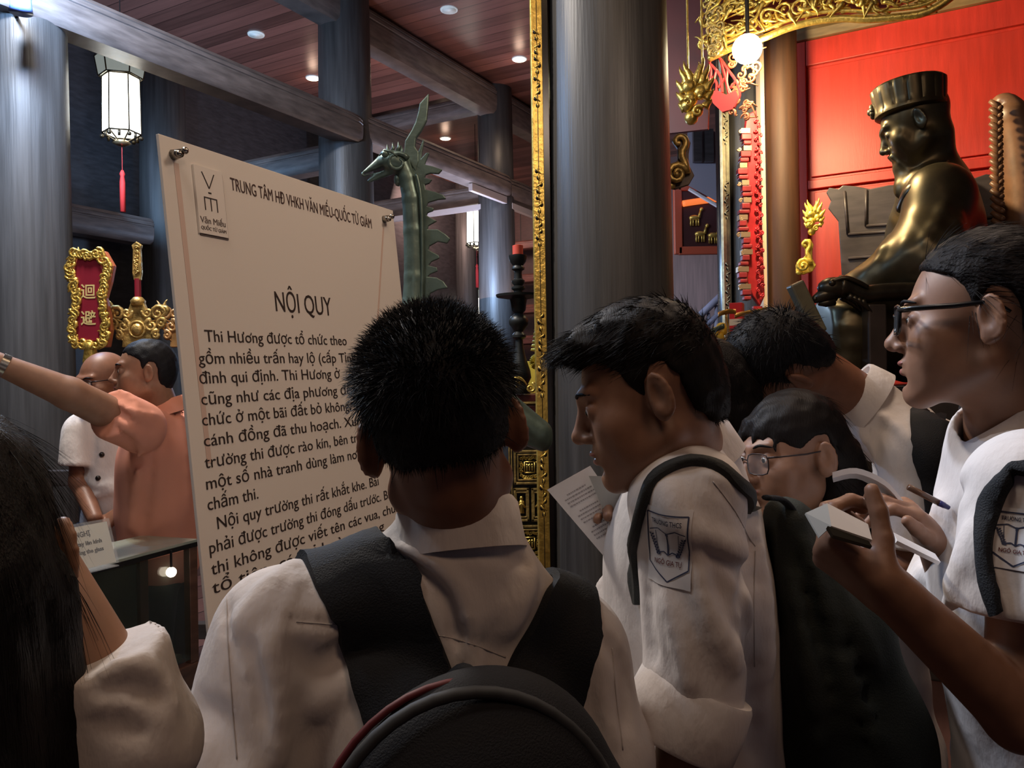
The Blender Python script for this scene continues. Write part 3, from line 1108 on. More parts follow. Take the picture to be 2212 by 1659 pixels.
# blue spot lamp on the edge column
sp = at(45, 8, 4.45)
t = thing('spot_lamp', sp, 'bluish spot lamp high on the edge column', 'spot lamp')
MB().lathe(sp, [(0.02, 0.09), (0.05, 0.07), (0.055, -0.02), (0.06, -0.05)], 16).build('lamp_shade', mat('blue enamel', (0.08, 0.12, 0.3), 0.3), t, True)
MB().lathe(sp - UZ * 0.045, [(0.045, -0.004), (0.05, 0.0)], 16).build('lamp', mat('cool lamp', (0.9, 0.95, 1), 0.5, emit=((0.65, 0.8, 1.0), 12.0)), t, True)
MB().tube([sp + UZ * 0.08, V(LX.x + 0.1, LX.y - 0.22, sp.z + 0.05)], 0.012, 8).build('bracket', black_lacquer, t, True)
light('edge_column_lamp', 'POINT', sp + V(0.12, -0.20, 0.1), 160, (0.30, 0.56, 1.0), None, 0.06)


# ================================================================== carving helpers
def spiral(mb, c, U, W, N, R, turns, a0, rad, sgn=1, lead=None, n=8, lift=0.0, rise=0.0):
    """a carved curl: tube winding in to c; lead = (u, v) offset from which the stem runs in."""
    pts, rr = [], []
    if lead:
        p0 = (R * math.cos(a0), R * math.sin(a0))
        tang = (-math.sin(a0) * -sgn, math.cos(a0) * -sgn)
        for k in range(5):
            t = k / 5
            q = ((1 - t) ** 2 * lead[0] + 2 * t * (1 - t) * (p0[0] + tang[0] * R * 0.9) + t * t * p0[0],
                 (1 - t) ** 2 * lead[1] + 2 * t * (1 - t) * (p0[1] + tang[1] * R * 0.9) + t * t * p0[1])
            pts.append(c + U * q[0] + W * q[1] + N * lift)
            rr.append(rad * (0.35 + 0.65 * t))
    m = max(int(10 * turns), 6)
    for k in range(m + 1):
        t = k / m
        a = a0 + sgn * 2 * PI * turns * t
        r = R * (1 - 0.86 * t)
        pts.append(c + U * (r * math.cos(a)) + W * (r * math.sin(a)) + N * (lift + rise * t))
        rr.append(rad * (1 - 0.45 * t))
    mb.tube(pts, rr, n)
    mb.ball(pts[-1], rad * 0.9, 8, 5)


def planepix(px, py, P, N):
    d = at(px, py, 1.0) - CAM
    return CAM + d * ((Vector(P) - CAM).dot(N) / d.dot(N))


def tongue(mb, c, U, W, N, ang, L, rad, curl=0.5, n=7):
    """a flame tongue: tapering curved tube leaving c at angle ang."""
    pts, rr = [], []
    p = Vector(c)
    a = ang
    for k in range(7):
        pts.append(p.copy()); rr.append(rad * (1 - (k / 6) ** 1.6) + 0.0008)
        p = p + (U * math.cos(a) + W * math.sin(a)) * (L / 6)
        a += curl / 6 * (1 if k < 3 else -1.6)
    mb.tube(pts, rr, n)


def flame(c, h, U, W, N, label, m, top_z, group=None, rods=True):
    t = thing('gilded_flame_ornament', c - W * (h * 0.5), label, 'ornament', 'gilded flame ornaments')
    b = MB()
    rg = random.Random(3)
    for i in range(6):
        b.ball(c + U * ((rg.random() - 0.5) * h * 0.26) + W * (h * (-0.42 + 0.1 * i)) + N * (0.02 * rg.random()), h * (0.10 + 0.04 * rg.random()), 10, 6)
    for r_, (dx, dy, a, L) in enumerate(((-.12, .12, 1.75, .36), (-.05, .14, 1.7, .42), (.04, .14, 1.5, .44), (.11, .10, 1.4, .36), (-.17, .0, 1.9, .28), (.17, -.02, 1.2, .28),
                                         (-.18, -.14, 2.0, .22), (.17, -.16, 1.1, .22), (-.16, -.28, 2.1, .18), (.15, -.28, 1.0, .18), (0, .04, 1.6, .46), (-.09, -.05, 1.8, .3), (.09, -.05, 1.3, .3))):
        tongue(b, c + U * (dx * h) + W * (dy * h) + N * 0.015, U, W, N, a, L * h, h * 0.075, 0.9 if dx < 0 else -0.9)
    b.build('flames', m, t, True)
    f = MB()
    spiral(f, c + U * (0.06 * h) + W * (-0.36 * h) + N * 0.05 * 1, U, W, N, h * 0.10, 1.2, 0.5, h * 0.03)
    spiral(f, c + U * (-0.10 * h) + W * (-0.2 * h) + N * 0.05, U, W, N, h * 0.08, 1.1, 2.5, h * 0.026, -1)
    f.ball(c + U * (0.1 * h) + W * (-0.12 * h) + N * 0.05, h * 0.05)
    f.build('mask', m, t, True)
    for s in ((-0.11, 0.12) if rods else ()):
        q = c + U * (s * h) + W * (0.35 * h)
        MB().tube([q, V(q.x, q.y, top_z)], 0.0055, 6).build('hanging_rod', m, t)
    return t


def cloud(c, h, U, W, N, label, m, back, group=None):
    t = thing('gilded_cloud_ornament', c - W * (h * 0.5), label, 'ornament', 'gilded cloud ornaments')
    b = MB()
    spiral(b, c + U * (-0.05 * h) + W * (-0.26 * h) + N * 0.015, U, W, N, h * 0.20, 1.6, 0.2, h * 0.065, 1, rise=0.02)
    pts = [c + U * (x * h) + W * (y * h) for x, y in ((0.15, -0.24), (0.12, -0.05), (0.07, 0.08), (0.08, 0.2), (0.14, 0.30), (0.12, 0.42), (0.02, 0.46), (-0.05, 0.40), (-0.03, 0.33), (0.03, 0.34))]
    b.tube(catmull(pts, 4), [h * (0.075 - 0.03 * k / 37) for k in range(37)], 8)
    b.ball(c + U * (-0.16 * h) + W * (-0.45 * h), (h * 0.10, h * 0.05, h * 0.08))
    b.build('curl', m, t, True)
    p = [(-.26, -.46), (-.05, -.5), (.2, -.42), (.30, -.25), (.2, -.05), (.2, .15), (.24, .35), (.16, .52), (0, .53), (-.1, .4), (0, .25), (0, .05), (-.1, -.08), (-.26, -.2)]
    MB().prism([(x * h * 1.02, y * h * 1.02) for x, y in p], c - N * 0.025, U, W, N, 0.022).build('backing', back, t, bevel=0.004)
    return t


gold_bright = mat('bright gilding', (0.85, 0.62, 0.10), 0.4, 0.55, noise=(30, 0.25), bump=(50, 0.3))
brown_back = mat('dark carved back', (0.10, 0.06, 0.035), 0.5)
XV, YV = V(1, 0, 0), V(0, -1, 0)
fU, fW, fN = V(0.94, -0.34, 0), UZ, V(-0.34, -0.94, 0)
flame(at(1502, 200, 4.4), 0.33, fU, fW, fN, 'gilded flame ornament hung on two thin rods beside the red openwork carving', gold, 4.4)
cloud(at(1466, 348, 3.86), 0.255, XV, UZ, YV, 'gilded cloud curl at the edge of the thick dark column', gold_old, brown_back)
flame(at(1758, 470, 5.15), 0.215, fU, fW, fN, 'small bright yellow gilded flame in front of the red wall', gold_bright, 3.2, rods=False)
cloud(at(1739, 555, 5.15), 0.215, fU, fW, fN, 'small bright yellow gilded cloud under the small flame, by the brown post', gold_bright, gold_bright)


# ================================================================== couplet boards wrapped on the columns
def couplet(cx, cy, r, a0, a1, z0, z1, label, rimw, hole_seed, rim_mat, gap=0.05):
    """curved lacquer board on a column, angles in degrees; gilt rim along the edge at a1."""
    t = thing('couplet_board', (cx, cy, z0), label, 'couplet board', 'couplet boards on the columns')
    n = 14
    vs = []
    for rr in (r, r + 0.03):
        for z in (z0, z1):
            for k in range(n + 1):
                a = math.radians(a0 + (a1 - a0) * k / n)
                vs.append(V(cx + rr * math.cos(a), cy + rr * math.sin(a), z))
    m = n + 1
    fs = []
    for k in range(n):
        fs += [(k, k + 1, m + k + 1, m + k), (2 * m + k + 1, 2 * m + k, 3 * m + k, 3 * m + k + 1), (k + 1, k, 2 * m + k, 2 * m + k + 1), (m + k, m + k + 1, 3 * m + k + 1, 3 * m + k)]
    fs += [(0, m, 3 * m, 2 * m), (m - 1, 3 * m - 1, 4 * m - 1, 2 * m - 1)]
    MB().add(vs, fs).build('panel', black_lacquer, t, 'auto')
    a = math.radians(a1)
    er, et = V(math.cos(a), math.sin(a), 0), V(-math.sin(a), math.cos(a), 0)
    base = V(cx, cy, 0) + er * (r + gap)
    MB().box(base + UZ * ((z0 + z1) / 2) , (rimw / 2, 0.012, (z1 - z0) / 2), (er, et, UZ)).build('rim', rim_mat, t, bevel=0.003)
    # carved vine on the rim: dark sunk fields and gilt leaves
    rg = random.Random(hole_seed)
    d = MB(); g = MB()
    z = z0 + 0.1
    while z < z1 - 0.5:
        L = rg.uniform(0.30, 0.42)
        for k in range(int(L / 0.03)):
            zz = z + k * 0.03
            s = math.sin(k * 1.9)
            for sg in (1,):
                d.ball(base + er * (s * rimw * 0.2) + et * 0.010 * sg + UZ * zz, (rimw * 0.2, 0.006, 0.012), 8, 5, (er, et, UZ))
                g.tube([base + et * 0.013 + er * (-s * rimw * 0.25) + UZ * (zz - 0.012), base + et * 0.017 + er * (s * rimw * 0.15) + UZ * (zz + 0.002), base + et * 0.013 + er * (s * rimw * 0.30) + UZ * (zz + 0.014)], [0.002, 0.0045, 0.002], 6)
        z += L + rg.uniform(0.22, 0.3)
    d.box(base + et * 0.0125 + UZ * ((z0 + z1) / 2), (0.0015, 0.001, (z1 - z0) / 2 - 0.06), (er, et, UZ))
    d.build('vine_pattern', black_lacquer, t, True)
    g.build('carved_vine', rim_mat, t, True)
    return t


couplet(P0.x, P0.y, 0.285, 120, 192, 0.10, 4.6, 'black couplet board with carved gilt rim along the thick dark column', 0.052, 2, gold, 0.055)
couplet(P1.x, P1.y, 0.25, 120, 212, 0.6, 4.0, 'couplet board with pale lit gilt edge behind the red lacquer carving', 0.08, 5, mat('lit gilding', (0.85, 0.78, 0.55), 0.45, 0.4, noise=(20, 0.3), bump=(50, 0.3)), 0.06)  # rim gilding made paler to carry the white lamp light

# ================================================================== gilt frieze and red openwork at the top
FP = at(1530, 60, 5.0)
low = [(1530, 128), (1562, 112), (1600, 96), (1645, 84), (1700, 62), (1760, 46), (1820, 40), (1872, 42), (1930, 38), (1990, 30), (2030, 12), (2062, -12)]
fr = thing('carved_frieze', planepix(1780, 40, FP, WN), 'gilded openwork frieze of scrolls hanging across the top above the red wall', 'carved frieze')
lowp = [planepix(x, y, FP, WN) for x, y in low]
b = MB()
b.tube(catmull(lowp, 4), 0.022, 8)
b.tube(catmull([p + UZ * 0.045 for p in lowp], 4), 0.013, 8)
b.build('border', gold, fr, True)
b = MB()
rg = random.Random(11)
for i in range(46):
    s = i / 45 * (len(low) - 1)
    k = min(int(s), len(low) - 2)
    p = lowp[k].lerp(lowp[k + 1], s - k)
    for row in range(3):
        c = p + UZ * (0.10 + 0.12 * row + rg.uniform(-.02, .02)) + WD * rg.uniform(-.02, .02)
        if c.z > 4.25 and False:
            continue
        R = rg.uniform(0.035, 0.06)
        spiral(b, c, WD, UZ, WN, R, rg.uniform(0.9, 1.5), rg.uniform(0, 6.28), rg.uniform(0.009, 0.015), rg.choice((-1, 1)), lead=(rg.uniform(-.1, .1), rg.uniform(-.1, .06)), n=6, lift=rg.uniform(-.02, .03))
        if rg.random() < 0.6:
            tongue(b, c + WN * 0.02, WD, UZ, WN, rg.uniform(0, 6.28), 0.1, 0.014, rg.uniform(-1.5, 1.5), 6)
b.build('scrollwork', gold, fr, True)
bpz = [planepix(x, y, FP - WN * 0.11, WN) for x, y in ((1420, -90), (2090, -90), (2062, -34), (1930, 16), (1720, 46), (1562, 96), (1536, 130), (1530, 280), (1420, 292))]
MB().prism([((q - bpz[0]).dot(WD), (q - bpz[0]).dot(UZ)) for q in bpz], bpz[0], WD, UZ, WN, 0.03).build('backing_board', mat('maroon lacquer', (0.10, 0.012, 0.016), 0.45), fr)
b = MB()
for i in range(14):
    c = planepix(1535 + rg.uniform(0, 25), 20 + i * 7.5, FP, WN)
    spiral(b, c, WD, UZ, WN, 0.035, 1.2, rg.uniform(0, 6.28), 0.012, rg.choice((-1, 1)), lead=(rg.uniform(-.06, .06), rg.uniform(-.06, .06)), n=6, lift=0.02)
b.build('side_leaf', gold_old, fr, True)
rot = thing('red_openwork_carving', planepix(1560, 244, FP, WN), 'red openwork carved tongue hanging beside the glaring lamp', 'carving')
RP = FP - WN * 0.05
b = MB()
lobe = [(1534, 200), (1541, 224), (1561, 243), (1583, 237), (1596, 212), (1590, 196), (1570, 206), (1550, 196)]
b.prism([((planepix(x, y, RP, WN) - RP).dot(WD), (planepix(x, y, RP, WN) - RP).dot(UZ)) for x, y in lobe], RP, WD, UZ, WN, 0.025)
for path in (((1531, 124), (1536, 160), (1530, 190), (1538, 215)), ((1531, 124), (1552, 124), (1572, 150), (1590, 176), (1598, 205), (1586, 232)), ((1536, 140), (1556, 165), (1560, 200)), ((1536, 165), (1548, 180), (1546, 205)),
             ((1556, 128), (1566, 165), (1575, 205)), ((1572, 150), (1570, 180), (1580, 205)), ((1548, 150), (1540, 180)), ((1565, 170), (1552, 190)), ((1588, 178), (1578, 190))):
    b.tube(catmull([planepix(x, y, RP, WN) for x, y in path], 4), 0.0125, 6, flat=0.7)
b.build('tongue', mat('bright red lacquer', (0.62, 0.05, 0.05), 0.4), rot, 'auto')
b = MB()
for i in range(30):
    c = planepix(1578 + rg.uniform(0, 55), 95 + i * 5.5, RP, WN)
    spiral(b, c, WD, UZ, WN, rg.uniform(0.02, 0.035), 1.0, rg.uniform(0, 6.28), 0.009, rg.choice((-1, 1)), lead=(rg.uniform(-.08, .08), rg.uniform(-.08, .08)), n=6)
b.build('lit_scrollwork', mat('orange lacquer', (0.62, 0.22, 0.10), 0.4, 0.3), rot, True)  # lamp light put into the orange tone of the red scrolls

# red lacquer carved strip between the couplet board and the brown post
rc = thing('red_lacquer_carving', at(1625, 660, 5.5), 'tall red lacquer carving with silvery wavy edge beside the brown post', 'carving')
b = MB()
top, botm = at(1630, 240, 5.5), at(1632, 660, 5.5)
b.prism([((at(x, y, 5.5) - top).dot(XV), (at(x, y, 5.5) - top).dot(UZ)) for x, y in ((1612, 250), (1632, 240), (1640, 330), (1644, 480), (1650, 640), (1640, 662), (1624, 640), (1610, 600), (1612, 560), (1606, 500), (1604, 420), (1602, 330))], top, XV, UZ, YV, 0.05)
b.build('board', red_lacquer, rc, bevel=0.006)
b, b2_ = MB(), MB()
for i in range(30):
    y = 285 + i * 12.4
    p = at(1608 + 5 * math.sin(i * 0.7), y, 5.465)
    (b if i % 3 == 0 else b2_).box(p, (0.030 + 0.006 * math.sin(i * 1.9), 0.03, 0.0165 + 0.004 * math.sin(i * 2.1)), (XV, YV, UZ))
    if i % 3 == 0:
        spiral(b, at(1600 + 4 * math.sin(i * 1.3), y, 5.44), XV, UZ, YV, 0.016, 1, i * 1.1, 0.007, n=6)
for m_ in (b, b2_):
    q0, q1 = at(1610, 282, 5.48), at(1612, 650, 5.48)
    m_.tube([q0, q1], 0.012, 6)
b.build('edge_beads', mat('silvered gilding', (0.50, 0.34, 0.22), 0.35, 0.7), rc, 'auto', bevel=0.006)
b2_.build('edge_blocks', mat('dark red lacquer carving', (0.26, 0.025, 0.03), 0.35, noise=(12, 0.3)), rc, bevel=0.008)
b = MB()
for i in range(40):
    spiral(b, at(1633 + (i % 2) * 8 + i * 0.15, 262 + i * 9.6, 5.46), XV, UZ, YV, 0.016, 1, i * 1.7, 0.006, n=6)
b.build('relief', red_lacquer, rc, True)

MB().box(at(1636, 700, 5.5) * 1.0 + V(0, 0, 0), (0.03, 0.02, 0.12)).build('foot', red_lacquer, rc)
q_ = at(1636, 700, 5.5)
MB().box(V(q_.x, q_.y, q_.z / 2), (0.035, 0.03, q_.z / 2)).build('foot_post', dark_wood, rc)

# ================================================================== the glaring lamp
lp = at(1614, 106, 4.72)
t = thing('flood_lamp', lp, 'glaring warm white flood lamp in front of the gilded frieze', 'lamp')
ldir = (at(1500, 500, 2.0) - lp).normalized()
lx = ldir.orthogonal().normalized(); ly = ldir.cross(lx)
MB().lathe(lp - ldir * 0.06, [(0.03, -0.04), (0.06, 0.0), (0.07, 0.03), (0.066, 0.03)], 24, (lx, ly, ldir)).build('reflector', steel, t, True)
MB().ball(lp + ldir * 0.0, (0.085, 0.085, 0.085), 20, 12, (lx, ly, ldir)).build('lamp', mat('glaring lamp', (1, 0.95, 0.8), 0.5, emit=((1.0, 0.86, 0.55), 45.0)), t, True)
MB().tube([lp - ldir * 0.08, lp - ldir * 0.08 + UZ * 0.5], 0.012, 8).build('bracket', black_lacquer, t)
light('flood_lamp_beam', 'SPOT', lp + V(0.16, 0.22, -0.02), 150, (1.0, 0.76, 0.42), at(1840, 330, 5.3), 0.07, 150, 0.5)
light('flood_lamp_spill', 'POINT', lp + V(0.10, 0.12, 0.0), 14, (1.0, 0.76, 0.42), None, 0.07)

# ================================================================== altar with carved front, left of the thick column
AY = 4.10


def ap(px, py, off=0.0):
    p = at(px, py, AY)
    return V(p.x, AY - off, p.z)


aL, aR = ap(1097, 900).x, ap(1097, 900).x + 0.74
ztop = ap(1140, 851).z
altar = thing('altar_table', V((aL + aR) / 2, AY + 0.3, 0), 'black and gilt carved altar table beside the couplet board', 'altar table')
MB().box(((aL + aR) / 2, AY + 0.31, ztop / 2 - 0.02), ((aR - aL) / 2, 0.30, ztop / 2 - 0.02)).build('body', black_lacquer, altar)
MB().box(((aL + aR) / 2, AY + 0.30, ztop - 0.02), ((aR - aL) / 2 + 0.03, 0.34, 0.018)).build('top', mat('dark red lacquer', (0.10, 0.02, 0.02), 0.3), altar, bevel=0.004)
MB().box(((aL + aR) / 2, AY - 0.035, ztop - 0.045), ((aR - aL) / 2 + 0.02, 0.012, 0.006)).build('edge_moulding', gold_old, altar, bevel=0.003)
MB().box(((aL + aR) / 2, AY - 0.018, ztop - 0.075), ((aR - aL) / 2 + 0.01, 0.02, 0.022)).build('cornice', MATS['dark red lacquer'], altar, bevel=0.008)


def carved_panel(x0, x1, y0, y1, kind):
    """framed relief on the altar front; pixel box on the altar plane."""
    a, c = ap(x0, y0), ap(x1, y1)
    cx, cz, hw, hh = (a.x + c.x) / 2, (a.z + c.z) / 2, (c.x - a.x) / 2, (a.z - c.z) / 2
    f = MB()
    for k, w_ in ((1.0, 0.006), (0.80, 0.004)):
        for sx in (-1, 1):
            f.box((cx + sx * hw * k, AY - 0.012, cz), (w_, 0.012, hh * k + w_))
            f.box((cx, AY - 0.012, cz + sx * hh * k), (hw * k + w_, 0.012, w_))
    p = f.build('panel_frame', gold_old, altar, bevel=0.002)
    r_ = MB()
    rr = random.Random(int(x0 + y0))
    if kind == 'square':
        for i in range(26):
            an = i / 26 * 2 * PI
            m_ = max(abs(math.cos(an)), abs(math.sin(an)))
            spiral(r_, V(cx + hw * 0.60 * math.cos(an) / m_, AY - 0.014, cz + hh * 0.60 * math.sin(an) / m_), XV, UZ, YV, 0.011, 1, rr.uniform(0, 6), 0.004, n=5)
        for k in (0.34,):
            for sx in (-1, 1):
                r_.box((cx + sx * hw * k, AY - 0.014, cz), (0.003, 0.008, hh * k)); r_.box((cx, AY - 0.014, cz + sx * hh * k), (hw * k, 0.008, 0.003))
        for q in (-0.18, 0, 0.18):
            r_.box((cx + q * hw, AY - 0.014, cz), (0.004, 0.008, hh * 0.22))
        r_.box((cx, AY - 0.014, cz + hh * 0.12), (hw * 0.25, 0.008, 0.003))
    elif kind == 'figure':
        r_.ball((cx, AY - 0.014, cz + hh * 0.42), (0.010, 0.010, 0.013))
        r_.lathe((cx, AY - 0.012, cz), [(0.016, -hh * 0.55), (0.012, -hh * 0.2), (0.016, 0.0), (0.014, hh * 0.2), (0.006, hh * 0.35)], 10)
        r_.tube([V(cx - 0.02, AY - 0.02, cz - 0.01), V(cx, AY - 0.026, cz + 0.006), V(cx + 0.02, AY - 0.02, cz - 0.015)], 0.006, 6)
    else:
        nx = max(int(hw * 2 / 0.022), 2)
        for i in range(nx):
            x = cx - hw * 0.85 + hw * 1.7 * i / (nx - 1)
            r_.tube([V(x - 0.007, AY - 0.014, cz - hh * 0.5), V(x - 0.007, AY - 0.014, cz + hh * 0.5), V(x + 0.006, AY - 0.014, cz + hh * 0.5), V(x + 0.006, AY - 0.014, cz - hh * 0.2)], 0.003, 5)
    r_.build('relief', gold, p, True)


for k in range(2):
    dx = k * 105
    carved_panel(1112 + dx, 1176 + dx, 975, 1042, 'square')
    carved_panel(1112 + dx, 1141 + dx, 1056, 1122, 'figure'); carved_panel(1150 + dx, 1180 + dx, 1056, 1122, 'figure')
    carved_panel(1112 + dx, 1176 + dx, 1136, 1208, 'square')
    carved_panel(1112 + dx, 1180 + dx, 1222, 1262, 'meander'); carved_panel(1108 + dx, 1182 + dx, 890, 925, 'meander')
st = MB()
for x in (1100, 1105):
    st.box(((ap(x, 1000).x), AY - 0.01, ztop / 2 - 0.06), (0.003, 0.01, ztop / 2 - 0.06))
st.build('side_moulding', gold_old, altar)

# on the altar: candlestick, candle, bracket, offerings
cz = lambda py: EYE - (py - 829.5) / FPX * 4.1 - 0.0
cc = at(1121, 700, 4.1)
kx = 4.1 / FPX
prof = [(22, 850), (24, 838), (18, 828), (25, 815), (23, 800), (15, 775), (9, 750), (8, 733), (15, 728), (15, 723), (9, 716), (13, 710), (21, 700), (22, 692), (17, 683), (9, 677), (15, 670), (17, 655), (19, 646), (48, 641), (49, 636), (10, 634), (10, 628), (15, 624), (15, 620), (9, 617), (14, 611), (14, 606), (9, 602), (8, 590), (9, 585), (14, 582), (14, 578), (11, 574), (17, 566), (20, 556), (20, 552), (16, 552)]
cs = thing('candlestick', V(cc.x, cc.y, ztop), 'tall dark turned candlestick on the carved altar table', 'candlestick')
off_z = ztop - cz(850)
MB().lathe((cc.x, cc.y, 0), [(r * kx, cz(y) + off_z * (y - 530) / 320) for r, y in prof], 24).build('stand', mat('black bronze', (0.03, 0.032, 0.03), 0.4, 0.5), cs, 'auto')
cd_ = MB().lathe((cc.x, cc.y, 0), [(11.5 * kx, cz(552) + 0.004), (11.5 * kx, cz(531)), (9 * kx, cz(530)), (3 * kx, cz(533))], 20).build('candle', mat('red wax', (0.72, 0.09, 0.05), 0.5), None, 'auto')
tag(cd_, 'short thick red candle on top of the tall dark candlestick', 'candle')
br = thing('gilded_bracket', V(at(1120, 850, 3.99).x, 3.99, ztop), 'small gilded scroll bracket at the foot of the candlestick', 'ornament')
b = MB()
for x, y, R, s in ((1116, 828, 14, 1), (1146, 838, 11, -1), (1166, 844, 8, 1)):
    c = at(x, y, 3.985); c.z = max(c.z, ztop + R * 0.0026)
    spiral(b, c, XV, UZ, YV, R * 0.0022, 1.3, 1.0, 0.0075, s, lead=(0.05, -0.008 if s > 0 else 0.02), n=8)
b.build('scroll', gold, br, True)
ob = MB().box((at(1146, 778, 4.3).x, 4.3, ztop + 0.085), (0.036, 0.03, 0.085)).build('offering_box', mat('yellow card', (0.82, 0.66, 0.10), 0.5), None, bevel=0.002)
tag(ob, 'yellow offering box standing behind the candlestick', 'box')
pg = thing('gilded_offering_tower', V(at(1163, 760, 4.2).x, 4.2, ztop), 'gilded tiered offering with a chrysanthemum flower against the couplet board', 'offering')
b = MB()
gx = at(1163, 760, 4.2).x
for i in range(6):
    z = cz(758 - i * 9)
    b.lathe((gx, 4.2, 0), [(0.02, z), (0.042 - i * 0.004, z + 0.004), (0.036 - i * 0.004, z + 0.016), (0.018, z + 0.02)], 14)
b.tube([V(gx, 4.2, ztop), V(gx, 4.2, cz(756))], 0.02, 8)
b.build('tiers', gold_bright, pg, True)
b = MB()
fc = V(at(1161, 782, 4.14).x, 4.14, cz(782))
for i in range(60):
    v_ = Vector((rg.gauss(0, 1), -abs(rg.gauss(0, 0.7)), rg.gauss(0, 1))).normalized()
    b.tube([fc + v_ * 0.012, fc + v_ * 0.042], [0.006, 0.003], 5)
b.tube([fc, V(fc.x, 4.2, fc.z - 0.05)], 0.008, 6)
b.build('flower', mat('yellow petals', (0.85, 0.62, 0.06), 0.5), pg, True)

# ================================================================== offering table and offerings before the statue
oz = at(1560, 737, 4.1).z
oc = at(1655, 740, 4.12); oc.z = 0
oz2 = at(1580, 806, 3.93).z
ot = thing('offering_table', oc, 'grey offering table in front of the statue, behind the crouching boy', 'table')
MB().box(oc + UZ * (oz - 0.02), (0.24, 0.15, 0.02), (WD, WN, UZ)).build('top', mat('grey stone', (0.22, 0.20, 0.17), 0.5), ot, bevel=0.005)
MB().box(oc + UZ * (oz / 2 - 0.02), (0.22, 0.13, oz / 2 - 0.02), (WD, WN, UZ)).build('body', mat('green grey body', (0.10, 0.11, 0.09), 0.5), ot)
MB().box(oc + WN * 0.25 + UZ * (oz2 / 2), (0.23, 0.10, oz2 / 2), (WD, WN, UZ)).build('front_step', MATS['green grey body'], ot, bevel=0.005)
bx = thing('offering_packet', V(at(1592, 700, 4.12).x, 4.12, oz), 'red packet with a cream band on the offering table', 'packet')
c = at(1592, 690, 4.12)
rz = (V(0.9, -0.43, 0), V(0.43, 0.9, 0), UZ)
hh = (at(1592, 655, 4.12).z - oz) / 2
MB().box((c.x, 4.12, oz + hh), (0.032, 0.034, hh), rz).build('wrapper', mat('red foil', (0.75, 0.03, 0.03), 0.35), bx, bevel=0.003)
MB().box((c.x, 4.12, oz + hh * 0.98), (0.0328, 0.0348, hh * 0.17), rz).build('band', mat('cream band', (0.85, 0.72, 0.5), 0.5), bx)
fl = MB()
for i in range(9):
    p = at(1553 + rg.uniform(-8, 10), 712 + rg.uniform(-8, 10), 4.08)
    fl.ball(p, (0.02, 0.014, 0.02), 8, 5)
p = at(1553, 720, 4.08)
fl.tube([p, V(p.x + 0.02, 4.10, oz)], 0.02, 8)
tag(fl.build('yellow_flowers', mat('marigold', (0.9, 0.55, 0.05), 0.5), None, True), 'little bunch of yellow flowers beside the red packet', 'flowers')


def leaf_dish(path, wid, stem_to, label, m, d):
    """lotus-leaf dish: a bent leaf on a thin stem."""
    pts = catmull([at(x, y, d) for x, y in path], 4)
    t = thing('lotus_leaf_dish', at(*stem_to, d), label, 'dish', 'lotus-leaf dishes')
    n = len(pts)
    vs = []
    for i, p in enumerate(pts):
        k = math.sin(PI * (i + 0.4) / (n - 0.2)) * wid
        vs += [p + V(0, -k, 0.02 * k / wid * 0.5), p + V(0, 0, -0.006), p + V(0, k, 0.01)]
        vs += [q + V(0, 0, -0.008) for q in vs[-3:]]
    fs = []
    for i in range(n - 1):
        a, b_ = i * 6, (i + 1) * 6
        fs += [(a, a + 1, b_ + 1, b_), (a + 1, a + 2, b_ + 2, b_ + 1), (a + 3, b_ + 3, b_ + 4, a + 4), (a + 4, b_ + 4, b_ + 5, a + 5), (a, b_, b_ + 3, a + 3), (a + 2, a + 5, b_ + 5, b_ + 2)]
    fs += [(0, 3, 4, 1), (1, 4, 5, 2)]
    MB().add(vs, fs).build('leaf', m, t, True)
    mid = pts[n // 2] - UZ * 0.01
    MB().tube(catmull([mid, mid.lerp(at(*stem_to, d), 0.5) + V(0.01, 0, 0), at(*stem_to, d)], 5), 0.004, 6).build('stem', m, t, True)
    return t


gold_dish = mat('gilt leaf', (0.70, 0.38, 0.08), 0.35, 0.6)
leaf_dish(((1551, 680), (1560, 675), (1575, 672), (1590, 672)), 0.03, (1584, 806), 'small gilt lotus-leaf dish on a thin stem, next to the red packet', gold_dish, 3.93)
leaf_dish(((1587, 682), (1606, 676), (1630, 674), (1650, 668), (1666, 670)), 0.05, (1612, 806), 'wide gilt lotus-leaf dish in front of the red packet', gold_dish, 3.95)
leaf_dish(((1510, 726), (1525, 722), (1545, 712), (1565, 703)), 0.03, (1578, 806), 'green bronze leaf dish on a leaning stem, behind the profile boy', bronze_green, 3.92)

# ================================================================== things seen far behind, between the columns
pf = thing('framed_panel', at(1520, 545, 9.0), 'red framed carved picture panel with gilded animals far behind the columns', 'picture')
pa, pb = at(1462, 405, 9.0), at(1575, 541, 9.0)
pc, ph = (pa + pb) / 2, ((pb.x - pa.x) / 2, (pa.z - pb.z) / 2)
MB().box(pc, (ph[0], 0.02, ph[1])).build('panel', mat('dark panel', (0.06, 0.02, 0.02), 0.4), pf)
f = MB()
for sx in (-1, 1):
    f.box(pc + V(sx * ph[0], -0.02, 0), (0.045, 0.03, ph[1] + 0.04)); f.box(pc + V(0, -0.02, sx * ph[1]), (ph[0], 0.03, 0.045))
f.build('frame', mat('orange red frame', (0.5, 0.10, 0.05), 0.4), pf, bevel=0.01)
f = MB()
for x, y in ((1512, 505), (1540, 508), (1500, 470)):
    c = at(x, y, 8.95)
    f.ball(c, (0.06, 0.02, 0.03)); f.tube([c + V(0.05, 0, 0), c + V(0.07, 0, 0.08)], [0.02, 0.012], 6); f.ball(c + V(0.08, 0, 0.09), 0.022)
    for q in (-0.04, -0.015, 0.02, 0.045):
        f.tube([c + V(q, 0, 0), c + V(q, 0, -0.09)], 0.010, 5)
f.build('gilded_animals', gold, pf, True)
f = MB()
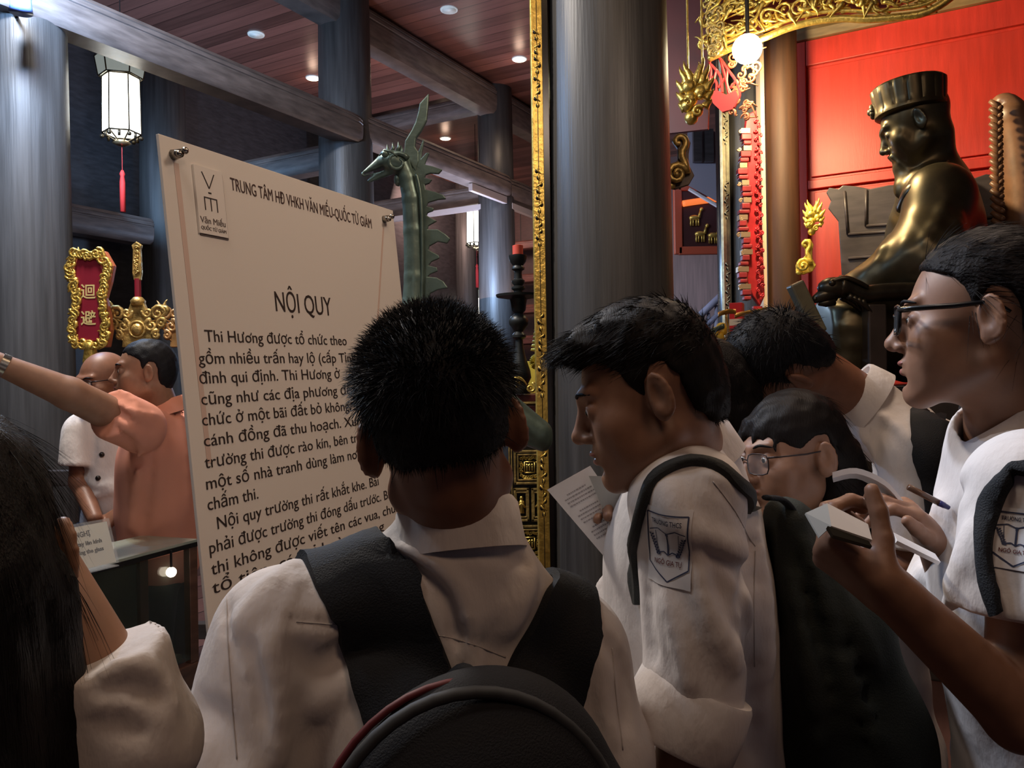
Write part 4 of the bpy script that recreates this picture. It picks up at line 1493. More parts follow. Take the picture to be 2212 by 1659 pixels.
f.tube(catmull([at(x, y, 8.95) for x, y in ((1475, 440), (1500, 436), (1530, 432), (1560, 428))], 3), 0.035, 6)
f.build('red_lamp_strip', mat('lit red strip', (0.7, 0.15, 0.04), 0.4, emit=((1.0, 0.22, 0.05), 0.8)), pf, True)
struct('trim_4', MB().add([at(1485, 255, 8.6), at(1575, 300, 8.6), at(1575, 450, 8.6), at(1485, 400, 8.6)] + [at(1485, 255, 9.6), at(1575, 300, 9.6), at(1575, 450, 9.6), at(1485, 400, 9.6)],
                          [(0, 3, 2, 1), (4, 5, 6, 7), (0, 1, 5, 4), (2, 3, 7, 6), (0, 4, 7, 3), (1, 2, 6, 5)]), mat('blue grey soffit', (0.34, 0.34, 0.42), 0.5))
b = MB()
b.tube([at(1488, 408, 8.55), at(1578, 462, 8.55)], 0.02, 6)
struct('trim_5', b, mat('white edge', (0.8, 0.8, 0.85), 0.4))
f = MB()
for x in (1505, 1530):
    a, c = at(x, 280, 8.55), at(x + 2, 350, 8.55)
    f.box((a + c) / 2, (0.045, 0.03, (a.z - c.z) / 2))
struct('trim_6', f, dark_wood)
sr = thing('stair_railing', at(1520, 740, 8.2), 'pale blue grey stair railing far behind, rising to the second couplet board', 'railing')
p_, q_ = at(1470, 722, 8.2), at(1590, 608, 8.2)
rail = mat('blue grey paint', (0.34, 0.36, 0.50), 0.45)
MB().tube([p_, q_], 0.06, 8, flat=0.6).build('handrail', rail, sr, True)
MB().tube([p_ - UZ * 0.16, q_ - UZ * 0.16], 0.03, 8).build('lower_rail', rail, sr, True)
for k in range(7):
    c = p_.lerp(q_, (k + 0.5) / 7)
    MB().lathe(c, [(0.02, -0.75), (0.03, -0.6), (0.016, -0.45), (0.03, -0.3), (0.016, -0.05)], 8).build('baluster', rail, sr, True)
MB().tube([p_ - UZ * 0.75, q_ - UZ * 0.75], 0.07, 8, flat=0.5).build('stringer', rail, sr, True)
for c_ in (p_, q_):
    MB().tube([c_ - UZ * 0.75, V(c_.x, c_.y, 0)], 0.05, 8).build('post', rail, sr, True)


# ================================================================== ceremonial staffs with gilded heads, behind the two men
def staff(top, r, t):
    MB().tube([top, V(top.x, top.y, 0)], r, 10).build('staff', mat('dark red pole', (0.12, 0.015, 0.015), 0.35), t, True)


SD = 3.9
sc_ = SD / FPX
c = at(194, 655, SD)
nb = thing('ceremonial_name_board', V(c.x, c.y, 0), 'crimson ceremonial board with gilt cloud border and two gold characters', 'ceremonial board')
outline = [(-18, 100), (-26, 70), (-20, 40), (-16, 10), (-20, -20), (-24, -50), (-20, -82), (20, -82), (24, -50), (22, -20), (18, 10), (24, 40), (28, 70), (18, 98), (0, 92)]
bod = [(x * 1.15 * sc_, y * sc_) for x, y in outline]
MB().prism(bod, c, XV, UZ, YV, 0.03).build('panel', mat('crimson lacquer', (0.22, 0.012, 0.03), 0.4), nb, bevel=0.003)
MB().prism([(x * 1.55, y * 1.16) for x, y in bod], c + V(0, 0.03, 0), XV, UZ, YV, 0.03).build('backing', mat('orange lacquer back', (0.45, 0.13, 0.06), 0.4), nb, bevel=0.005)
b = MB()
cl = bod + [bod[0]]
for i in range(len(bod)):
    for k in range(4):
        x, y = (cl[i][0] + (cl[i + 1][0] - cl[i][0]) * k / 4, cl[i][1] + (cl[i + 1][1] - cl[i][1]) * k / 4)
        q = c + XV * (x * 1.32) + UZ * (y * 1.10) + YV * 0.02
        spiral(b, q, XV, UZ, YV, rg.uniform(0.018, 0.026), 1.1, rg.uniform(0, 6.28), 0.009, rg.choice((-1, 1)), lead=(rg.uniform(-.03, .03), rg.uniform(-.03, .03)), n=6)
b.build('cloud_border', gold, nb, True)
gold_paint = mat('gold paint', (0.75, 0.62, 0.28), 0.45, 0.2)
text_mesh('lettering', '迴', gold_paint, nb, c + UZ * (12 * sc_) + YV * 0.0165, XV, UZ, YV, 0.075, align='CENTER', bold=0.001)
text_mesh('lettering', '避', gold_paint, nb, c + UZ * (-45 * sc_) + YV * 0.0165, XV, UZ, YV, 0.075, align='CENTER', bold=0.001)
MB().lathe((c.x, c.y, 0), [(0.03, c.z - 0.33), (0.036, c.z - 0.28), (0.028, c.z - 0.22), (0.04, c.z - 0.19)], 14).build('socket', gold, nb, True)
staff(V(c.x, c.y, c.z - 0.2), 0.016, nb)


def halberd(cx_px, label, d, m, k=1.0, blade=True):
    c = at(cx_px, 690, d)
    s = d / FPX * k
    t = thing('ceremonial_halberd', V(c.x, c.y, 0), label, 'ceremonial weapon', 'ceremonial halberds')
    b = MB()
    for sg in (-1, 1):
        for (x, y, R, a) in ((44, 12, 17, 0.5), (30, -14, 15, 2.0), (52, -10, 11, 1.0), (22, 14, 12, 3.0), (40, -34, 10, 1.5), (58, 18, 8, 0)):
            spiral(b, c + XV * (sg * x * s) + UZ * (y * s) + YV * 0.01, XV, UZ, YV, R * s, 1.2, a if sg > 0 else PI - a, 5.5 * s, sg, lead=(-sg * 14 * s, -18 * s), n=6)
        tongue(b, c + XV * (sg * 50 * s) + UZ * (20 * s), XV, UZ, YV, PI / 2 - sg * 0.7, 26 * s, 5 * s, sg * 0.8)
    b.build('wings', m, t, True)
    MB().prism([(x * s, y * s) for x, y in ((-14, 36), (14, 36), (24, 8), (30, -20), (34, -60), (-34, -60), (-30, -20), (-24, 8))], c, XV, UZ, YV, 0.03).build('plate', m, t, bevel=0.004)
    bb = MB(); bb.ball(c + UZ * (-22 * s) + YV * 0.02, (13 * s, 0.012, 13 * s)); bb.tube([c + XV * (17 * s * math.cos(a)) + UZ * (17 * s * math.sin(a) - 22 * s) + YV * 0.016 for a in [k_ * PI / 8 for k_ in range(17)]], 3 * s, 6, cap=False)
    bb.build('boss', m, t, True)
    if blade:
        MB().lathe((c.x, c.y, c.z), [(14 * s, 30 * s), (16 * s, 40 * s), (9 * s, 48 * s)], 12).build('collar', m, t, True)
        MB().tube([c + UZ * (45 * s), c + UZ * (88 * s)], 7 * s, 8).build('neck', mat('crimson lacquer', (0.22, 0.012, 0.03), 0.4), t)
        MB().prism([(x * s, y * s) for x, y in ((-7, 84), (-10, 100), (-8, 150), (-11, 160), (0, 168), (11, 160), (8, 150), (10, 100), (7, 84))], c, XV, UZ, YV, 0.022).build('blade', m, t, bevel=0.004)
        r2 = MB()
        for i in range(7):
            spiral(r2, c + UZ * ((100 + i * 9) * s) + YV * 0.012, XV, UZ, YV, 5 * s, 1, i, 2.2 * s, n=5)
        r2.build('blade_relief', m, t, True)
    staff(V(c.x, c.y, c.z - 50 * s), 0.016, t)
    return t


halberd(299, 'gilded ceremonial halberd with butterfly wings above the man in salmon polo', 4.0, gold_old)
halberd(402, 'brown gilt ceremonial weapon half hidden behind the notice board edge', 4.5, mat('brown gilding', (0.42, 0.22, 0.08), 0.4, 0.6, noise=(25, 0.3)), 1.0, False)
rk = thing('weapon_rack', V(at(290, 900, 4.15).x, 4.12, 0), 'dark wooden rack carrying the ceremonial staffs behind the two men', 'rack')
for z in (0.25, 1.05):
    MB().box((at(290, 900, 4.15).x, 4.2, z), (1.1, 0.03, 0.04)).build('rail', dark_wood, rk, bevel=0.004)
for s in (-1.05, 1.05):
    MB().box((at(290, 900, 4.15).x + s, 4.2, 0.6), (0.04, 0.05, 0.6)).build('post', dark_wood, rk, bevel=0.004)


# ================================================================== bronze crane
CD_ = 3.05


def cp(px, py, off=0.0):
    p = at(px, py, CD_)
    return V(p.x, CD_ + off, p.z)


ck = CD_ / FPX
crane = thing('bronze_crane', V(cp(940, 900).x, CD_, 0), 'green bronze crane statue with flame crest behind the notice board', 'statue')
lo, hi = cp(690, 1130), cp(1200, 190)
F = Field((lo.x, CD_ - 0.22, lo.z), (hi.x, CD_ + 0.22, hi.z), 0.009, [((cp(780, 300).x, CD_ - 0.08, cp(0, 660).z), (cp(960, 0).x, CD_ + 0.08, cp(0, 285).z), 0.0045)])
# neck, head, bill
F.chain([cp(893, 700), cp(896, 600), cp(893, 500), cp(889, 430), cp(880, 385), cp(868, 358)], [0.048, 0.040, 0.037, 0.035, 0.033, 0.036], 0.008)
F.ell(cp(850, 350), (0.058, 0.042, 0.042), None, 0.012)
F.cone(cp(838, 346), cp(786, 376), 0.036, 0.010, 0.01, flat=(V(0, 1, 0), 0.7))
F.cone(cp(840, 365), cp(797, 391), 0.025, 0.007, 0.008, flat=(V(0, 1, 0), 0.7))
F.cone(cp(786, 376), cp(828, 366), 0.003, 0.007, 0.002, 'sub', flat=(V(0, 1, 0), 8))
# body, tail and folded wings
F.ell(cp(930, 850), (0.30, 0.17, 0.17), None, 0.03)
F.cone(cp(895, 690), cp(900, 800), 0.05, 0.12, 0.05)
F.cone(cp(980, 830), cp(1172, 955), 0.13, 0.035, 0.04, flat=(V(0, 1, 0), 1.1))
F.cone(cp(960, 800), cp(1165, 935), 0.10, 0.05, 0.02)
for i in range(7):
    a = cp(1040 + i * 14, 830 + i * 8, -0.08)
    F.ridge([a, cp(1120 + i * 8, 900 + i * 14, -0.05)], 0.006, -0.006)
F.build('body', bronze_green, crane)
for s in (-1, 1):
    b = MB()
    pts = [cp(862 + 24 * math.cos(a) * (1 - k / 22), 357 - 22 * math.sin(a) * (1 - k / 22), s * 0.036) for k in range(15) for a in [0.4 + k * 0.5]]
    b.tube(pts, [0.010 * (1 - k / 26) for k in range(15)], 8)
    b.ball(cp(835, 338, s * 0.034), 0.014)
    b.tube([cp(822, 341, s * 0.03), cp(835, 331, s * 0.04), cp(850, 335, s * 0.042), cp(862, 345, s * 0.04)], [0.003, 0.006, 0.006, 0.003], 6)
    b.build('cheek_curl', bronze_green, crane, True)
b = MB()
for x, y in ((838, 328), (850, 324), (862, 322), (868, 330)):
    b.tube([cp(x - 4, y + 8), cp(x, y - 6), cp(x - 2, y - 16)], [0.009, 0.006, 0.001], 6)
b.ball(cp(860, 388), (0.016, 0.02, 0.026))
b.build('crown_tuft', bronze_green, crane, True)
# flame crest and serrated mane, a flat casting
def plate(name, pts, th, off=0.0):
    o = cp(900, 400, off)
    return MB().prism([((cp(x, y).x - o.x), (cp(x, y).z - o.z)) for x, y in pts], o, XV, UZ, YV, th).build(name, bronze_green, crane, bevel=0.004)


plate('flame_crest', [(873, 335), (876, 305), (890, 282), (898, 265), (905, 240), (907, 225), (927, 203), (925, 235), (922, 262), (910, 285), (899, 300), (897, 318), (905, 330), (905, 350), (898, 372)], 0.022)
mane = [(895, 360), (903, 330), (908, 318), (914, 302), (917, 304), (912, 330), (911, 342), (922, 330), (928, 331), (920, 350), (918, 356), (935, 360), (956, 367), (948, 376), (930, 375), (920, 378), (918, 385), (934, 388),
        (928, 396), (918, 400), (920, 410), (940, 415), (958, 422), (964, 430), (946, 432), (925, 438), (922, 446), (937, 450), (936, 456), (924, 460), (922, 466), (936, 474), (944, 478), (926, 488), (924, 496), (946, 496), (962, 506),
        (973, 516), (966, 526), (946, 522), (928, 532), (926, 540), (948, 552), (950, 558), (932, 566), (926, 574), (944, 578), (946, 586), (930, 592), (924, 598), (944, 600), (958, 608), (968, 622), (946, 626), (930, 634), (925, 650), (905, 690), (893, 700), (893, 600), (890, 500), (884, 410), (880, 380)]
plate('mane', mane, 0.016)
MB().tube(catmull([cp(x, y, -0.03) for x, y in ((901, 380), (908, 410), (912, 450), (914, 520), (914, 600), (912, 680))], 4), 0.007, 6).build('neck_ridge', bronze_green, crane, True)
for s in (-1, 1):
    MB().tube([cp(940, 900, s * 0.07), V(cp(935, 0).x, CD_ + s * 0.07, 0.75), V(cp(945, 0).x, CD_ + s * 0.07, 0.30)], [0.04, 0.022, 0.025], 10).build('leg', bronze_green, crane, True)
b = MB()
b.ball((cp(945, 0).x, CD_, 0.17), (0.34, 0.24, 0.17), 20, 10)
b.ball((cp(945, 0).x - 0.40, CD_, 0.20), (0.09, 0.06, 0.06))
for x in (-.22, .22):
    for y in (-.2, .2):
        b.ball((cp(945, 0).x + x, CD_ + y, 0.05), (0.09, 0.06, 0.05))
b.build('tortoise_base', bronze_green, crane, True)


# ================================================================== people: shared builders
skin_m = mat('skin', (0.27, 0.140, 0.086), 0.48, noise=(40, 0.10), sss=0.10, spec=0.4)
skin_d = mat('tanned skin', (0.225, 0.104, 0.063), 0.48, noise=(40, 0.10), sss=0.10, spec=0.4)
lip_m = mat('lips', (0.30, 0.105, 0.085), 0.4)
hair_m = mat('black hair', (0.008, 0.008, 0.010), 0.55, spec=0.15, bump=(300, 0.2))
long_hair = mat('long straight hair', (0.007, 0.006, 0.007), 0.5, spec=0.15, bump=(160, 0.4, (4, 4, 0.25)))
hair_soft = mat('brown black hair', (0.008, 0.006, 0.0055), 0.52, spec=0.14, bump=(200, 0.2, (3, 0.5, 0.5)))
cotton = mat('white cotton', (0.70, 0.655, 0.635), 0.9, spec=0.15, bump=(16, 0.30, (1.6, 1.6, 0.7), 0.02), noise=(7, 0.04))
salmon = mat('salmon knit', (0.72, 0.30, 0.20), 0.85, spec=0.2, bump=(700, 0.12))
navy = mat('dark trousers', (0.02, 0.02, 0.03), 0.85)
shoe_m = mat('black shoe', (0.015, 0.015, 0.016), 0.45)
strap_m = mat('black webbing', (0.010, 0.012, 0.016), 0.7, spec=0.3, bump=(500, 0.3))
bag_m = mat('black canvas', (0.012, 0.013, 0.017), 0.75, spec=0.3, bump=(500, 0.25))
bag_green = mat('green black canvas', (0.020, 0.024, 0.020), 0.8, spec=0.25, bump=(400, 0.25))
eye_w = mat('eye white', (0.62, 0.58, 0.54), 0.25)
iris_m = mat('dark iris', (0.010, 0.006, 0.005), 0.15)


def frame_of(fwd, up=(0, 0, 1)):
    f = Vector(fwd).normalized()
    u = Vector(up)
    u = (u - f * u.dot(f)).normalized()
    r = f.cross(u).normalized()
    return (r, f, u)


class Head:
    def __init__(s, o, fwd, up=(0, 0, 1), k=1.0):
        s.o, s.R, s.k = Vector(o), frame_of(fwd, up), k

    def p(s, x, y, z):
        return s.o + (s.R[0] * x + s.R[1] * y + s.R[2] * z) * s.k

    def loc(s, P):
        """grid -> local coordinates (x, y, z)."""
        D = [P[i] - s.o[i] for i in range(3)]
        return [sum(D[i] * s.R[j][i] for i in range(3)) / s.k for j in range(3)]


def add_head(F, h, neck_base, fem=False, lids=True, neck_r=0.052, open_mouth=0.0):
    p, k, R = h.p, h.k, h.R

    def E(x, y, z, r, kk, op='add'):
        F.ell(p(x, y, z), [q * k for q in r], R, kk * k, op)

    def Cn(a, b, ra, rb, kk, op='add', **kw):
        F.cone(p(*a), p(*b), ra * k, rb * k, kk * k, op, **kw)
    F.cone(p(0, -0.028, -0.05), neck_base, neck_r * k, (neck_r + 0.004) * k, 0.02)
    E(0, -0.015, 0.033, (0.073, 0.093, 0.083), 0.03)
    E(0, 0.030, -0.022, (0.060, 0.056, 0.078), 0.03)
    E(0, 0.018, -0.072, (0.044, 0.052, 0.030), 0.03)
    jw = 0.046 if fem else 0.051
    for s in (-1, 1):
        E(s * 0.042, 0.053, -0.022, (0.022, 0.022, 0.020), 0.02)
        E(s * 0.034, 0.050, -0.048, (0.026, 0.026, 0.032), 0.025)
        Cn((s * jw, -0.006, -0.058), (s * 0.016, 0.066, -0.097), 0.017, 0.015, 0.025)
    E(0, 0.073, -0.101, (0.019, 0.016, 0.014), 0.02)
    E(0, 0.073, -0.064, (0.027, 0.018, 0.026), 0.02)
    for s in (-1, 1):
        bw = 0.0045 if fem else 0.0075
        Cn((s * 0.038, 0.0745, 0.026), (s * 0.010, 0.0855, 0.021), bw, bw + 0.001, 0.014)
        E(s * 0.031, 0.098, 0.001, (0.017, 0.016, 0.010), 0.014, 'sub')
        if lids:
            E(s * 0.031, 0.0735, 0.000, (0.0150, 0.0145, 0.0125), 0.004)
            E(s * 0.031, 0.0885, 0.0005, (0.0122, 0.0064, 0.0048), 0.0015, 'sub')
    Cn((0, 0.083, 0.014), (0, 0.103, -0.027), 0.0072, 0.0098, 0.012)
    E(0, 0.1035, -0.031, (0.0112, 0.0115, 0.0095), 0.008)
    for s in (-1, 1):
        E(s * 0.0125, 0.0935, -0.0355, (0.0072, 0.0100, 0.0070), 0.005)
        E(s * 0.0065, 0.1005, -0.0425, (0.0038, 0.0050, 0.0035), 0.002, 'sub')
    E(0, 0.0895, -0.0570, (0.0215, 0.0085, 0.0055), 0.005)
    E(0, 0.0870, -0.0685, (0.0185, 0.0085, 0.0065), 0.005)
    E(0, 0.0980, -0.0628, (0.0205, 0.0100, 0.0014 + open_mouth), 0.0015, 'sub')
    E(0, 0.0900, -0.0810, (0.020, 0.008, 0.0060), 0.008, 'sub')
    for s in (-1, 1):                                            # ears
        er = Vector(h.R[0]) * s
        a2 = (h.R[1] * 0.87 - er * 0.45 - h.R[2] * 0.15).normalized()
        a3 = (h.R[2] - a2 * h.R[2].dot(a2)).normalized()
        a1 = a2.cross(a3)
        a1 = a1 if a1.dot(er) > 0 else -a1
        Re = (a1, a2, a3)
        F.ell(p(s * 0.0825, -0.011, -0.002), [0.0070 * k, 0.0155 * k, 0.0290 * k], Re, 0.006 * k)
        F.ell(p(s * 0.0735, -0.008, -0.004), [0.010 * k, 0.012 * k, 0.022 * k], None, 0.010 * k)
        F.ell(p(s * 0.0825, -0.011, -0.001) + (Re[0] * 0.0088 + Re[1] * 0.003) * k, [0.0068 * k, 0.0090 * k, 0.0185 * k], Re, 0.004 * k, 'sub')
        F.ell(p(s * 0.0810, -0.009, -0.002) + (Re[1] * 0.006 - Re[2] * 0.024) * k, [0.0055 * k, 0.009 * k, 0.010 * k], Re, 0.008 * k)
        pts = []
        for a in range(9):
            t = -0.9 + a * 0.46
            yy = -0.0142 * math.sin(t + 0.6)
            pts.append(p(s * 0.0825, -0.011, -0.002) + (Re[0] * 0.0030 + Re[1] * yy + Re[2] * (0.0268 * math.cos(t + 0.6))) * k)
        F.chain(pts, [0.0028 * k] * 9, 0.003 * k)


def face_parts(h, root, lips=True, eyes=True, brows=True, m_lip=None):
    p, k = h.p, h.k
    if eyes:
        for s in (-1, 1):
            e = MB().ball(p(s * 0.031, 0.0735, 0.000), 0.0127 * k, 16, 10, h.R).build('eye', eye_w, root, True)
            q = p(s * 0.031, 0.0735 + 0.0085, -0.0005)
            MB().ball(q, 0.0057 * k, 12, 8, h.R).build('iris', iris_m, e, True)
    if lips:
        lo = [min(p(x, y, z)[i] for x in (-.03, .03) for y in (.06, .11) for z in (-.085, -.045)) for i in range(3)]
        hi = [max(p(x, y, z)[i] for x in (-.03, .03) for y in (.06, .11) for z in (-.085, -.045)) for i in range(3)]
        F = Field(lo, hi, 0.0016 * k)
        F.ell(p(0, 0.0902, -0.0568), [0.0212 * k, 0.0085 * k, 0.0050 * k], h.R, 0)
        F.ell(p(0, 0.0878, -0.0685), [0.0180 * k, 0.0084 * k, 0.0062 * k], h.R, 0.001)
        F.ell(p(0, 0.0990, -0.0628), [0.0205 * k, 0.0100 * k, 0.0014 * k], h.R, 0.001, 'sub')
        F.build('lips', m_lip or lip_m, root)
    if brows:
        for s in (-1, 1):
            b = MB()
            b.tube(catmull([p(s * 0.014, 0.0925, 0.021), p(s * 0.030, 0.0900, 0.026), p(s * 0.046, 0.0745, 0.022)], 4), [0.0012 * k, 0.002 * k, 0.0026 * k, 0.0026 * k, 0.0026 * k, 0.0024 * k, 0.002 * k, 0.0014 * k, 0.0006 * k], 6)
            b.build('eyebrow', hair_m, root, True)


def poly_sdf(poly, X, Y):
    d = np.full(np.broadcast(X, Y).shape, 1e9)
    s = np.ones_like(d)
    n = len(poly)
    j = n - 1
    for i in range(n):
        a, b = poly[i], poly[j]
        ex, ey = b[0] - a[0], b[1] - a[1]
        wx, wy = X - a[0], Y - a[1]
        t = np.clip((wx * ex + wy * ey) / (ex * ex + ey * ey + 1e-12), 0, 1)
        d = np.minimum(d, (wx - ex * t) ** 2 + (wy - ey * t) ** 2)
        c = np.stack([np.broadcast_to(Y >= a[1], d.shape), np.broadcast_to(Y < b[1], d.shape), ex * wy > ey * wx])
        flip = c.all(0) | (~c).all(0)
        s = np.where(flip, -s, s)
        j = i
    return s * np.sqrt(d)


def hair_field(h, shapes, keep, step=0.004, ext=0.16, low=0.16, soft=0.006, extra=None, waves=(0.0012, 160)):
    """shapes: ('e', c, r) ellipsoids / ('c', a, b, ra, rb) cones in head space; keep: side-view outline (y, z)."""
    k = h.k
    e = ext * k
    lo = Vector(h.o) - Vector((e, e, max(e, low * k)))
    hi = Vector(h.o) + Vector((e, e, e + 0.03 * k))
    F = Field(lo, hi, step * k)
    for sh in shapes:
        if sh[0] == 'e':
            F.ell(h.p(*sh[1]), [q * k for q in sh[2]], h.R, (sh[3] if len(sh) > 3 else 0.012) * k)
        else:
            F.cone(h.p(*sh[1]), h.p(*sh[2]), sh[3] * k, sh[4] * k, (sh[5] if len(sh) > 5 else 0.012) * k)
    if keep:
        def fn(A, P):
            x, y, z = h.loc(P)
            d = poly_sdf(keep, y + 0 * x, z + 0 * x) * k
            kk = soft * k
            hh = np.maximum(kk - np.abs(A - d), 0) / kk
            return np.maximum(A, d) + hh * hh * (kk * 0.25)
        F.apply(fn)
    if extra:
        for sh in extra:
            if sh[0] == 'e':
                F.ell(h.p(*sh[1]), [q * k for q in sh[2]], h.R, (sh[3] if len(sh) > 3 else 0.012) * k)
            else:
                F.cone(h.p(*sh[1]), h.p(*sh[2]), sh[3] * k, sh[4] * k, (sh[5] if len(sh) > 5 else 0.012) * k)
    if waves:
        F.waves(waves[0] * k, waves[1] / k, 5)
    return F


def strands(vs, q, h, n, length, width, dirfn, seed=1, sel=None):
    """thin tapering locks rooted on the hair surface -> (verts, quads)."""
    rg = np.random.default_rng(seed)
    A = vs[q]
    c = A.mean(1)
    nn = np.cross(A[:, 2] - A[:, 0], A[:, 3] - A[:, 1])
    area = np.linalg.norm(nn, axis=1) + 1e-12
    nn = nn / area[:, None]
    Rm = np.array([list(x) for x in h.R])
    L = (c - arr(h.o)) @ Rm.T / h.k
    wgt = area.copy()
    if sel is not None:
        wgt = wgt * sel(L[:, 0], L[:, 1], L[:, 2])
    idx = rg.choice(len(c), n, p=wgt / wgt.sum())
    c, nn, L = c[idx], nn[idx], L[idx]
    nl = nn @ Rm.T
    d = dirfn(L, nl, rg)                       # local direction, not unit
    d = d / (np.linalg.norm(d, axis=1)[:, None] + 1e-9)
    dw = d @ Rm
    ln = length * h.k * rg.uniform(0.6, 1.25, n)
    droop = np.array([list(h.R[2])]) * -0.25
    V_, Q_ = [], []
    side = np.cross(dw, nn); side /= np.linalg.norm(side, axis=1)[:, None] + 1e-9
    sd2 = np.cross(dw, side)
    segs = 3
    base = c - nn * 0.004 * h.k
    rows = []
    for s in range(segs + 1):
        t = s / segs
        ctr = base + dw * (ln * t)[:, None] + droop * (ln * t * t)[:, None]
        r = width * h.k * (1 - 0.92 * t)
        for j in range(3):
            a = 2 * PI * j / 3
            rows.append(ctr + (side * math.cos(a) + sd2 * math.sin(a)) * r)
    Vv = np.stack(rows, 1)                     # n, 12, 3
    m = Vv.shape[1]
    f = []
    for s in range(segs):
        for j in range(3):
            f.append((s * 3 + j, s * 3 + (j + 1) % 3, (s + 1) * 3 + (j + 1) % 3, (s + 1) * 3 + j))
    f = np.array(f)
    Q = (f[None] + (np.arange(n) * m)[:, None, None]).reshape(-1, 4)
    return Vv.reshape(-1, 3), Q


def build_hair(h, F, m, root, locks=()):
    vs, q = F.polys()
    VV, QQ = [vs], [q]
    nv = len(vs)
    for (n, length, width, dirfn, seed, sel) in locks:
        a, b = strands(vs, q, h, n, length, width, dirfn, seed, sel)
        VV.append(a); QQ.append(b + nv); nv += len(a)
    return np_mesh('hair', np.concatenate(VV), np.concatenate(QQ), m, root)


def hand(F, w, d, n, t, curl=(0.5, 0.6, 0.4), k=1.0, thumb=(0.75, 0.55, 0.1), spread=0.0, thumb_bend=-0.3):
    """palm, four bent fingers and a thumb. w wrist, d towards the fingers, n back of the hand, t thumb side."""
    d = Vector(d).normalized(); n = Vector(n); n = (n - d * n.dot(d)).normalized(); t0 = d.cross(n)
    t = t0 if t0.dot(Vector(t)) > 0 else -t0
    w = Vector(w)
    lens = ((0.040, 0.024, 0.019), (0.044, 0.027, 0.020), (0.041, 0.025, 0.019), (0.032, 0.019, 0.017))
    for i in range(4):
        off = t * ((0.028 - 0.0185 * i) * k)
        b0 = w + t * ((0.014 - 0.010 * i) * k) + d * (0.012 * k)
        b1 = w + d * ((0.086 - (0.004, 0, 0.003, 0.010)[i]) * k) + off
        F.cone(b0, b1, 0.0175 * k, 0.0110 * k, 0.014 * k)
        dd, nn, p = d.copy(), n.copy(), b1
        dd = (dd + t * spread * (1.5 - i)).normalized()
        rad = (0.0092, 0.0094, 0.0090, 0.0080)[i] * k
        for j in range(3):
            c = curl[j] * (1 + 0.06 * i)
            nd = (dd * math.cos(c) - nn * math.sin(c)).normalized()
            nn = (nn * math.cos(c) + dd * math.sin(c)).normalized()
            dd = nd
            q = p + dd * (lens[i][j] * k)
            F.cone(p, q, rad, rad * 0.92, 0.004 * k)
            p, rad = q, rad * 0.92
    F.cone(w - d * 0.01 * k, w + d * 0.03 * k, 0.024 * k, 0.022 * k, 0.02 * k, flat=(n, 0.72))
    b = w + d * 0.022 * k + t * 0.020 * k
    dd = (d * thumb[0] + t * thumb[1] - n * thumb[2]).normalized()
    q = b + dd * 0.042 * k
    F.cone(b, q, 0.0165 * k, 0.0115 * k, 0.014 * k)
    dd2 = (dd + t * thumb_bend * 0.5 + d * 0.25).normalized()
    q2 = q + dd2 * 0.030 * k
    F.cone(q, q2, 0.0110 * k, 0.0100 * k, 0.004 * k)
    F.cone(q2, q2 + (dd2 + d * 0.2).normalized() * 0.024 * k, 0.0102 * k, 0.0085 * k, 0.004 * k)
    return q2


def torso_frame(j):
    up = (j['neck'] - j['hip']).normalized()
    r = (j['shR'] - j['shL'])
    r = (r - up * r.dot(up)).normalized()
    f = up.cross(r).normalized()
    return (r, f, up)


def shirt_field(j, step=0.0065, w=1.0, sleeve=(0.062, 0.058), cut=None, belly=1.0, cuts=None, loose=0.0, chest=1.0, trap=0.058):
    """j: neck, shL, shR, slL, slR lists of sleeve points, hip.  cuts: {'L': (p, n)} sleeve ends."""
    r, f, u = torso_frame(j)
    mid = (j['shL'] + j['shR']) / 2
    pts = [j['neck'], j['hip'], mid] + list(j['slL']) + list(j['slR'])
    lo = [min(p[i] for p in pts) - 0.16 for i in range(3)]
    hi = [max(p[i] for p in pts) + 0.16 for i in range(3)]
    lo[2] = max(lo[2], j.get('hem', j['hip'].z - 0.10))
    F = Field(lo, hi, step)
    R = (r, f, u)
    L = (mid - j['hip']).length
    half = (j['shR'] - j['shL']).length / 2
    sp = lambda t: mid.lerp(j['hip'], t)
    F.ell(sp(0.27) , (half * 0.98, (0.118 + loose) * chest, L * 0.40), R, 0.05)
    F.ell(sp(0.62), (half * 0.86 * w, (0.112 + loose) * belly, L * 0.42), R, 0.06)
    F.ell(sp(1.0), (half * 0.90 * w, 0.118 + loose, L * 0.30), R, 0.06)
    F.cone(j['neck'] - u * 0.075, j['neck'] + u * 0.004, 0.088, 0.064, 0.04)
    for s, k in (('shL', 'slL'), ('shR', 'slR')):
        F.cone(j['neck'] - u * 0.03, j[s] + u * 0.006, trap, trap, 0.04)
        F.ell(j[s], (0.066, 0.066, 0.066), None, 0.04)
        ps = j[k]
        cu = () if not cuts or s[-1] not in cuts else cuts[s[-1]]
        q = [j[s]] + list(ps)
        n_ = len(q)
        for i in range(n_ - 1):
            ra = sleeve[0] + (sleeve[1] - sleeve[0]) * i / max(n_ - 1, 1)
            rb = sleeve[0] + (sleeve[1] - sleeve[0]) * (i + 1) / max(n_ - 1, 1)
            F.cone(q[i], q[i + 1], ra, rb, 0.02, cut=cu if i == n_ - 2 else ())
    return F


def seams(bvh, paths, parent, d=1.0):
    for path in paths:
        b = MB()
        pq = catmull([V(x, y, 0) for x, y in path], 8)
        pts = []
        for q in pq:
            p, n = hit(bvh, q.x, q.y, d)
            pts.append(p + n * 0.0004)
        b.tube(pts, 0.0008, 5)
        b.build('seam', mat('seam shade', (0.52, 0.48, 0.46), 0.9), parent, True)


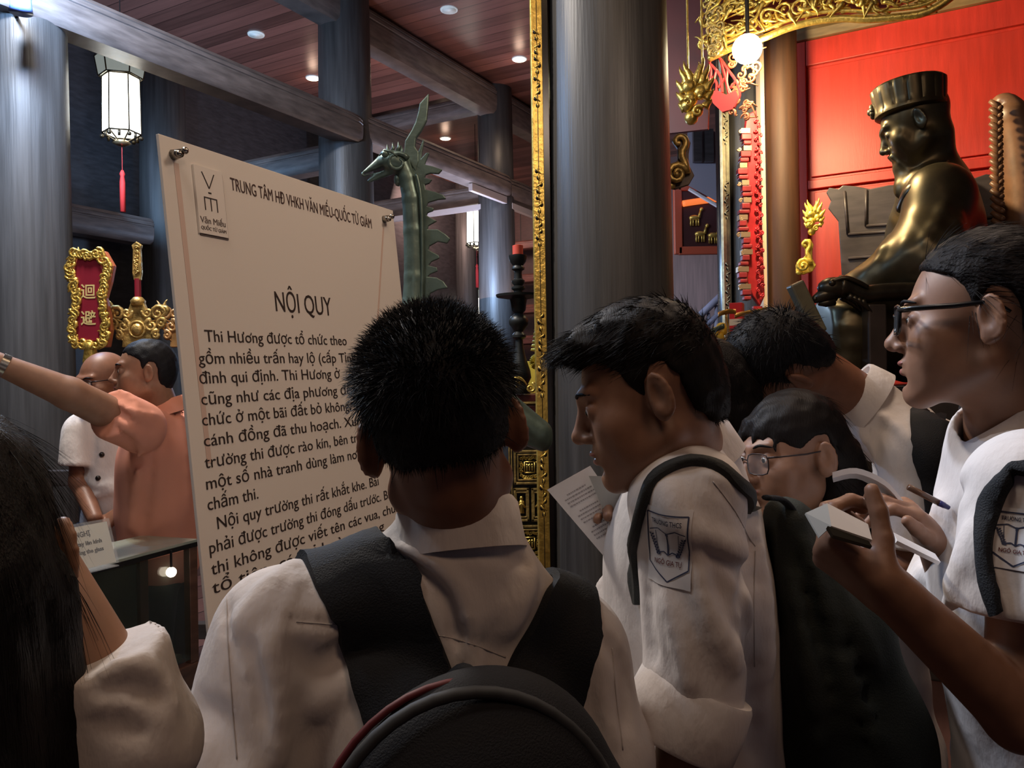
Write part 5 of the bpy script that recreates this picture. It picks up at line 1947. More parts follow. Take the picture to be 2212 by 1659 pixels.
def pix_ridges(F, specs, d=1.0, gain=1.0):
    """folds drawn through photo pixels, laid on the cloth surface."""
    vs, q = F.polys()
    b = BVHTree.FromPolygons([Vector(v) for v in vs], [tuple(x) for x in q.tolist()])
    for path, w, h in specs:
        pts = [hit(b, x, y, d)[0] for x, y in path]
        F.ridge(catmull(pts, 3), w, h * gain)
    return F


def collar(c, up, fwd, r, m, parent, h=0.034, gap=34, leaf=0.042, point=0.03, drop=0.030, rx=1.0, flare=0.016):
    """folded shirt collar round the neck; c = centre of its base."""
    R = frame_of(fwd, up)
    f = (Vector(fwd) - Vector(up).normalized() * Vector(fwd).dot(Vector(up).normalized())).normalized()
    u = Vector(up).normalized()
    s = u.cross(f).normalized()
    n = 40
    rows = []
    g = math.radians(gap / 2)
    for i in range(n + 1):
        a = g + (2 * PI - 2 * g) * i / n
        ca, sa = math.cos(a), math.sin(a)
        rad = f * ca + s * (sa * rx)
        fr = max(0.0, ca) ** 2
        zb = -drop * (0.5 + 0.5 * ca)
        ed = abs(i / n - 0.5) * 2
        lf = leaf + point * max(0, ed - 0.72) / 0.28
        base = Vector(c) + u * zb
        rows.append([base + rad * (r - 0.002) - u * 0.012, base + rad * (r - 0.004) + u * h * 0.6, base + rad * (r - 0.002) + u * h,
                     base + rad * (r + 0.003) + u * (h + 0.003), base + rad * (r + 0.008) + u * (h - 0.004), base + rad * (r + 0.006 + flare * 0.6) + u * (h - lf * 0.55),
                     base + rad * (r + 0.006 + flare) + u * (h - lf), base + rad * (r + 0.003 + flare) + u * (h - lf), base + rad * (r + 0.003) + u * (h * 0.3), base + rad * (r + 0.002) - u * 0.012])
    m_ = len(rows[0])
    vs = [p for row in rows for p in row]
    fs = []
    for i in range(n):
        for k in range(m_):
            k2 = (k + 1) % m_
            fs.append((i * m_ + k, i * m_ + k2, (i + 1) * m_ + k2, (i + 1) * m_ + k))
    fs.append(tuple(range(m_))[::-1]); fs.append(tuple(n * m_ + k for k in range(m_)))
    o = MB().add(vs, fs).build('collar', m, parent, 'auto')
    return o


def lower_body(root, j, body_pts, m=None):
    """trousers and shoes down to the floor; returns leg joints for the body."""
    r, f, u = torso_frame(j)
    f = V(f.x, f.y, 0).normalized(); r = V(r.x, r.y, 0).normalized()
    hip = j['hip']
    legs = []
    for s in (-1, 1):
        a = hip + r * (s * 0.085) - UZ * 0.02
        ank = V(hip.x, hip.y, 0.075) + r * (s * 0.10) + j.get('feet', V(0, 0, 0))
        kn = a.lerp(ank, 0.5) + f * 0.02
        legs.append((a, kn, ank))
    lo = [min(p[i] for l in legs for p in l) - 0.16 for i in range(3)]
    hi = [max(p[i] for l in legs for p in l) + 0.16 for i in range(3)]
    lo[2], hi[2] = 0.04, hip.z + 0.06
    F = Field(lo, hi, 0.014)
    F.ell(hip - UZ * 0.02, (0.155, 0.115, 0.12), (r, f, UZ), 0.03)
    for a, k_, n_ in legs:
        F.chain([a, k_, n_], [0.088, 0.068, 0.062], 0.03)
    F.build('trousers', m or navy, root)
    for a, k_, n_ in legs:
        F = Field((n_.x - 0.2, n_.y - 0.2, -0.005), (n_.x + 0.2, n_.y + 0.2, 0.13), 0.012)
        F.ell(n_ + f * 0.06 - UZ * 0.035, (0.045, 0.13, 0.045), (r, f, UZ), 0.01)
        F.ell(n_ - UZ * 0.0, (0.045, 0.055, 0.06), (r, f, UZ), 0.02)
        F.cut(V(0, 0, 0.0), V(0, 0, -1))
        F.build('shoe', shoe_m, root)
    return legs


def body_field(h, j, arms, legs, hands=(), step=0.013, head_step=0.0032, fem=False, open_mouth=0.0, neck_r=0.052, arm_r=(0.046, 0.040, 0.028)):
    """one continuous body: head, neck, trunk core, arms and legs.  arms: lists shoulder, elbow, wrist."""
    pts = [h.o, j['neck'], j['hip']] + [p for a in arms for p in a] + [p for l in legs for p in l]
    lo = [min(p[i] for p in pts) - 0.14 for i in range(3)]
    hi = [max(p[i] for p in pts) + 0.14 for i in range(3)]
    lo[2] = 0.02
    hi[2] = max(hi[2], h.o.z + 0.15 * h.k)
    e = 0.125 * h.k
    fine = [(h.o - V(e, e, e * 1.05), h.o + V(e, e, e * 1.05), head_step * h.k)]
    for (c, rad, st) in hands:
        fine.append((Vector(c) - V(rad, rad, rad), Vector(c) + V(rad, rad, rad), st))
    F = Field(lo, hi, step, fine)
    r, f, u = torso_frame(j)
    mid = (j['shL'] + j['shR']) / 2
    half = (j['shR'] - j['shL']).length / 2
    F.ell(mid.lerp(j['hip'], 0.3), (half * 0.74, 0.075, (mid - j['hip']).length * 0.36), (r, f, u), 0.04)
    F.ell(mid.lerp(j['hip'], 0.8), (half * 0.70, 0.082, (mid - j['hip']).length * 0.34), (r, f, u), 0.04)
    for s in ('shL', 'shR'):
        F.cone(j['neck'] - u * 0.055, j[s] - u * 0.014, 0.030, 0.036, 0.02)
    for a in arms:
        F.chain(a, list(arm_r) if len(a) == 3 else list(arm_r)[:len(a)], 0.012)
    for l in legs:
        F.chain(l, [0.072, 0.050, 0.040], 0.02)
    add_head(F, h, j['neck'], fem, neck_r=neck_r, open_mouth=open_mouth)
    return F


def glasses(h, root, m, hw=0.026, hh=0.0185, thick=0.0022, z=-0.001, y=0.1005, lens_col=None, name='glasses'):
    p, k = h.p, h.k
    b = MB()
    for s in (-1, 1):
        pts = []
        for i in range(17):
            a = 2 * PI * i / 16
            sx, sz = math.cos(a), math.sin(a)
            q = 4.0
            rr = (abs(sx) ** q + abs(sz) ** q) ** (-1 / q)
            x = s * 0.034 + hw * sx * rr
            pts.append(p(x, y - 0.16 * max(0, abs(x) - 0.02) , z + hh * sz * rr))
        b.tube(pts, thick * k, 6, cap=False)
        b.tube([p(s * 0.059, y - 0.006, z + 0.012), p(s * 0.070, y - 0.022, z + 0.013), p(s * 0.0790, 0.030, z + 0.014), p(s * 0.0815, -0.012, z + 0.018), p(s * 0.081, -0.030, z + 0.004)], [thick * k * 1.5, thick * k * 1.4, thick * k * 1.3, thick * k, thick * k * 0.8], 6)
    b.tube([p(-0.009, y, z + 0.006), p(0, y + 0.002, z + 0.009), p(0.009, y, z + 0.006)], thick * k, 6)
    g = b.build(name, m, root, True)
    for s in (-1, 1):
        b = MB()
        b.box(p(s * 0.034, y - 0.0022, z), (hw * 0.96 * k, 0.0006 * k, hh * 0.96 * k), ((h.R[0] - h.R[1] * (0.16 * s)).normalized(), h.R[1], h.R[2]))
        b.build('lens', mat('spectacle lens', (0.5, 0.55, 0.6), 0.03, alpha=0.06, spec=0.6), g)
    return g


def project_mesh(o, bvh, dirn, off):
    """lay a flat mesh onto a surface by casting each vertex along dirn."""
    d = Vector(dirn).normalized()
    for v in o.data.vertices:
        loc, n, i, dist = bvh.ray_cast(v.co - d * 0.25, d)
        if loc is not None:
            v.co = loc - d * off
    return o


def badge(bvh, px, py, w_px, h_px, tilt, parent, d0):
    """school badge sewn to a sleeve, facing the viewer of the photo."""
    loc, n = hit(bvh, px, py, d0)
    dep = (loc - CAM).dot(cF)
    s = dep / FPX
    N = (CAM - loc).normalized()
    N = (N * 0.5 + n * 0.5).normalized()
    up = (cU - N * cU.dot(N)).normalized()
    U = up.cross(N).normalized()
    if U.dot(cR) < 0:
        U = -U
    ca, sa = math.cos(tilt), math.sin(tilt)
    U, up = U * ca + up * sa, up * ca - U * sa
    W, H = w_px * s / 2, h_px * s / 2
    o = loc + N * 0.02
    blue = mat('badge blue', (0.035, 0.045, 0.10), 0.7)
    red = mat('badge red', (0.22, 0.05, 0.05), 0.7)
    g = MB()
    n_ = 10
    vs, fs = [], []
    for i in range(n_ + 1):
        for k in range(n_ + 1):
            u_, v_ = -1 + 2 * i / n_, -1 + 2 * k / n_
            vs.append(o + U * (u_ * W * 1.12) + up * (v_ * H * 1.1))
    for i in range(n_):
        for k in range(n_):
            a = i * (n_ + 1) + k
            fs.append((a, a + n_ + 1, a + n_ + 2, a + 1))
    patch = project_mesh(g.add(vs, fs).build('badge', mat('badge cloth', (0.74, 0.72, 0.72), 0.85), parent, True), bvh, -N, 0.0016)
    P = lambda x, y: o + U * (x * W) + up * (y * H)

    def line(pts, wd, m, name='badge_print'):
        b = MB()
        for a, c in zip(pts[:-1], pts[1:]):
            a, c = Vector(a), Vector(c)
            L = (c - a).length
            nseg = max(1, int(L / 0.006))
            dd = (c - a).normalized(); nn = N.cross(dd).normalized() * (wd / 2)
            vs = []
            for k in range(nseg + 1):
                q = a.lerp(c, k / nseg)
                vs += [q - nn, q + nn]
            b.add(vs, [(2 * k, 2 * k + 2, 2 * k + 3, 2 * k + 1) for k in range(nseg)])
        return b
    b = MB()
    for pts, wd in (([P(-1, 0.93), P(1, 0.93), P(1, -0.55), P(0, -0.98), P(-1, -0.55), P(-1, 0.93)], 0.0016),
                    ([P(-0.9, 0.42), P(-0.45, 0.50), P(0, 0.38), P(0.45, 0.50), P(0.9, 0.42)], 0.0013), ([P(-0.55, -0.22), P(-0.2, -0.16), P(0, -0.25), P(0.2, -0.16), P(0.55, -0.22)], 0.0013),
                    ([P(-0.6, 0.42), P(-0.5, -0.2)], 0.0008), ([P(0.6, 0.42), P(0.5, -0.2)], 0.0008), ([P(0, 0.32), P(0, -0.22)], 0.0022), ([P(-0.07, 0.36), P(0.07, 0.36)], 0.004)):
        x = line(pts, wd, blue)
        b.add(x.v, x.f)
    for sg in (-1, 1):                                            # laurel
        for i in range(8):
            a = math.radians(200 + i * 9) if sg < 0 else math.radians(340 - i * 9)
            cx, cy = 0.80 * sg * (1 - 0.10 * i * 0.6), 0.25 - i * 0.075
            for k in (-1, 1):
                c = P(cx + sg * 0.02, cy)
                dd = (U * (k * 0.8 - 0.2 * sg) + up * 0.8).normalized()
                nn = N.cross(dd)
                L, wl = W * 0.17, W * 0.05
                b.add([c, c + dd * L * 0.5 + nn * wl, c + dd * L, c + dd * L * 0.5 - nn * wl], [(0, 1, 2, 3)])
    project_mesh(b.build('badge_print', blue, patch), bvh, -N, 0.0024)
    for body, y, wd, m in (('TRƯỜNG THCS', 0.64, 1.5, blue), ('NGÔ GIA TỰ', -0.52, 1.35, red)):
        t = text_mesh('lettering', body, m, patch, P(0, y), U, up, N, H * 0.2, width=W * wd, align='CENTER', thick=0.0001, bold=0.0001)
        project_mesh(t, bvh, -N, 0.0028)
    return patch


# ================================================================== bronze scholar on the throne
SH = Head(at(1976, 270, 4.5), (-0.83, 0.40, -0.38), (-0.10, 0, 1), 1.9)
statue = thing('seated_statue', V(at(1990, 820, 4.6).x, 4.6, 1.47), 'bronze statue of a bearded scholar in pleated cap, seated before the red wall', 'statue')
neck_s = at(2018, 395, 4.58)
F = Field(at(1730, 1010, 4.6) + V(0, -0.75, 0), at(2150, 120, 4.6) + V(0, 0.7, 0), 0.016, [(SH.o - V(.24, .22, .26), SH.o + V(.2, .2, .2), 0.0065)])
add_head(F, SH, neck_s, neck_r=0.058)
p = SH.p
# moustache and long beard
bt = at(1938, 418, 4.52)
F.chain([p(0, 0.078, -0.100), p(0, 0.080, -0.13), bt.lerp(p(0, 0.08, -0.13), 0.35), bt], [0.050, 0.046, 0.030, 0.006], 0.03)
for s in (-1, 1):
    F.chain([p(s * 0.004, 0.098, -0.052), p(s * 0.020, 0.090, -0.058), p(s * 0.028, 0.082, -0.085), p(s * 0.030, 0.072, -0.115)], [0.008, 0.012, 0.009, 0.004], 0.01)
# robe
shN, shF = at(2030, 425, 4.30), at(2020, 425, 4.98)
F.cone(neck_s - UZ * 0.03, shN, 0.13, 0.15, 0.12)
F.cone(neck_s - UZ * 0.03, shF, 0.13, 0.15, 0.12)
F.ell(at(2015, 520, 4.66), (0.215, 0.40, 0.38), None, 0.12)
F.ell(at(2010, 680, 4.66), (0.26, 0.42, 0.40), None, 0.14)
el_ = at(2000, 560, 4.20)
F.cone(shN, el_, 0.155, 0.19, 0.10)
F.cone(el_, at(1846, 622, 4.30), 0.185, 0.085, 0.10)
F.cone(shF, at(1985, 580, 5.10), 0.155, 0.19, 0.10)
F.cone(at(1985, 580, 5.10), at(1842, 628, 4.52), 0.185, 0.085, 0.10)
F.ell(at(1822, 634, 4.40), (0.075, 0.12, 0.05), None, 0.03)
for s in (0.0, 0.46):
    F.chain([at(2040, 760, 4.46 + s), at(1826, 716, 4.28 + s), at(1816, 1000, 4.28 + s)], [0.22, 0.18, 0.20], 0.12)
F.ell(at(1880, 720, 4.5), (0.25, 0.32, 0.13), None, 0.10)
R_ = []
for (a, b_, c_) in (((1925, 470), (1905, 540), (1860, 600)), ((2075, 470), (2030, 540), (1930, 600)), ((2050, 430), (2000, 520), (1900, 590)), ((1960, 520), (1925, 580), (1875, 615)), ((2090, 540), (2000, 600), (1900, 635)),
                    ((1780, 680), (1830, 672), (1880, 690)), ((1775, 715), (1830, 705), (1900, 720)), ((1780, 748), (1840, 742), (1900, 752)), ((1790, 782), (1840, 778), (1900, 790)), ((1800, 815), (1850, 812), (1900, 820))):
    R_.append(((a, b_, c_), 0.036, 0.015 if a[1] < 640 else 0.028))
pix_ridges(F, R_, 4.3)
F.cut(V(0, 0, 1.475), V(0, 0, -1))
F.build('body', bronze, statue, 4)
# robe collar
b = MB()
b.tube(catmull([at(2048, 330, 4.60), at(2036, 352, 4.40), at(2000, 384, 4.28), at(1962, 410, 4.30), at(1942, 450, 4.40)], 5), [0.038] * 21, 8, flat=0.5)
b.build('robe_collar', bronze_dark, statue, True)
# pleated cap
hc = at(1968, 243, 4.5)
hR = frame_of((-0.86, 0.48, -0.09), (0, 0, 1))
hb = MB()
n = 112
vs = []
rows = ((-0.01, 0.93), (0.0, 1.0), (0.018, 1.0), (0.024, 0.955), (0.06, 0.97), (0.11, 1.0), (0.146, 1.02), (0.158, 0.99), (0.160, 0.9))
for zi, (z, sc) in enumerate(rows):
    for k in range(n):
        a = 2 * PI * k / n
        pl = 1.0 + ((0.0, 0.028, 0.034, 0.036, 0.036, 0.034, 0.028)[k % 7] if 3 <= zi <= 6 else 0)
        vs.append(hc + hR[0] * (0.172 * sc * pl * math.cos(a)) + hR[1] * (0.186 * sc * pl * math.sin(a)) + hR[2] * z)
fs = [(i * n + k, i * n + (k + 1) % n, (i + 1) * n + (k + 1) % n, (i + 1) * n + k) for i in range(len(rows) - 1) for k in range(n)]
fs += [tuple(range(n))[::-1], tuple((len(rows) - 1) * n + k for k in range(n))]
hb.add(vs, fs).build('cap', bronze, statue, 'auto')
b = MB()
for k in range(10):
    a = 2 * PI * k / 10
    b.ball(hc + hR[1] * 0.19 + hR[2] * (0.055 + 0.026 * math.sin(a)) + hR[0] * (0.026 * math.cos(a)), 0.018)
b.ball(hc + hR[1] * 0.20 + hR[2] * 0.055, 0.022)
b.build('cap_rosette', bronze, statue, True)

# throne
pt = V(at(1990, 820, 4.6).x, 4.6, 0)
th = thing('throne', V(at(2060, 800, 4.7).x, 4.9, 1.46), 'dark carved throne with dragon-headed arm under the bronze statue', 'throne')
tw = mat('throne wood', (0.05, 0.036, 0.028), 0.4, noise=(8, 0.3))
x0, x1 = at(1900, 800, 4.5).x, at(2230, 800, 4.7).x
MB().box(pt + WD * 0.45 + WN * -0.10 + UZ * 1.66, (0.32, 0.55, 0.19), (WD, WN, UZ)).build('seat', tw, th, bevel=0.01)
for d_ in (4.02, 5.25):
    a = MB()
    a.tube(catmull([at(2190, 628, d_), at(2000, 628, d_), at(1905, 632, d_), at(1865, 636, d_), at(1838, 624, d_), at(1810, 618, d_)], 4), [0.045] * 17 + [0.05, 0.055, 0.06, 0.055], 10)
    arm = a.build('arm_rail', bronze_dark, th, True)
    a = MB()
    a.ball(at(1802, 622, d_), (0.085, 0.055, 0.055), 14, 8)
    a.tube([at(1800, 630, d_), at(1775, 640, d_), at(1757, 648, d_)], [0.05, 0.034, 0.018], 8)
    a.tube([at(1800, 648, d_), at(1782, 655, d_), at(1768, 656, d_)], [0.03, 0.02, 0.010], 8)
    for s in (-1, 1):
        a.ball(at(1790, 618, d_) + V(0, s * 0.045, 0.01), 0.018)
        a.tube(catmull([at(1790, 610, d_) + V(0, s * 0.03, 0), at(1818, 603, d_) + V(0, s * 0.05, 0), at(1845, 612, d_) + V(0, s * 0.05, 0), at(1866, 622, d_) + V(0, s * 0.04, 0)], 4), 0.012, 6)
        for k in range(4):
            tongue(a, at(1825 + k * 10, 640 + k * 3, d_) + V(0, s * 0.04, 0), V(1, 0, 0), UZ, V(0, 1, 0), -0.6 - 0.2 * k, 0.10, 0.016, 1.0)
        a.ball(at(1759, 646, d_) + V(0, s * 0.014, 0), 0.010)
    a.build('dragon_head', bronze_dark, arm, True)
    MB().box(at(1888, 740, d_) - UZ * 0.01, (0.045, 0.045, at(1888, 740, d_).z - 1.48)).build('arm_post', tw, th, bevel=0.008)
# throne back: a dark panelled board with a wavy top, parallel to the red wall
BP = at(1800, 420, 5.35)
wav = [(1822, 640), (1812, 480), (1790, 452), (1796, 436), (1786, 418), (1792, 407), (1812, 410), (1822, 402), (1850, 404), (1880, 410), (1920, 402), (1960, 400), (2040, 398), (2090, 392), (2130, 378), (2180, 384), (2230, 372), (2260, 640)]
pts = [((planepix(x, y, BP, WN) - BP).dot(WD), (planepix(x, y, BP, WN) - BP).dot(UZ)) for x, y in wav]
bk = MB().prism(pts, BP, WD, UZ, WN, 0.06).build('back', mat('dark slate wood', (0.045, 0.035, 0.035), 0.45, noise=(6, 0.3, (1, 1, 5))), th, bevel=0.006)
b = MB()
for a_, c_ in (((1825, 415), (1833, 508)), ((1833, 508), (2230, 480)), ((1872, 412), (1872, 490)), ((1872, 490), (2230, 466)), ((1834, 560), (2230, 530))):
    u_, v_ = planepix(*a_, BP, WN) + WN * 0.033, planepix(*c_, BP, WN) + WN * 0.033
    b.tube([u_, v_], 0.010, 6)
b.build('panel_moulding', MATS['dark slate wood'], bk, True)
for x in (1826, 2215):
    q = planepix(x, 620, BP, WN)
    MB().box(V(q.x, q.y, (q.z + 1.46) / 2), (0.05, 0.04, (q.z - 1.46) / 2)).build('leg', tw, th)
# rope-edged horn post
hp_ = [at(x, y, 4.75) for x, y in ((2148, 218), (2168, 224), (2185, 260), (2196, 310), (2203, 370), (2207, 430), (2208, 520), (2208, 640))]
a = MB()
pp = catmull(hp_, 4)
a.tube(pp, [min(0.03 + 0.014 * k, 0.125) for k in range(len(pp))], 12, flat=0.75)
hn = a.build('horn_post', mat('brown carved wood', (0.20, 0.10, 0.055), 0.4, noise=(10, 0.3)), th, True)
a = MB()
for k in range(17):
    y = 226 + k * 16
    x = 2146 - 0.25 * k * 0.0 + (4 if k < 2 else 0)
    xx = 2146 + 14 * (1 - math.cos(k / 16 * 1.2)) * 0.5
    q = at(xx, y, 4.66)
    a.tube([q + V(-0.022, 0, 0.022), q + V(0.012, -0.02, -0.012), q + V(0.04, 0, -0.04)], [0.012, 0.02, 0.014], 8)
    a.ball(at(xx + 15, y + 6, 4.63), 0.016)
a.build('rope_edge', MATS['brown carved wood'], hn, True)
# square bar leaning at the throne's far corner
a = MB()
u_, v_ = at(1716, 612, 4.05), at(1768, 720, 4.05)
dd = (v_ - u_).normalized()
sx = V(0, 1, 0).cross(dd).normalized()
a.box((u_ + v_) / 2, ((v_ - u_).length / 2, 0.04, 0.036), (dd, V(0, 1, 0), sx))
bar = a.build('wooden_tablet', mat('olive wood', (0.17, 0.15, 0.09), 0.4, noise=(8, 0.3)), None, bevel=0.01)
tag(bar, 'square olive wooden bar leaning beside the dragon-headed throne arm', 'tablet')
pt_t, pt_o = (pt - WP).dot(WD), 1.03
pc_ = WP + WD * (pt_t + 0.35) + WN * pt_o
pl = thing('altar_pedestal', V(pc_.x, pc_.y, 0), 'dark high pedestal carrying the throne and the bronze statue', 'pedestal')
MB().box(pc_ + UZ * 0.72, (1.0, 0.92, 0.72), (WD, WN, UZ)).build('body', tw, pl, bevel=0.01)
MB().box(pc_ + UZ * 1.45, (1.03, 0.95, 0.012), (WD, WN, UZ)).build('top', black_lacquer, pl, bevel=0.004)


# ================================================================== people
def person(foot, label, group=None):
    return thing('person', V(foot.x, foot.y, 0), label, 'person', group or 'visitors')


SHORT = [('e', (0, -0.015, 0.036), (0.079, 0.099, 0.090), 0.02), ('e', (0, -0.045, -0.02), (0.064, 0.062, 0.075), 0.03)]
SHORT_KEEP = [(.14, .10), (.088, .074), (.066, .062), (.040, .052), (.020, .040), (.012, .0), (.004, -.004), (.000, .022), (-.010, .036), (-.026, .036), (-.038, .014), (-.044, -.030), (-.050, -.062), (-.075, -.080), (-.15, -.075), (-.16, .2), (.14, .2)]


def fl_short(L, nl, rg):
    """hair stands up on top, lies down at the sides and nape."""
    top = np.clip((L[:, 2] - 0.03) / 0.06, 0, 1)[:, None]
    d = nl * (0.35 + 0.55 * top) + np.array([[0, 0.15, 0.35]]) * top + np.array([[0, -0.15, -0.6]]) * (1 - top)
    return d + rg.normal(0, 0.22, d.shape)


def fl_comb(v, lift=0.15, jit=0.10):
    def fn(L, nl, rg):
        d = np.array([v]) - nl * (nl @ np.array(v))[:, None]
        return d + nl * lift + rg.normal(0, jit, d.shape)
    return fn


# ------------------------------------------------------------------ 1: boy seen from behind, in front of the board
h1 = Head(at(955, 935, 0.91), (-0.10, 1, 0.02), (-0.155, 0.02, 0.985), 1.0)
j1 = dict(neck=at(990, 1130, 0.93), shL=at(610, 1372, 0.89), shR=at(1225, 1405, 1.0), hip=at(1000, 1960, 0.98))
j1['slL'] = [at(520, 1640, 0.87), at(500, 1850, 0.93)]
j1['slR'] = [at(1278, 1640, 0.99), at(1290, 1850, 1.03)]
r1 = person(j1['hip'], 'boy seen from behind with short spiky black hair, white shirt and black backpack straps')
legs1 = lower_body(r1, j1, None)
arms1 = [[j1['shL'], j1['slL'][0], at(470, 1900, 1.05)], [j1['shR'], j1['slR'][0], at(1320, 1900, 1.15)]]
F = body_field(h1, j1, arms1, legs1, neck_r=0.054)
F.build('body', skin_d, r1)
face_parts(h1, r1)
KEEP1 = [(.14, .10), (.088, .074), (.066, .062), (.040, .052), (.020, .040), (.012, .0), (.004, -.004), (.000, .022), (-.010, .034), (-.028, .034), (-.044, .020), (-.052, .000), (-.062, -.016), (-.085, -.024), (-.15, -.024), (-.16, .2), (.14, .2)]
HF = hair_field(h1, SHORT + [('e', (0, -0.010, 0.058), (0.080, 0.098, 0.084), 0.02)], KEEP1, 0.0042)
build_hair(h1, HF, hair_m, r1, [(9000, 0.021, 0.0008, fl_short, 1, lambda x, y, z: np.clip((z - 0.02) / 0.05, 0.02, 1)), (5000, 0.009, 0.0006, fl_short, 2, lambda x, y, z: np.clip((0.06 - z) / 0.06, 0, 1))])
F = shirt_field(j1, 0.0062, 1.02, (0.072, 0.074), loose=0.012, trap=0.048)
F.cone(j1['neck'] + V(0, 0, 0.012), j1['neck'] + V(-0.01, 0, 0.06), 0.050, 0.056, 0.01, 'sub')
F1 = [(((600, 1250), (560, 1290), (520, 1350)), 0.010, 0.006), (((640, 1215), (600, 1260), (575, 1320)), 0.008, 0.006), (((640, 1250), (615, 1300), (600, 1370)), 0.007, 0.005),
      (((490, 1300), (500, 1400), (520, 1520), (540, 1640)), 0.006, -0.004), (((575, 1380), (600, 1500), (605, 1640)), 0.010, 0.007), (((545, 1390), (560, 1480), (570, 1560)), 0.007, -0.006),
      (((650, 1400), (690, 1440), (740, 1400)), 0.012, -0.005), (((620, 1340), (680, 1345), (740, 1350)), 0.004, -0.003), (((910, 1365), (1000, 1380), (1090, 1415)), 0.004, -0.003),
      (((860, 1180), (930, 1210), (990, 1270), (1020, 1360)), 0.008, 0.006), (((850, 1195), (900, 1230), (960, 1290), (990, 1380)), 0.007, -0.006), (((860, 1225), (910, 1280), (950, 1370), (985, 1450)), 0.007, 0.006),
      (((870, 1160), (960, 1175), (1060, 1195), (1150, 1225)), 0.006, -0.006), (((1150, 1225), (1130, 1290), (1100, 1360)), 0.010, 0.006), (((1010, 1390), (1020, 1430), (1030, 1470)), 0.008, 0.007),
      (((690, 1520), (740, 1480), (790, 1470)), 0.014, 0.008), (((420, 1540), (470, 1560), (490, 1640)), 0.014, -0.008), (((1290, 1420), (1300, 1500), (1320, 1600)), 0.008, 0.006), (((1310, 1380), (1345, 1460), (1355, 1560)), 0.008, -0.005)]
pix_ridges(F, F1, 0.95, 1.6)
F.waves(0.0012, 38, 3)
shirt1 = F.build('shirt', cotton, r1, 1)
collar(j1['neck'] + V(0.0, -0.004, 0.004), (-0.05, 0.03, 1), (-0.2, 1, 0.05), 0.062, cotton, shirt1, h=0.034, leaf=0.054, drop=0.035, flare=0.009)
b1 = bvh_of(shirt1)
seams(b1, [((640, 1343), (690, 1347), (752, 1352)), ((905, 1364), (1000, 1385), (1092, 1420)), ((490, 1280), (492, 1380), (500, 1500), (512, 1640)), ((1322, 1400), (1330, 1500), (1345, 1620))], shirt1, 0.95)
# backpack with its two wide shoulder straps
bp1 = thing('backpack', at(1010, 2100, 0.84), 'black backpack with wide straps worn by the boy seen from behind', 'backpack', 'students\' backpacks')
bc = at(1012, 1925, 0.775)
bR = ((V(0.955, 0.29, -0.08)).normalized(), V(-0.29, 0.955, 0.0).normalized(), UZ)
F = Field(bc - V(0.26, 0.2, 0.28), bc + V(0.26, 0.2, 0.30), 0.0075)
F.ell(bc + UZ * 0.03, (0.158, 0.085, 0.182), bR, 0.02)
F.box(bc - UZ * 0.08, (0.165, 0.075, 0.17), bR, 0.06, 0.04)
F.ell(bc - UZ * 0.06 - bR[1] * 0.06, (0.13, 0.06, 0.13), bR, 0.02)
F.build('bag', bag_m, bp1, 1)
b = MB()
pp = [bc + bR[0] * (0.150 * math.cos(a)) + UZ * (0.03 + 0.174 * math.sin(a)) - bR[1] * 0.038 for a in [PI * k / 24 for k in range(25)]]
b.tube(pp, 0.006, 8)
b.build('zip_piping', mat('grey webbing', (0.03, 0.033, 0.037), 0.7), bp1, True)
b = MB()
b.tube(catmull([at(950, 1480, 0.80), at(1000, 1440, 0.80), at(1060, 1480, 0.80)], 5), 0.008, 8, flat=0.4)
b.build('top_loop', strap_m, bp1, True)
b = MB()
b.tube([q + bR[1] * 0.030 for q in pp[12:]], 0.004, 6)
b.build('red_piping', mat('dark red piping', (0.10, 0.008, 0.012), 0.6), bp1, True)
for edges in ((((640, 1178), (655, 1215), (690, 1290), (735, 1400), (770, 1500), (800, 1580)), ((840, 1165), (880, 1210), (915, 1290), (955, 1390), (990, 1480), (1010, 1560))),
              ((((1215, 1245), (1170, 1290), (1130, 1370), (1090, 1450), (1070, 1530))), (((1288, 1330), (1290, 1390), (1275, 1460), (1250, 1530), (1225, 1600))))):
    Lp = [hit(b1, x, y, 0.95)[0] for x, y in edges[0]]
    Rp = [hit(b1, x, y, 0.95)[0] for x, y in edges[1]]
    # carry the strap over the shoulder and down the chest
    fw = torso_frame(j1)[1]
    Lp = [Lp[0] + fw * 0.15 - UZ * 0.14, Lp[0] + fw * 0.06 - UZ * 0.025] + Lp
    Rp = [Rp[0] + fw * 0.15 - UZ * 0.14, Rp[0] + fw * 0.06 - UZ * 0.025] + Rp
    strap_mesh(b1, Lp, Rp, 0.012, 0.004).build('shoulder_strap', strap_m, bp1, 'auto')

# ------------------------------------------------------------------ 2: boy in profile with a sheet of paper
h2 = Head(at(1398, 852, 1.10), (-0.955, 0.09, -0.27), (0, 0, 1), 1.0)
j2 = dict(neck=at(1488, 992, 1.18), shL=at(1485, 1085, 1.065), shR=at(1440, 1070, 1.37), hip=at(1545, 1790, 1.22))
j2['slL'] = [at(1508, 1340, 1.055), at(1490, 1590, 1.045)]
j2['slR'] = [at(1400, 1330, 1.38), at(1345, 1290, 1.30)]
r2 = person(j2['hip'], 'boy in profile with swept black hair and a school badge on his rolled white sleeve')
legs2 = lower_body(r2, j2, None)
hw2 = at(1392, 1215, 1.30)
F = body_field(h2, j2, [[j2['shL'], j2['slL'][0], at(1450, 1790, 1.02)], [j2['shR'], at(1400, 1330, 1.38), hw2]], legs2, [(hw2 + V(-0.03, 0, 0.06), 0.10, 0.005)], open_mouth=0.0012)
hand(F, hw2, (-0.35, -0.15, 0.9), (0.3, 0.95, 0), (-0.9, 0, -0.4), (0.7, 0.6, 0.4))
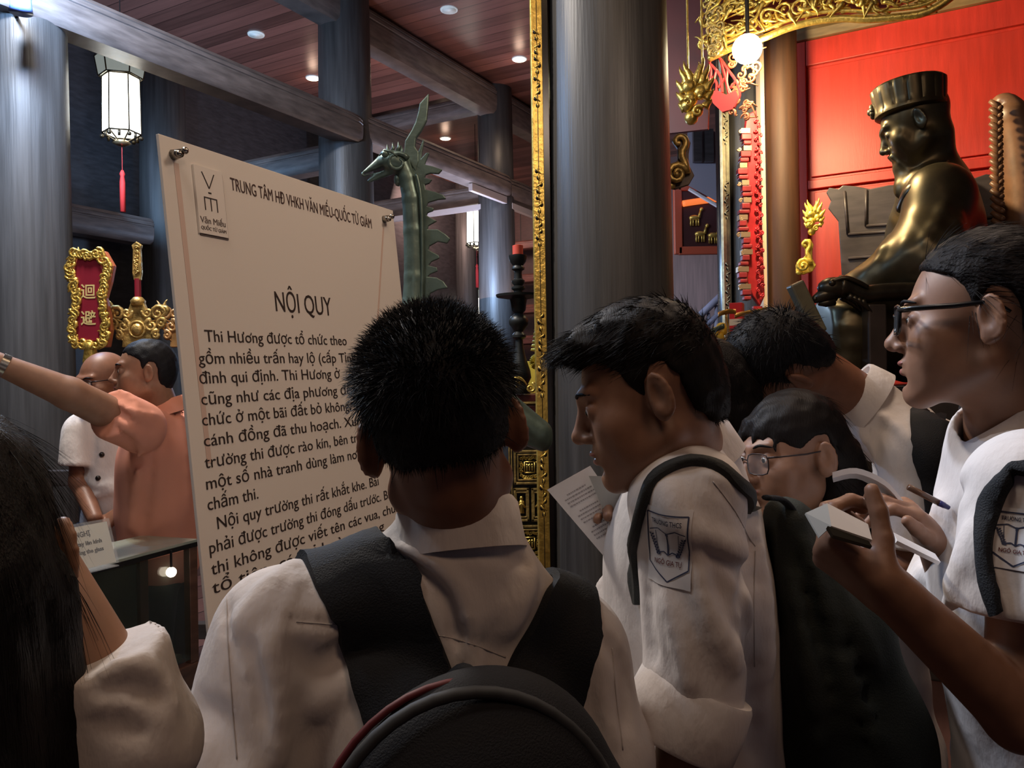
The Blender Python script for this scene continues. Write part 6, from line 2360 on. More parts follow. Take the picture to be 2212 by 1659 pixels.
hand(F, at(1450, 1790, 1.02), (-0.1, 0, -1), (-0.3, -1, 0), (-1, 0, 0), (0.3, 0.3, 0.2))
F.build('body', skin_m, r2)
face_parts(h2, r2)
S2 = [('e', (0, -0.013, 0.034), (0.0765, 0.0965, 0.088), 0.02), ('e', (0, -0.050, -0.02), (0.060, 0.056, 0.070), 0.03)]
T2 = [('e', (0, 0.000, 0.076), (0.070, 0.086, 0.054), 0.02), ('c', (-0.036, 0.068, 0.086), (0.040, 0.072, 0.088), 0.021, 0.024, 0.02), ('e', (0.01, 0.084, 0.086), (0.034, 0.018, 0.015), 0.02)]
K2 = [(.16, .070), (.118, .078), (.090, .074), (.066, .060), (.044, .056), (.030, .030), (.014, -.002), (.006, -.004), (.000, .022), (-.010, .036), (-.026, .036), (-.040, .014), (-.050, -.030), (-.070, -.058), (-.15, -.068), (-.16, .2), (.16, .2)]
HF = hair_field(h2, S2 + T2, K2, 0.0042)
build_hair(h2, HF, hair_soft, r2, [(6500, 0.030, 0.0008, fl_comb((0, 0.9, 0.10), 0.13, 0.12), 1, lambda x, y, z: np.clip((z - 0.03) / 0.04, 0, 1)), (3000, 0.010, 0.0008, fl_comb((0, -0.5, -0.7), 0.2, 0.15), 2, lambda x, y, z: np.clip((0.05 - z) / 0.05, 0, 1))])
cutn = (j2['slL'][1] - j2['slL'][0]).normalized() + V(-0.30, 0, 0)
F = shirt_field(j2, 0.0062, 1.0, (0.072, 0.064), cuts={'L': [(at(1490, 1560, 1.045), cutn.normalized())], 'R': [(at(1352, 1292, 1.31), (at(1345, 1290, 1.30) - at(1400, 1330, 1.38)).normalized())]}, loose=0.008)
F.cone(j2['neck'] + V(0, 0, -0.01), j2['neck'] + V(-0.05, -0.01, 0.06), 0.056, 0.060, 0.01, 'sub')
F2 = [(((1440, 1060), (1460, 1120), (1510, 1160), (1600, 1190)), 0.016, 0.010), (((1560, 1060), (1600, 1120), (1640, 1180)), 0.005, -0.004), (((1480, 1130), (1540, 1200), (1610, 1240), (1640, 1250)), 0.010, -0.008),
      (((1500, 1220), (1530, 1330), (1590, 1440)), 0.012, 0.008), (((1440, 1290), (1470, 1400), (1490, 1480)), 0.010, 0.007), (((1545, 1250), (1600, 1350), (1620, 1480)), 0.010, -0.008), (((1620, 1180), (1610, 1300), (1625, 1450), (1630, 1620)), 0.012, -0.010),
      (((1395, 1200), (1400, 1330), (1410, 1420)), 0.010, -0.005), (((1660, 1150), (1655, 1300), (1660, 1450)), 0.012, 0.007), (((1520, 1020), (1560, 1040), (1610, 1080)), 0.006, 0.005)]
pix_ridges(F, F2, 1.1, 1.4)
F.waves(0.0012, 36, 4)
shirt2 = F.build('shirt', cotton, r2, 1)
collar(j2['neck'] + V(0.002, 0, 0.004), (-0.45, 0, 1), (-1, 0.1, 0), 0.062, cotton, shirt2, h=0.038, leaf=0.054, drop=0.03, point=0.04, flare=0.010)
# rolled cuff
ca_, cb2 = at(1508, 1478, 1.05), at(1486, 1590, 1.045)
cd2 = (cb2 - ca_).normalized(); cd2 = (cd2 + V(-0.22, 0, 0)).normalized()
cx = V(0, 1, 0); cx = (cx - cd2 * cx.dot(cd2)).normalized(); cy = cd2.cross(cx)
MB().lathe(ca_, [(0.060, 0.0), (0.072, -0.002), (0.075, 0.004), (0.078, 0.035), (0.077, 0.074), (0.073, 0.079), (0.056, 0.077), (0.054, 0.02)], 36, (cx * 0.92, cy, cd2)).build('cuff', cotton, shirt2, 'auto')
b2 = bvh_of(shirt2)
seams(b2, [((1540, 1040), (1585, 1100), (1612, 1150), (1632, 1180)), ((1632, 1190), (1628, 1300), (1630, 1440))], shirt2, 1.05)
badge(b2, 1444, 1180, 98, 158, -0.04, shirt2, 1.0)
# his backpack
bp2 = thing('backpack', at(1830, 2000, 1.24), 'big dark green-black slouching backpack on the profile boy', 'backpack', 'students\' backpacks')
ax2 = (at(1900, 1700, 1.2) - at(1745, 1190, 1.2)).normalized()
bc = at(1800, 1440, 1.22)
rr2 = V(0, 1, 0)
ff2 = ax2.cross(rr2).normalized()
F = Field(at(1640, 1060, 1.22) - V(0.0, 0.24, 1.2 - 0.50), at(2060, 1060, 1.22) + V(0.05, 0.24, 0.05), 0.0085)
F.chain([at(1730, 1150, 1.2), at(1790, 1330, 1.22), at(1830, 1560, 1.24), at(1850, 1800, 1.24)], [0.035, 0.075, 0.105, 0.12], 0.03, flat=(V(0, 1, 0), 1.35))
F.chain([at(1700, 1120, 1.17), at(1730, 1400, 1.2), at(1745, 1800, 1.22)], [0.03, 0.055, 0.07], 0.03, flat=(V(0, 1, 0), 1.7))
pix_ridges(F, [(((1735, 1180), (1790, 1320), (1850, 1480), (1900, 1640)), 0.012, 0.012), (((1720, 1180), (1760, 1340), (1800, 1500), (1830, 1650)), 0.010, -0.012), (((1770, 1190), (1840, 1330), (1890, 1440)), 0.012, 0.010), (((1710, 1250), (1740, 1450), (1770, 1650)), 0.012, 0.010), (((1810, 1360), (1860, 1500), (1880, 1650)), 0.012, -0.010)], 1.15)
F.waves(0.003, 25, 8)
F.build('bag', bag_green, bp2, 1)
Lp = [hit(b2, x, y, 1.03)[0] for x, y in ((1374, 1300), (1368, 1220), (1374, 1140), (1392, 1070), (1430, 1015), (1490, 992), (1552, 1004), (1604, 1048), (1636, 1100))]
Rq = [hit(b2, x, y, 1.03)[0] for x, y in ((1394, 1312), (1388, 1225), (1394, 1150), (1412, 1085), (1447, 1036), (1496, 1018), (1542, 1030), (1586, 1074), (1612, 1118))]
Rq = [a.lerp(c, 0.62) for a, c in zip(Lp, Rq)]
strap_mesh(b2, Lp, Rq, 0.009, 0.003, cols=7).build('shoulder_strap', mat('grey black strap', (0.020, 0.023, 0.023), 0.7, bump=(500, 0.2)), bp2, 'auto')
b = MB()
b.tube(catmull([at(1655, 1075, 1.11), at(1690, 1080, 1.13), at(1715, 1110, 1.14), at(1722, 1160, 1.15)], 5), 0.008, 8, flat=0.5)
b.build('carry_loop', strap_m, bp2, True)


# sheets of paper held by the profile boy
def sheet(name, pix, label, d, lines=0, cat='paper', m=paper, bend=0.0):
    """a sheet through four pixel corners (tl, tr, br, bl) with per-corner depth; gentle bend."""
    P = [at(x, y, dd) for (x, y), dd in zip(pix, d)]
    n = 10
    N = (P[1] - P[0]).cross(P[3] - P[0]).normalized()
    if N.dot(P[0] - CAM) > 0:
        N = -N
    g = lambda u, v_: (P[0].lerp(P[1], u)).lerp(P[3].lerp(P[2], u), v_) + N * (bend * math.sin(PI * u))
    vs = [g(i / n, k / n) for i in range(n + 1) for k in range(n + 1)]
    m_ = len(vs)
    vs += [q - N * 0.0008 for q in vs]
    fs = []
    for i in range(n):
        for k in range(n):
            a = i * (n + 1) + k
            q = (a, a + n + 1, a + n + 2, a + 1)
            fs += [q, tuple(x + m_ for x in q[::-1])]
    o = MB().add(vs, fs).build(name, m, None, True)
    tag(o, label, cat, 'sheets of paper of the profile boy')
    if lines:
        b = MB()
        rg_ = random.Random(4)
        for i in range(lines):
            v_ = 0.14 + 0.7 * i / lines
            if i % 5 == 4:
                continue
            u0, u1 = 0.14 + (0.1 if i % 5 == 0 else 0), rg_.uniform(0.6, 0.86)
            u = u0
            while u < u1:
                w_ = rg_.uniform(0.02, 0.06)
                q = [g(u, v_) + N * 0.0006, g(u + w_, v_) + N * 0.0006, g(u + w_, v_ + 0.014) + N * 0.0006, g(u, v_ + 0.014) + N * 0.0006]
                b.add(q, [(0, 1, 2, 3)])
                u += w_ + 0.014
        b.build('print', mat('faint print', (0.36, 0.34, 0.36), 0.8), o)
    return o


sheet('paper_sheet', ((1182, 1058), (1275, 1006), (1395, 1180), (1322, 1222)), 'white printed sheet held out below the profile boy\'s chin', (1.22, 1.24, 1.24, 1.22), 17)
sheet('paper_sheet', ((1272, 1028), (1368, 1030), (1400, 1140), (1330, 1162)), 'grey folded sheet half over the printed sheet under the chin', (1.225, 1.235, 1.235, 1.225), 0, m=mat('grey paper', (0.42, 0.43, 0.41), 0.8))
sheet('paper_sheet', ((1322, 1252), (1372, 1246), (1376, 1420), (1340, 1420)), 'cream sheet sticking out beside the profile boy\'s black strap', (1.24, 1.24, 1.24, 1.24), 0, m=mat('cream paper', (0.66, 0.60, 0.54), 0.8))

# ------------------------------------------------------------------ 3: girl in profile with black glasses
h3 = Head(at(2116, 692, 1.08), (-0.875, 0.46, 0.02), (0.02, 0, 1), 1.0)
j3 = dict(neck=at(2172, 940, 1.11), shL=at(2235, 1075, 0.97), shR=at(2150, 1050, 1.27), hip=at(2270, 1790, 1.13))
j3['slL'] = [at(2215, 1290, 0.95)]
j3['slR'] = [at(2080, 1280, 1.26), at(2060, 1330, 1.24)]
r3 = person(j3['hip'], 'girl in profile with pulled-back hair and black framed glasses writing in a notebook')
legs3 = lower_body(r3, j3, None)
hwL, hwR = at(1928, 1282, 0.905), at(2030, 1185, 1.14)
F = body_field(h3, j3, [[j3['shL'], at(2205, 1545, 0.93), hwL], [j3['shR'], at(2110, 1400, 1.27), hwR]], legs3, [(hwL + V(-0.04, 0, 0.05), 0.09, 0.004), (hwR + V(-0.03, 0, 0.05), 0.085, 0.0045)], fem=True, open_mouth=0.0016, neck_r=0.047)
tipL = hand(F, hwL, (-0.74, 0.25, 0.52), (-0.45, -0.42, -0.75), (0, -0.8, 0.3), (1.05, 1.0, 0.7), 1.0, (0.50, 0.30, 0.85), 0.0, 0.0)
hand(F, hwR, (-0.62, -0.2, 0.75), (0.75, -0.2, 0.60), (-0.5, -0.6, -0.2), (0.55, 0.75, 0.5), 0.95, (0.8, 0.5, 0.2))
F.build('body', skin_m, r3)
face_parts(h3, r3)
S3 = [('e', (0, -0.015, 0.034), (0.0775, 0.0985, 0.0905), 0.02), ('e', (0, -0.055, 0.0), (0.066, 0.062, 0.085), 0.03), ('e', (0, -0.125, 0.02), (0.035, 0.04, 0.04), 0.03)]
K3 = [(.14, .10), (.082, .082), (.066, .066), (.040, .056), (.020, .040), (.012, .016), (.004, .012), (.000, .026), (-.012, .038), (-.030, .034), (-.042, .010), (-.048, -.030), (-.060, -.058), (-.10, -.068), (-.18, -.06), (-.20, .2), (.14, .2)]
HF = hair_field(h3, S3, K3, 0.0045, ext=0.19)
build_hair(h3, HF, mat('combed black hair', (0.007, 0.005, 0.005), 0.55, spec=0.12, bump=(120, 0.35, (0.35, 2.2, 2.2))), r3, [(4000, 0.06, 0.0006, fl_comb((0, -1, 0.15), 0.04, 0.03), 1, lambda x, y, z: np.ones_like(x))])
black_frame = mat('black plastic', (0.008, 0.008, 0.009), 0.25)
glasses(h3, r3, black_frame, 0.027, 0.0185, 0.0027, 0.000)
F = shirt_field(j3, 0.0065, 1.0, (0.076, 0.080), cuts={'L': [(at(2212, 1318, 0.95), V(-0.05, 0, -1))], 'R': [(at(2065, 1322, 1.24), (j3['slR'][1] - j3['slR'][0]).normalized())]})
F.cone(j3['neck'] + V(0, 0, -0.02), h3.p(0, -0.02, -0.08), 0.054, 0.058, 0.01, 'sub')
pix_ridges(F, [(((2030, 1090), (2010, 1150), (1990, 1230)), 0.012, 0.006), (((2080, 1050), (2060, 1130), (2050, 1220)), 0.012, -0.008), (((2100, 1150), (2060, 1260), (2040, 1400)), 0.016, 0.010), (((2180, 1100), (2190, 1200), (2185, 1300)), 0.010, -0.006)], 1.1)
F.waves(0.0014, 34, 6)
shirt3 = F.build('shirt', cotton, r3, 1)
collar(j3['neck'] + V(-0.004, 0, 0.012), (-0.25, 0.1, 1), (-0.9, 0.4, 0), 0.066, cotton, shirt3, h=0.036, leaf=0.066, drop=0.050, point=0.05, gap=44, flare=0.020)
b3 = bvh_of(shirt3)
badge(b3, 2196, 1165, 84, 120, -0.03, shirt3, 0.92)
st3 = thing('backpack', at(2330, 1600, 1.12), 'black backpack strap and bag of the girl with black glasses', 'backpack', 'students\' backpacks')
Lp = [hit(b3, x, y, 1.0)[0] for x, y in ((2145, 1325), (2118, 1240), (2108, 1160), (2128, 1080), (2170, 1025), (2206, 1005))]
Rq = [hit(b3, x, y, 1.0)[0] for x, y in ((2168, 1320), (2150, 1240), (2146, 1170), (2165, 1100), (2190, 1050), (2211, 1030))]
Lp += [Lp[-1] + V(0.10, 0.02, -0.06), Lp[-1] + V(0.15, 0.02, -0.2)]
Rq += [Rq[-1] + V(0.10, -0.02, -0.06), Rq[-1] + V(0.15, -0.03, -0.2)]
strap_mesh(b3, Lp, Rq, 0.012, 0.005).build('shoulder_strap', strap_m, st3, 'auto')
u3 = torso_frame(j3)
bc = j3['hip'].lerp(j3['neck'], 0.52) - u3[1] * 0.235 + V(0.02, 0, 0)
F = Field(bc - V(0.28, 0.28, 0.32), bc + V(0.28, 0.28, 0.32), 0.010)
F.box(bc - UZ * 0.03, (0.14, 0.075, 0.20), u3, 0.06, 0.02)
F.ell(bc + UZ * 0.08, (0.14, 0.08, 0.14), u3, 0.03)
F.build('bag', bag_m, st3, 1)

# her notebook and pen, and the curled pad in the other hand
nbk = thing('notebook', at(1840, 1175, 0.93), 'small open notebook held in the hand of the girl with glasses', 'notebook')
cover = mat('dark notebook cover', (0.05, 0.045, 0.03), 0.6)
pA, pB, pC, pD = at(1780, 1092, 0.98), at(1872, 1150, 0.955), at(1862, 1162, 0.92), at(1796, 1138, 0.93)
n_ = (pB - pA).cross(pD - pA).normalized()
n_ = n_ if n_.dot(CAM - pA) > 0 else -n_


def slab(name, q, th_, m, parent):
    vs = [x for x in q] + [x - n_ * th_ for x in q]
    return MB().add(vs, [(0, 1, 2, 3), (7, 6, 5, 4), (0, 4, 5, 1), (1, 5, 6, 2), (2, 6, 7, 3), (3, 7, 4, 0)]).build(name, m, parent)


slab('left_pages', [at(1787, 1087, 0.905), at(1875, 1132, 0.89), at(1884, 1166, 0.872), at(1796, 1136, 0.880)], 0.006, mat('cream paper', (0.66, 0.60, 0.54), 0.8), nbk)
slab('open_leaf', [at(1740, 1108, 0.91), at(1787, 1087, 0.905), at(1796, 1136, 0.880), at(1770, 1160, 0.884)], 0.002, mat('grey paper', (0.42, 0.43, 0.41), 0.8), nbk)
slab('cover', [at(1788, 1136, 0.880), at(1876, 1168, 0.871), at(1884, 1180, 0.870), at(1800, 1156, 0.878)], 0.004, cover, nbk)
slab('right_pages', [at(1930, 1150, 0.98), at(2020, 1196, 1.0), at(2032, 1214, 0.98), at(1938, 1168, 0.96)], 0.005, paper, nbk)
pd = MB()
top = catmull([at(1798, 1020, 1.14), at(1850, 1011, 1.14), at(1910, 1036, 1.13), at(1950, 1080, 1.12), at(1982, 1128, 1.11)], 4)
botm = catmull([at(1800, 1030, 1.17), at(1850, 1022, 1.18), at(1900, 1050, 1.17), at(1938, 1096, 1.16), at(1968, 1132, 1.15)], 4)
vs = []
for a, c in zip(top, botm):
    vs += [a, c, a - UZ * 0.008, c - UZ * 0.008]
k = len(top)
fs = []
for i in range(k - 1):
    a, c = i * 4, (i + 1) * 4
    fs += [(a, c, c + 1, a + 1), (a + 2, a + 3, c + 3, c + 2), (a, a + 2, c + 2, c), (a + 1, c + 1, c + 3, a + 3)]
fs += [(0, 1, 3, 2), ((k - 1) * 4, (k - 1) * 4 + 2, (k - 1) * 4 + 3, (k - 1) * 4 + 1)]
tag(pd.add(vs, fs).build('paper_pad', paper, None, 'auto'), 'curled white paper pad held behind the small notebook', 'paper')
pen = thing('pen', at(2005, 1085, 1.09), 'dark pen with clear barrel held over the curled paper pad', 'pen')
MB().tube([at(1962, 1052, 1.09), at(2040, 1092, 1.09)], 0.0042, 8).build('barrel', mat('brown plastic', (0.10, 0.05, 0.03), 0.25), pen, True)
MB().tube([at(2028, 1086, 1.088), at(2050, 1097, 1.088)], [0.0046, 0.003], 8).build('tip', mat('blue plastic', (0.03, 0.03, 0.12), 0.3), pen, True)

# ------------------------------------------------------------------ 4: small girl with thin glasses looking down
h4 = Head(at(1708, 985, 1.50), (-0.86, -0.32, -0.03), (-0.08, 0.02, 1), 1.0)
j4 = dict(neck=at(1790, 1150, 1.56), shL=at(1815, 1225, 1.42), shR=at(1820, 1200, 1.70), hip=at(1900, 1640, 1.58))
j4['slL'] = [at(1830, 1400, 1.40)]
j4['slR'] = [at(1790, 1380, 1.72)]
r4 = person(j4['hip'], 'small girl with thin dark glasses and long black hair bending her head down')
legs4 = lower_body(r4, j4, None)
F = body_field(h4, j4, [[j4['shL'], at(1830, 1420, 1.40), at(1760, 1300, 1.38)], [j4['shR'], at(1790, 1400, 1.72), at(1740, 1300, 1.66)]], legs4, fem=True, neck_r=0.046)
F.build('body', skin_m, r4)
face_parts(h4, r4)
S4 = [('e', (0, -0.015, 0.034), (0.0775, 0.0985, 0.0905), 0.02), ('e', (0, -0.050, -0.01), (0.068, 0.062, 0.085), 0.03)]
K4 = [(.14, .10), (.098, .060), (.086, .040), (.070, .034), (.052, .026), (.040, .000), (.026, -.004), (.020, .024), (.004, .038), (-.020, .040), (-.034, .014), (-.040, -.030), (-.046, -.16), (-.20, -.16), (-.20, .2), (.14, .2)]
E4 = [('c', (-0.03, -0.085, -0.02), (-0.055, -0.10, -0.15), 0.045, 0.042, 0.03), ('c', (-0.050, -0.06, -0.06), (-0.075, -0.06, -0.24), 0.03, 0.03, 0.02), ('c', (0.03, -0.085, -0.02), (0.045, -0.10, -0.20), 0.045, 0.035, 0.03)] + [('c', (0.012 + q * 0.012, 0.074 - abs(q) * 0.006, 0.066), (0.012 + q * 0.021, 0.0935 - abs(q) * 0.0065, 0.034 - abs(q) * 0.008), 0.010, 0.0025, 0.006) for q in (-3, -2, -1, 1, 2, 3)]
HF = hair_field(h4, S4, K4, 0.005, ext=0.2, low=0.28, extra=E4)
build_hair(h4, HF, hair_soft, r4, [(3000, 0.05, 0.0006, fl_comb((0, -0.7, -0.5), 0.03, 0.03), 1, lambda x, y, z: np.clip((-0.01 - y) / 0.03, 0, 1))])
glasses(h4, r4, mat('thin dark metal', (0.03, 0.02, 0.02), 0.3, 0.6), 0.025, 0.0185, 0.0012, -0.006, 0.1025)
F = shirt_field(j4, 0.008, 1.0, (0.066, 0.070), cuts={'L': [(at(1830, 1400, 1.40), V(0, 0, -1))], 'R': [(at(1790, 1380, 1.72), V(0, 0, -1))]})
F.cone(j4['neck'] + V(0, 0, -0.02), j4['neck'] + V(-0.05, -0.02, 0.06), 0.052, 0.058, 0.01, 'sub')
F.waves(0.0016, 34, 9)
shirt4 = F.build('shirt', cotton, r4, 1)
collar(j4['neck'] + V(-0.010, -0.006, 0.006), (-0.40, -0.16, 1), (-0.9, -0.45, 0), 0.060, cotton, shirt4, h=0.034, leaf=0.055, drop=0.04, point=0.04)

# ------------------------------------------------------------------ 5: boy bending forward behind her
h5 = Head(at(1688, 786, 1.80), (-0.50, 0.42, -0.76), (-0.62, -0.42, 0.60), 1.03)
j5 = dict(neck=at(1862, 868, 1.86), shL=at(1985, 985, 1.74), shR=at(1960, 930, 2.07), hip=at(2170, 1260, 2.0))
j5['slL'] = [at(1985, 1180, 1.74)]
j5['slR'] = [at(1940, 1120, 2.10)]
r5 = person(j5['hip'], 'boy with bowed black-haired head and white shirt leaning forward in front of the statue')
legs5 = lower_body(r5, j5, None)
F = body_field(h5, j5, [[j5['shL'], at(1975, 1220, 1.74), at(1850, 1270, 1.72)], [j5['shR'], at(1930, 1150, 2.10), at(1830, 1200, 2.0)]], legs5, step=0.015, head_step=0.0042)
F.build('body', skin_d, r5)
HF = hair_field(h5, SHORT + [('e', (0, 0.010, 0.060), (0.076, 0.098, 0.070), 0.02)], SHORT_KEEP, 0.0055)
build_hair(h5, HF, hair_m, r5, [(2400, 0.03, 0.0012, fl_comb((0, 0.8, -0.1), 0.35, 0.2), 1, lambda x, y, z: np.clip((z + 0.0) / 0.04, 0.1, 1))])
F = shirt_field(j5, 0.009, 1.0, (0.070, 0.078), cuts={'L': [(at(1985, 1180, 1.74), V(0, 0, -1))], 'R': [(at(1940, 1120, 2.10), V(0, 0, -1))]}, loose=0.01)
F.cone(j5['neck'] + V(0.02, 0, -0.02), h5.p(0, -0.03, -0.08), 0.054, 0.060, 0.01, 'sub')
pix_ridges(F, [(((1900, 890), (1960, 940), (2000, 1010)), 0.012, 0.010), (((1860, 940), (1900, 1000), (1910, 1100)), 0.014, 0.010), (((2030, 920), (2050, 1000), (2060, 1100)), 0.012, 0.008)], 1.8)
F.waves(0.002, 26, 12)
shirt5 = F.build('shirt', cotton, r5, 1)
collar(j5['neck'] + V(-0.004, 0, 0.012), (-0.75, 0.1, 0.75), (-0.6, 0.3, -0.7), 0.064, cotton, shirt5, h=0.036, leaf=0.052)
b5 = bvh_of(shirt5)
bp5 = thing('backpack', at(2170, 1100, 2.0), 'dark backpack on the leaning boy in front of the statue', 'backpack', 'students\' backpacks')
Lp = [hit(b5, x, y, 1.8)[0] for x, y in ((1965, 885), (1968, 940), (1982, 1010), (1995, 1080), (2000, 1160))]
Rq = [hit(b5, x, y, 1.8)[0] for x, y in ((2040, 905), (2045, 950), (2040, 1010), (2030, 1080), (2025, 1160))]
strap_mesh(b5, Lp, Rq, 0.014, 0.006).build('shoulder_strap', strap_m, bp5, 'auto')
u5 = torso_frame(j5)
bc = (j5['neck'] * 0.40 + j5['hip'] * 0.60) - u5[1] * 0.22
F = Field(bc - V(0.3, 0.3, 0.3), bc + V(0.3, 0.3, 0.3), 0.012)
F.box(bc, (0.15, 0.08, 0.19), u5, 0.06, 0.02)
F.build('bag', bag_m, bp5)

# ------------------------------------------------------------------ 6: girl half hidden behind the profile boy
h6 = Head(at(1508, 856, 1.74), (-0.95, -0.10, -0.15), (0, 0, 1), 1.02)
j6 = dict(neck=at(1545, 1000, 1.80), shL=at(1560, 1110, 1.66), shR=at(1540, 1090, 1.96), hip=at(1580, 1560, 1.82))
j6['slL'] = [at(1570, 1300, 1.66)]
j6['slR'] = [at(1540, 1290, 1.96)]
r6 = person(j6['hip'], 'girl with long black hair almost hidden behind the profile boy, only ear and hair showing')
legs6 = lower_body(r6, j6, None)
F = body_field(h6, j6, [[j6['shL'], at(1570, 1330, 1.66), at(1480, 1420, 1.62)], [j6['shR'], at(1540, 1320, 1.96), at(1460, 1400, 1.9)]], legs6, step=0.015, head_step=0.0042, fem=True, neck_r=0.046)
F.build('body', skin_m, r6)
E6 = [('c', (0, -0.080, -0.02), (0.01, -0.105, -0.20), 0.055, 0.045, 0.03), ('c', (0.045, -0.06, -0.05), (0.055, -0.07, -0.22), 0.03, 0.03, 0.02), ('c', (-0.045, -0.06, -0.05), (-0.055, -0.07, -0.22), 0.03, 0.03, 0.02)]
K6 = [(.14, .10), (.088, .074), (.060, .056), (.030, .040), (.014, .0), (.004, .004), (.000, .026), (-.012, .038), (-.030, .034), (-.040, .010), (-.044, -.16), (-.20, -.16), (-.20, .2), (.14, .2)]
HF = hair_field(h6, S4, K6, 0.0055, ext=0.2, low=0.28, extra=E6)
build_hair(h6, HF, long_hair, r6, [(1200, 0.05, 0.001, fl_comb((0, -0.4, -0.9), 0.08, 0.06), 1, lambda x, y, z: np.ones_like(x))])
F = shirt_field(j6, 0.011, 1.0, (0.066, 0.068), cuts={'L': [(at(1570, 1300, 1.66), V(0, 0, -1))], 'R': [(at(1540, 1290, 1.96), V(0, 0, -1))]})
F.cone(j6['neck'] + V(0, 0, -0.02), j6['neck'] + V(-0.03, 0, 0.06), 0.052, 0.058, 0.01, 'sub')
F.build('shirt', cotton, r6, 1)

# ------------------------------------------------------------------ 7: girl at the near edge, raised forearm
h7 = Head(at(-125, 1210, 0.63), (-0.45, 0.89, -0.05), (0, 0, 1), 1.0)
j7 = dict(neck=at(-40, 1640, 0.66), shL=at(-420, 1840, 0.60), shR=at(110, 1860, 0.72), hip=at(-60, 3000, 0.70))
j7['slR'] = [at(268, 1600, 0.68), at(200, 1395, 0.67)]
j7['slL'] = [at(-520, 2400, 0.62)]
r7 = person(j7['hip'], 'girl with long dark hair at the near edge, forearm raised from a white sleeve')
legs7 = lower_body(r7, j7, None)
hw7 = at(52, 1190, 0.70)
F = body_field(h7, j7, [[j7['shL'], at(-520, 2450, 0.62), at(-450, 2700, 0.80)], [j7['shR'], j7['slR'][0], hw7]], legs7, [(hw7 + V(-0.02, 0, 0.04), 0.09, 0.005)], fem=True, neck_r=0.047, arm_r=(0.044, 0.044, 0.034))
hand(F, hw7, (-0.6, 0.25, 0.7), (0.7, -0.2, 0.6), (0.1, -0.9, 0.2), (0.6, 0.7, 0.5))
F.build('body', skin_m, r7)
E7 = [('c', (0, -0.075, -0.02), (0.02, -0.085, -0.34), 0.070, 0.060, 0.03), ('c', (0.060, -0.03, -0.03), (0.075, -0.035, -0.34), 0.034, 0.036, 0.02), ('c', (-0.060, -0.03, -0.03), (-0.075, -0.035, -0.30), 0.034, 0.036, 0.02)]
HF = hair_field(h7, S4, None, 0.006, ext=0.2, low=0.40, extra=E7)


def keep7(A, P):
    x, y, z = h7.loc(P)
    return np.maximum(A, (y - 0.055 + 0 * x) * 1.0)


HF.apply(keep7)
build_hair(h7, HF, long_hair, r7, [(6000, 0.07, 0.0004, fl_comb((0.0, -0.1, -1), 0.02, 0.02), 1, lambda x, y, z: np.ones_like(x)), (60, 0.05, 0.0003, fl_comb((0.3, 0, -0.8), 0.2, 0.2), 2, lambda x, y, z: np.ones_like(x))])
F = shirt_field(j7, 0.007, 1.0, (0.062, 0.055), cuts={'R': [(at(222, 1410, 0.67), (j7['slR'][1] - j7['slR'][0]).normalized())]})
F.cone(j7['neck'] + V(0, 0, -0.02), j7['neck'] + V(-0.02, 0, 0.06), 0.052, 0.058, 0.01, 'sub')
pix_ridges(F, [(((200, 1500), (290, 1480), (370, 1520)), 0.005, -0.004), (((190, 1530), (280, 1520), (360, 1570)), 0.006, 0.004), (((200, 1560), (260, 1570), (310, 1590)), 0.005, -0.004), (((300, 1420), (350, 1480), (372, 1540)), 0.008, 0.006), (((230, 1440), (290, 1440), (330, 1460)), 0.007, 0.005)], 0.65)
F.waves(0.0014, 40, 13)
F.build('shirt', cotton, r7, 1)

# ------------------------------------------------------------------ 8: man in salmon polo pointing
h8 = Head(at(312, 804, 2.86), (-0.87, -0.44, 0.03), (0.03, 0, 1), 0.99)
j8 = dict(neck=at(350, 893, 2.93), shL=at(302, 925, 2.70), shR=at(388, 925, 3.12), hip=at(350, 1195, 2.96))
j8['slL'] = [at(245, 893, 2.58)]
j8['slR'] = [at(405, 1030, 3.14)]
r8 = person(j8['hip'], 'man with cropped hair in a salmon polo shirt pointing with an outstretched bare arm')
legs8 = lower_body(r8, j8, None)
hw8 = at(-22, 778, 2.36)
F = body_field(h8, j8, [[j8['shL'], at(150, 850, 2.48), hw8], [j8['shR'], at(405, 1060, 3.14), at(320, 1110, 3.10)]], legs8, [(hw8 + V(-0.08, 0, 0), 0.10, 0.006)], step=0.012, head_step=0.0045, arm_r=(0.058, 0.050, 0.030), neck_r=0.06)
hand(F, hw8, (-1, -0.25, 0.12), (0, -0.3, 1), (0, -1, 0.2), (0.2, 0.25, 0.2), 1.05)
F.build('body', skin_m, r8)
face_parts(h8, r8)
S8 = [('e', (0, -0.015, 0.034), (0.0762, 0.0962, 0.0866), 0.02), ('e', (0, -0.050, -0.01), (0.060, 0.053, 0.072), 0.03)]
HF = hair_field(h8, S8, SHORT_KEEP, 0.006)
build_hair(h8, HF, hair_m, r8, [(900, 0.006, 0.0009, fl_short, 1, lambda x, y, z: np.ones_like(x))])
F = shirt_field(j8, 0.010, 1.05, (0.085, 0.085), cuts={'L': [(at(243, 892, 2.575), (j8['slL'][0] - j8['shL']).normalized())], 'R': [(at(405, 1025, 3.14), V(0, 0, -1))]}, belly=1.15, loose=0.02)
F.cone(j8['neck'] + V(0, 0, 0), j8['neck'] + V(-0.03, -0.01, 0.08), 0.070, 0.072, 0.01, 'sub')
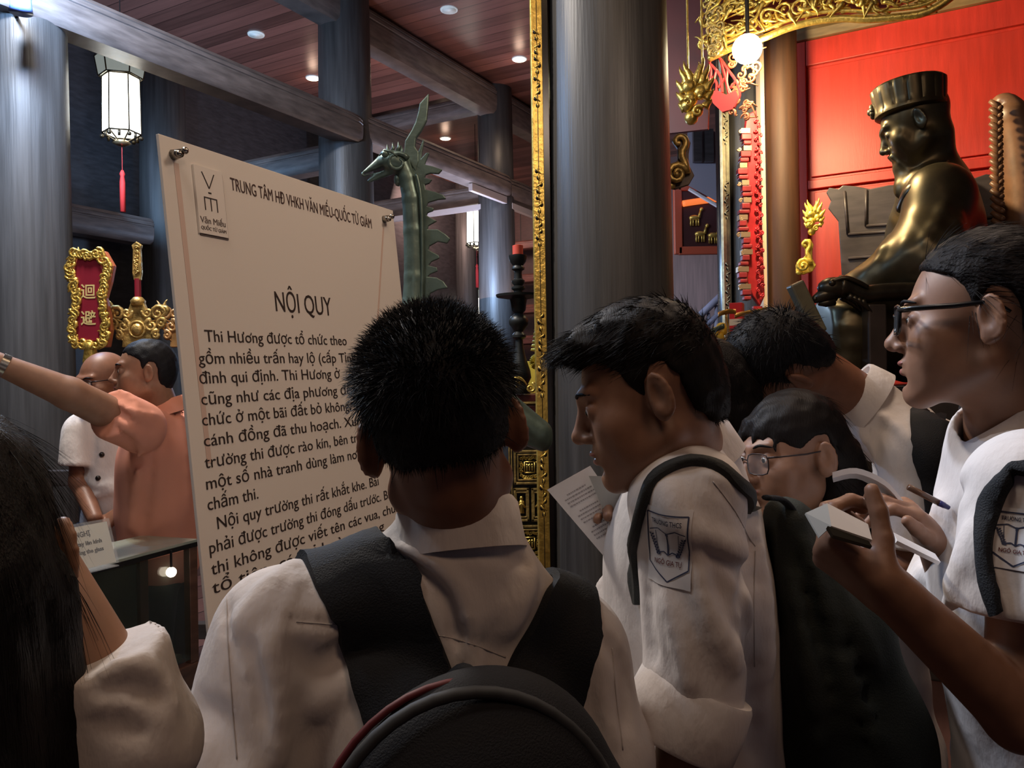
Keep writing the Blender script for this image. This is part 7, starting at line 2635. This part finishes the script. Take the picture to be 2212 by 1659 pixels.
pix_ridges(F, [(((250, 868), (290, 890), (340, 900)), 0.010, 0.010), (((250, 885), (290, 912), (330, 930)), 0.009, -0.010), (((252, 905), (285, 935), (315, 965)), 0.010, 0.010), (((258, 925), (285, 960), (300, 1000)), 0.010, -0.010), (((300, 960), (292, 1050), (285, 1140)), 0.014, 0.012), (((330, 980), (320, 1060), (310, 1140)), 0.014, -0.010), (((390, 900), (400, 980), (405, 1100)), 0.014, 0.008)], 2.8)
F.waves(0.003, 20, 15)
shirt8 = F.build('shirt', salmon, r8, 1)
collar(j8['neck'] + V(0.0, 0, 0.016), (-0.18, 0, 1), (-0.85, -0.45, 0), 0.076, salmon, shirt8, h=0.036, leaf=0.050, flare=0.014)
b = MB()
aw, bw = hw8, at(150, 850, 2.48)
dv = (bw - aw).normalized()
wx = dv.orthogonal().normalized(); wy = dv.cross(wx)
b.lathe(aw + dv * 0.035, [(0.030, -0.012), (0.036, -0.010), (0.036, 0.010), (0.030, 0.012)], 20, (wx, wy, dv))
wt = b.build('wrist_watch', steel, r8, 'auto')
MB().lathe(aw + dv * 0.035 + V(0.0, -0.034, 0.012), [(0.019, -0.004), (0.020, 0.004), (0.016, 0.006)], 18, (wx, dv, V(0, -0.9, 0.3).normalized())).build('watch_face', steel, wt, 'auto')

# ------------------------------------------------------------------ 9: bald older man in white shirt
h9 = Head(at(222, 826, 3.30), (-0.42, -0.90, -0.10), (0, 0, 1), 1.06)
j9 = dict(neck=at(226, 890, 3.34), shR=at(178, 935, 3.30), shL=at(300, 930, 3.42), hip=at(235, 1160, 3.34))
j9['slR'] = [at(170, 1010, 3.26)]
j9['slL'] = [at(330, 1020, 3.42)]
r9 = person(j9['hip'], 'bald older man with glasses in a white shirt with dark buttons behind the pointing man')
legs9 = lower_body(r9, j9, None)
F = body_field(h9, j9, [[j9['shR'], at(172, 1040, 3.26), at(205, 1120, 3.12)], [j9['shL'], at(330, 1050, 3.42), at(262, 1108, 3.16)]], legs9, [(at(245, 1118, 3.14), 0.09, 0.006)], step=0.014, head_step=0.0050, neck_r=0.058)
hand(F, at(262, 1108, 3.16), (-1, -0.2, -0.5), (0, -0.5, 0.9), (-0.2, -0.9, -0.3), (0.4, 0.4, 0.3))
F.build('body', skin_d, r9)
face_parts(h9, r9)
HF = hair_field(h9, [('e', (0, -0.02, 0.01), (0.077, 0.094, 0.07), 0.01)], [(-.03, .02), (-.05, -.05), (-.075, -.078), (-.15, -.07), (-.15, .03)], 0.007)
build_hair(h9, HF, mat('grey hair', (0.08, 0.075, 0.07), 0.6), r9)
glasses(h9, r9, mat('thin dark metal', (0.03, 0.02, 0.02), 0.3, 0.6), 0.026, 0.018, 0.0018, -0.002)
F = shirt_field(j9, 0.010, 1.12, (0.080, 0.080), cuts={'R': [(at(172, 1005, 3.26), V(0, 0, -1))], 'L': [(at(330, 1015, 3.42), V(0, 0, -1))]}, belly=1.35, loose=0.02)
F.cone(j9['neck'] + V(0, 0, 0), j9['neck'] + V(-0.02, -0.03, 0.08), 0.068, 0.072, 0.01, 'sub')
pix_ridges(F, [(((180, 1030), (210, 1050), (240, 1048)), 0.014, 0.010), (((175, 1075), (210, 1070), (250, 1060)), 0.014, 0.010), (((220, 910), (214, 1000), (205, 1100)), 0.008, 0.006)], 3.2)
F.waves(0.003, 18, 17)
shirt9 = F.build('shirt', cotton, r9, 1)
collar(j9['neck'] + V(0, -0.01, 0.012), (-0.1, -0.2, 1), (-0.42, -0.9, 0), 0.074, cotton, shirt9, h=0.034, leaf=0.05, point=0.03)
b9 = bvh_of(shirt9)
for x, y in ((232, 932), (220, 982), (212, 1033), (205, 1080)):
    q, n_ = hit(b9, x, y, 3.2)
    MB().ball(q, 0.011, 10, 6).build('button', black_lacquer, shirt9, True)
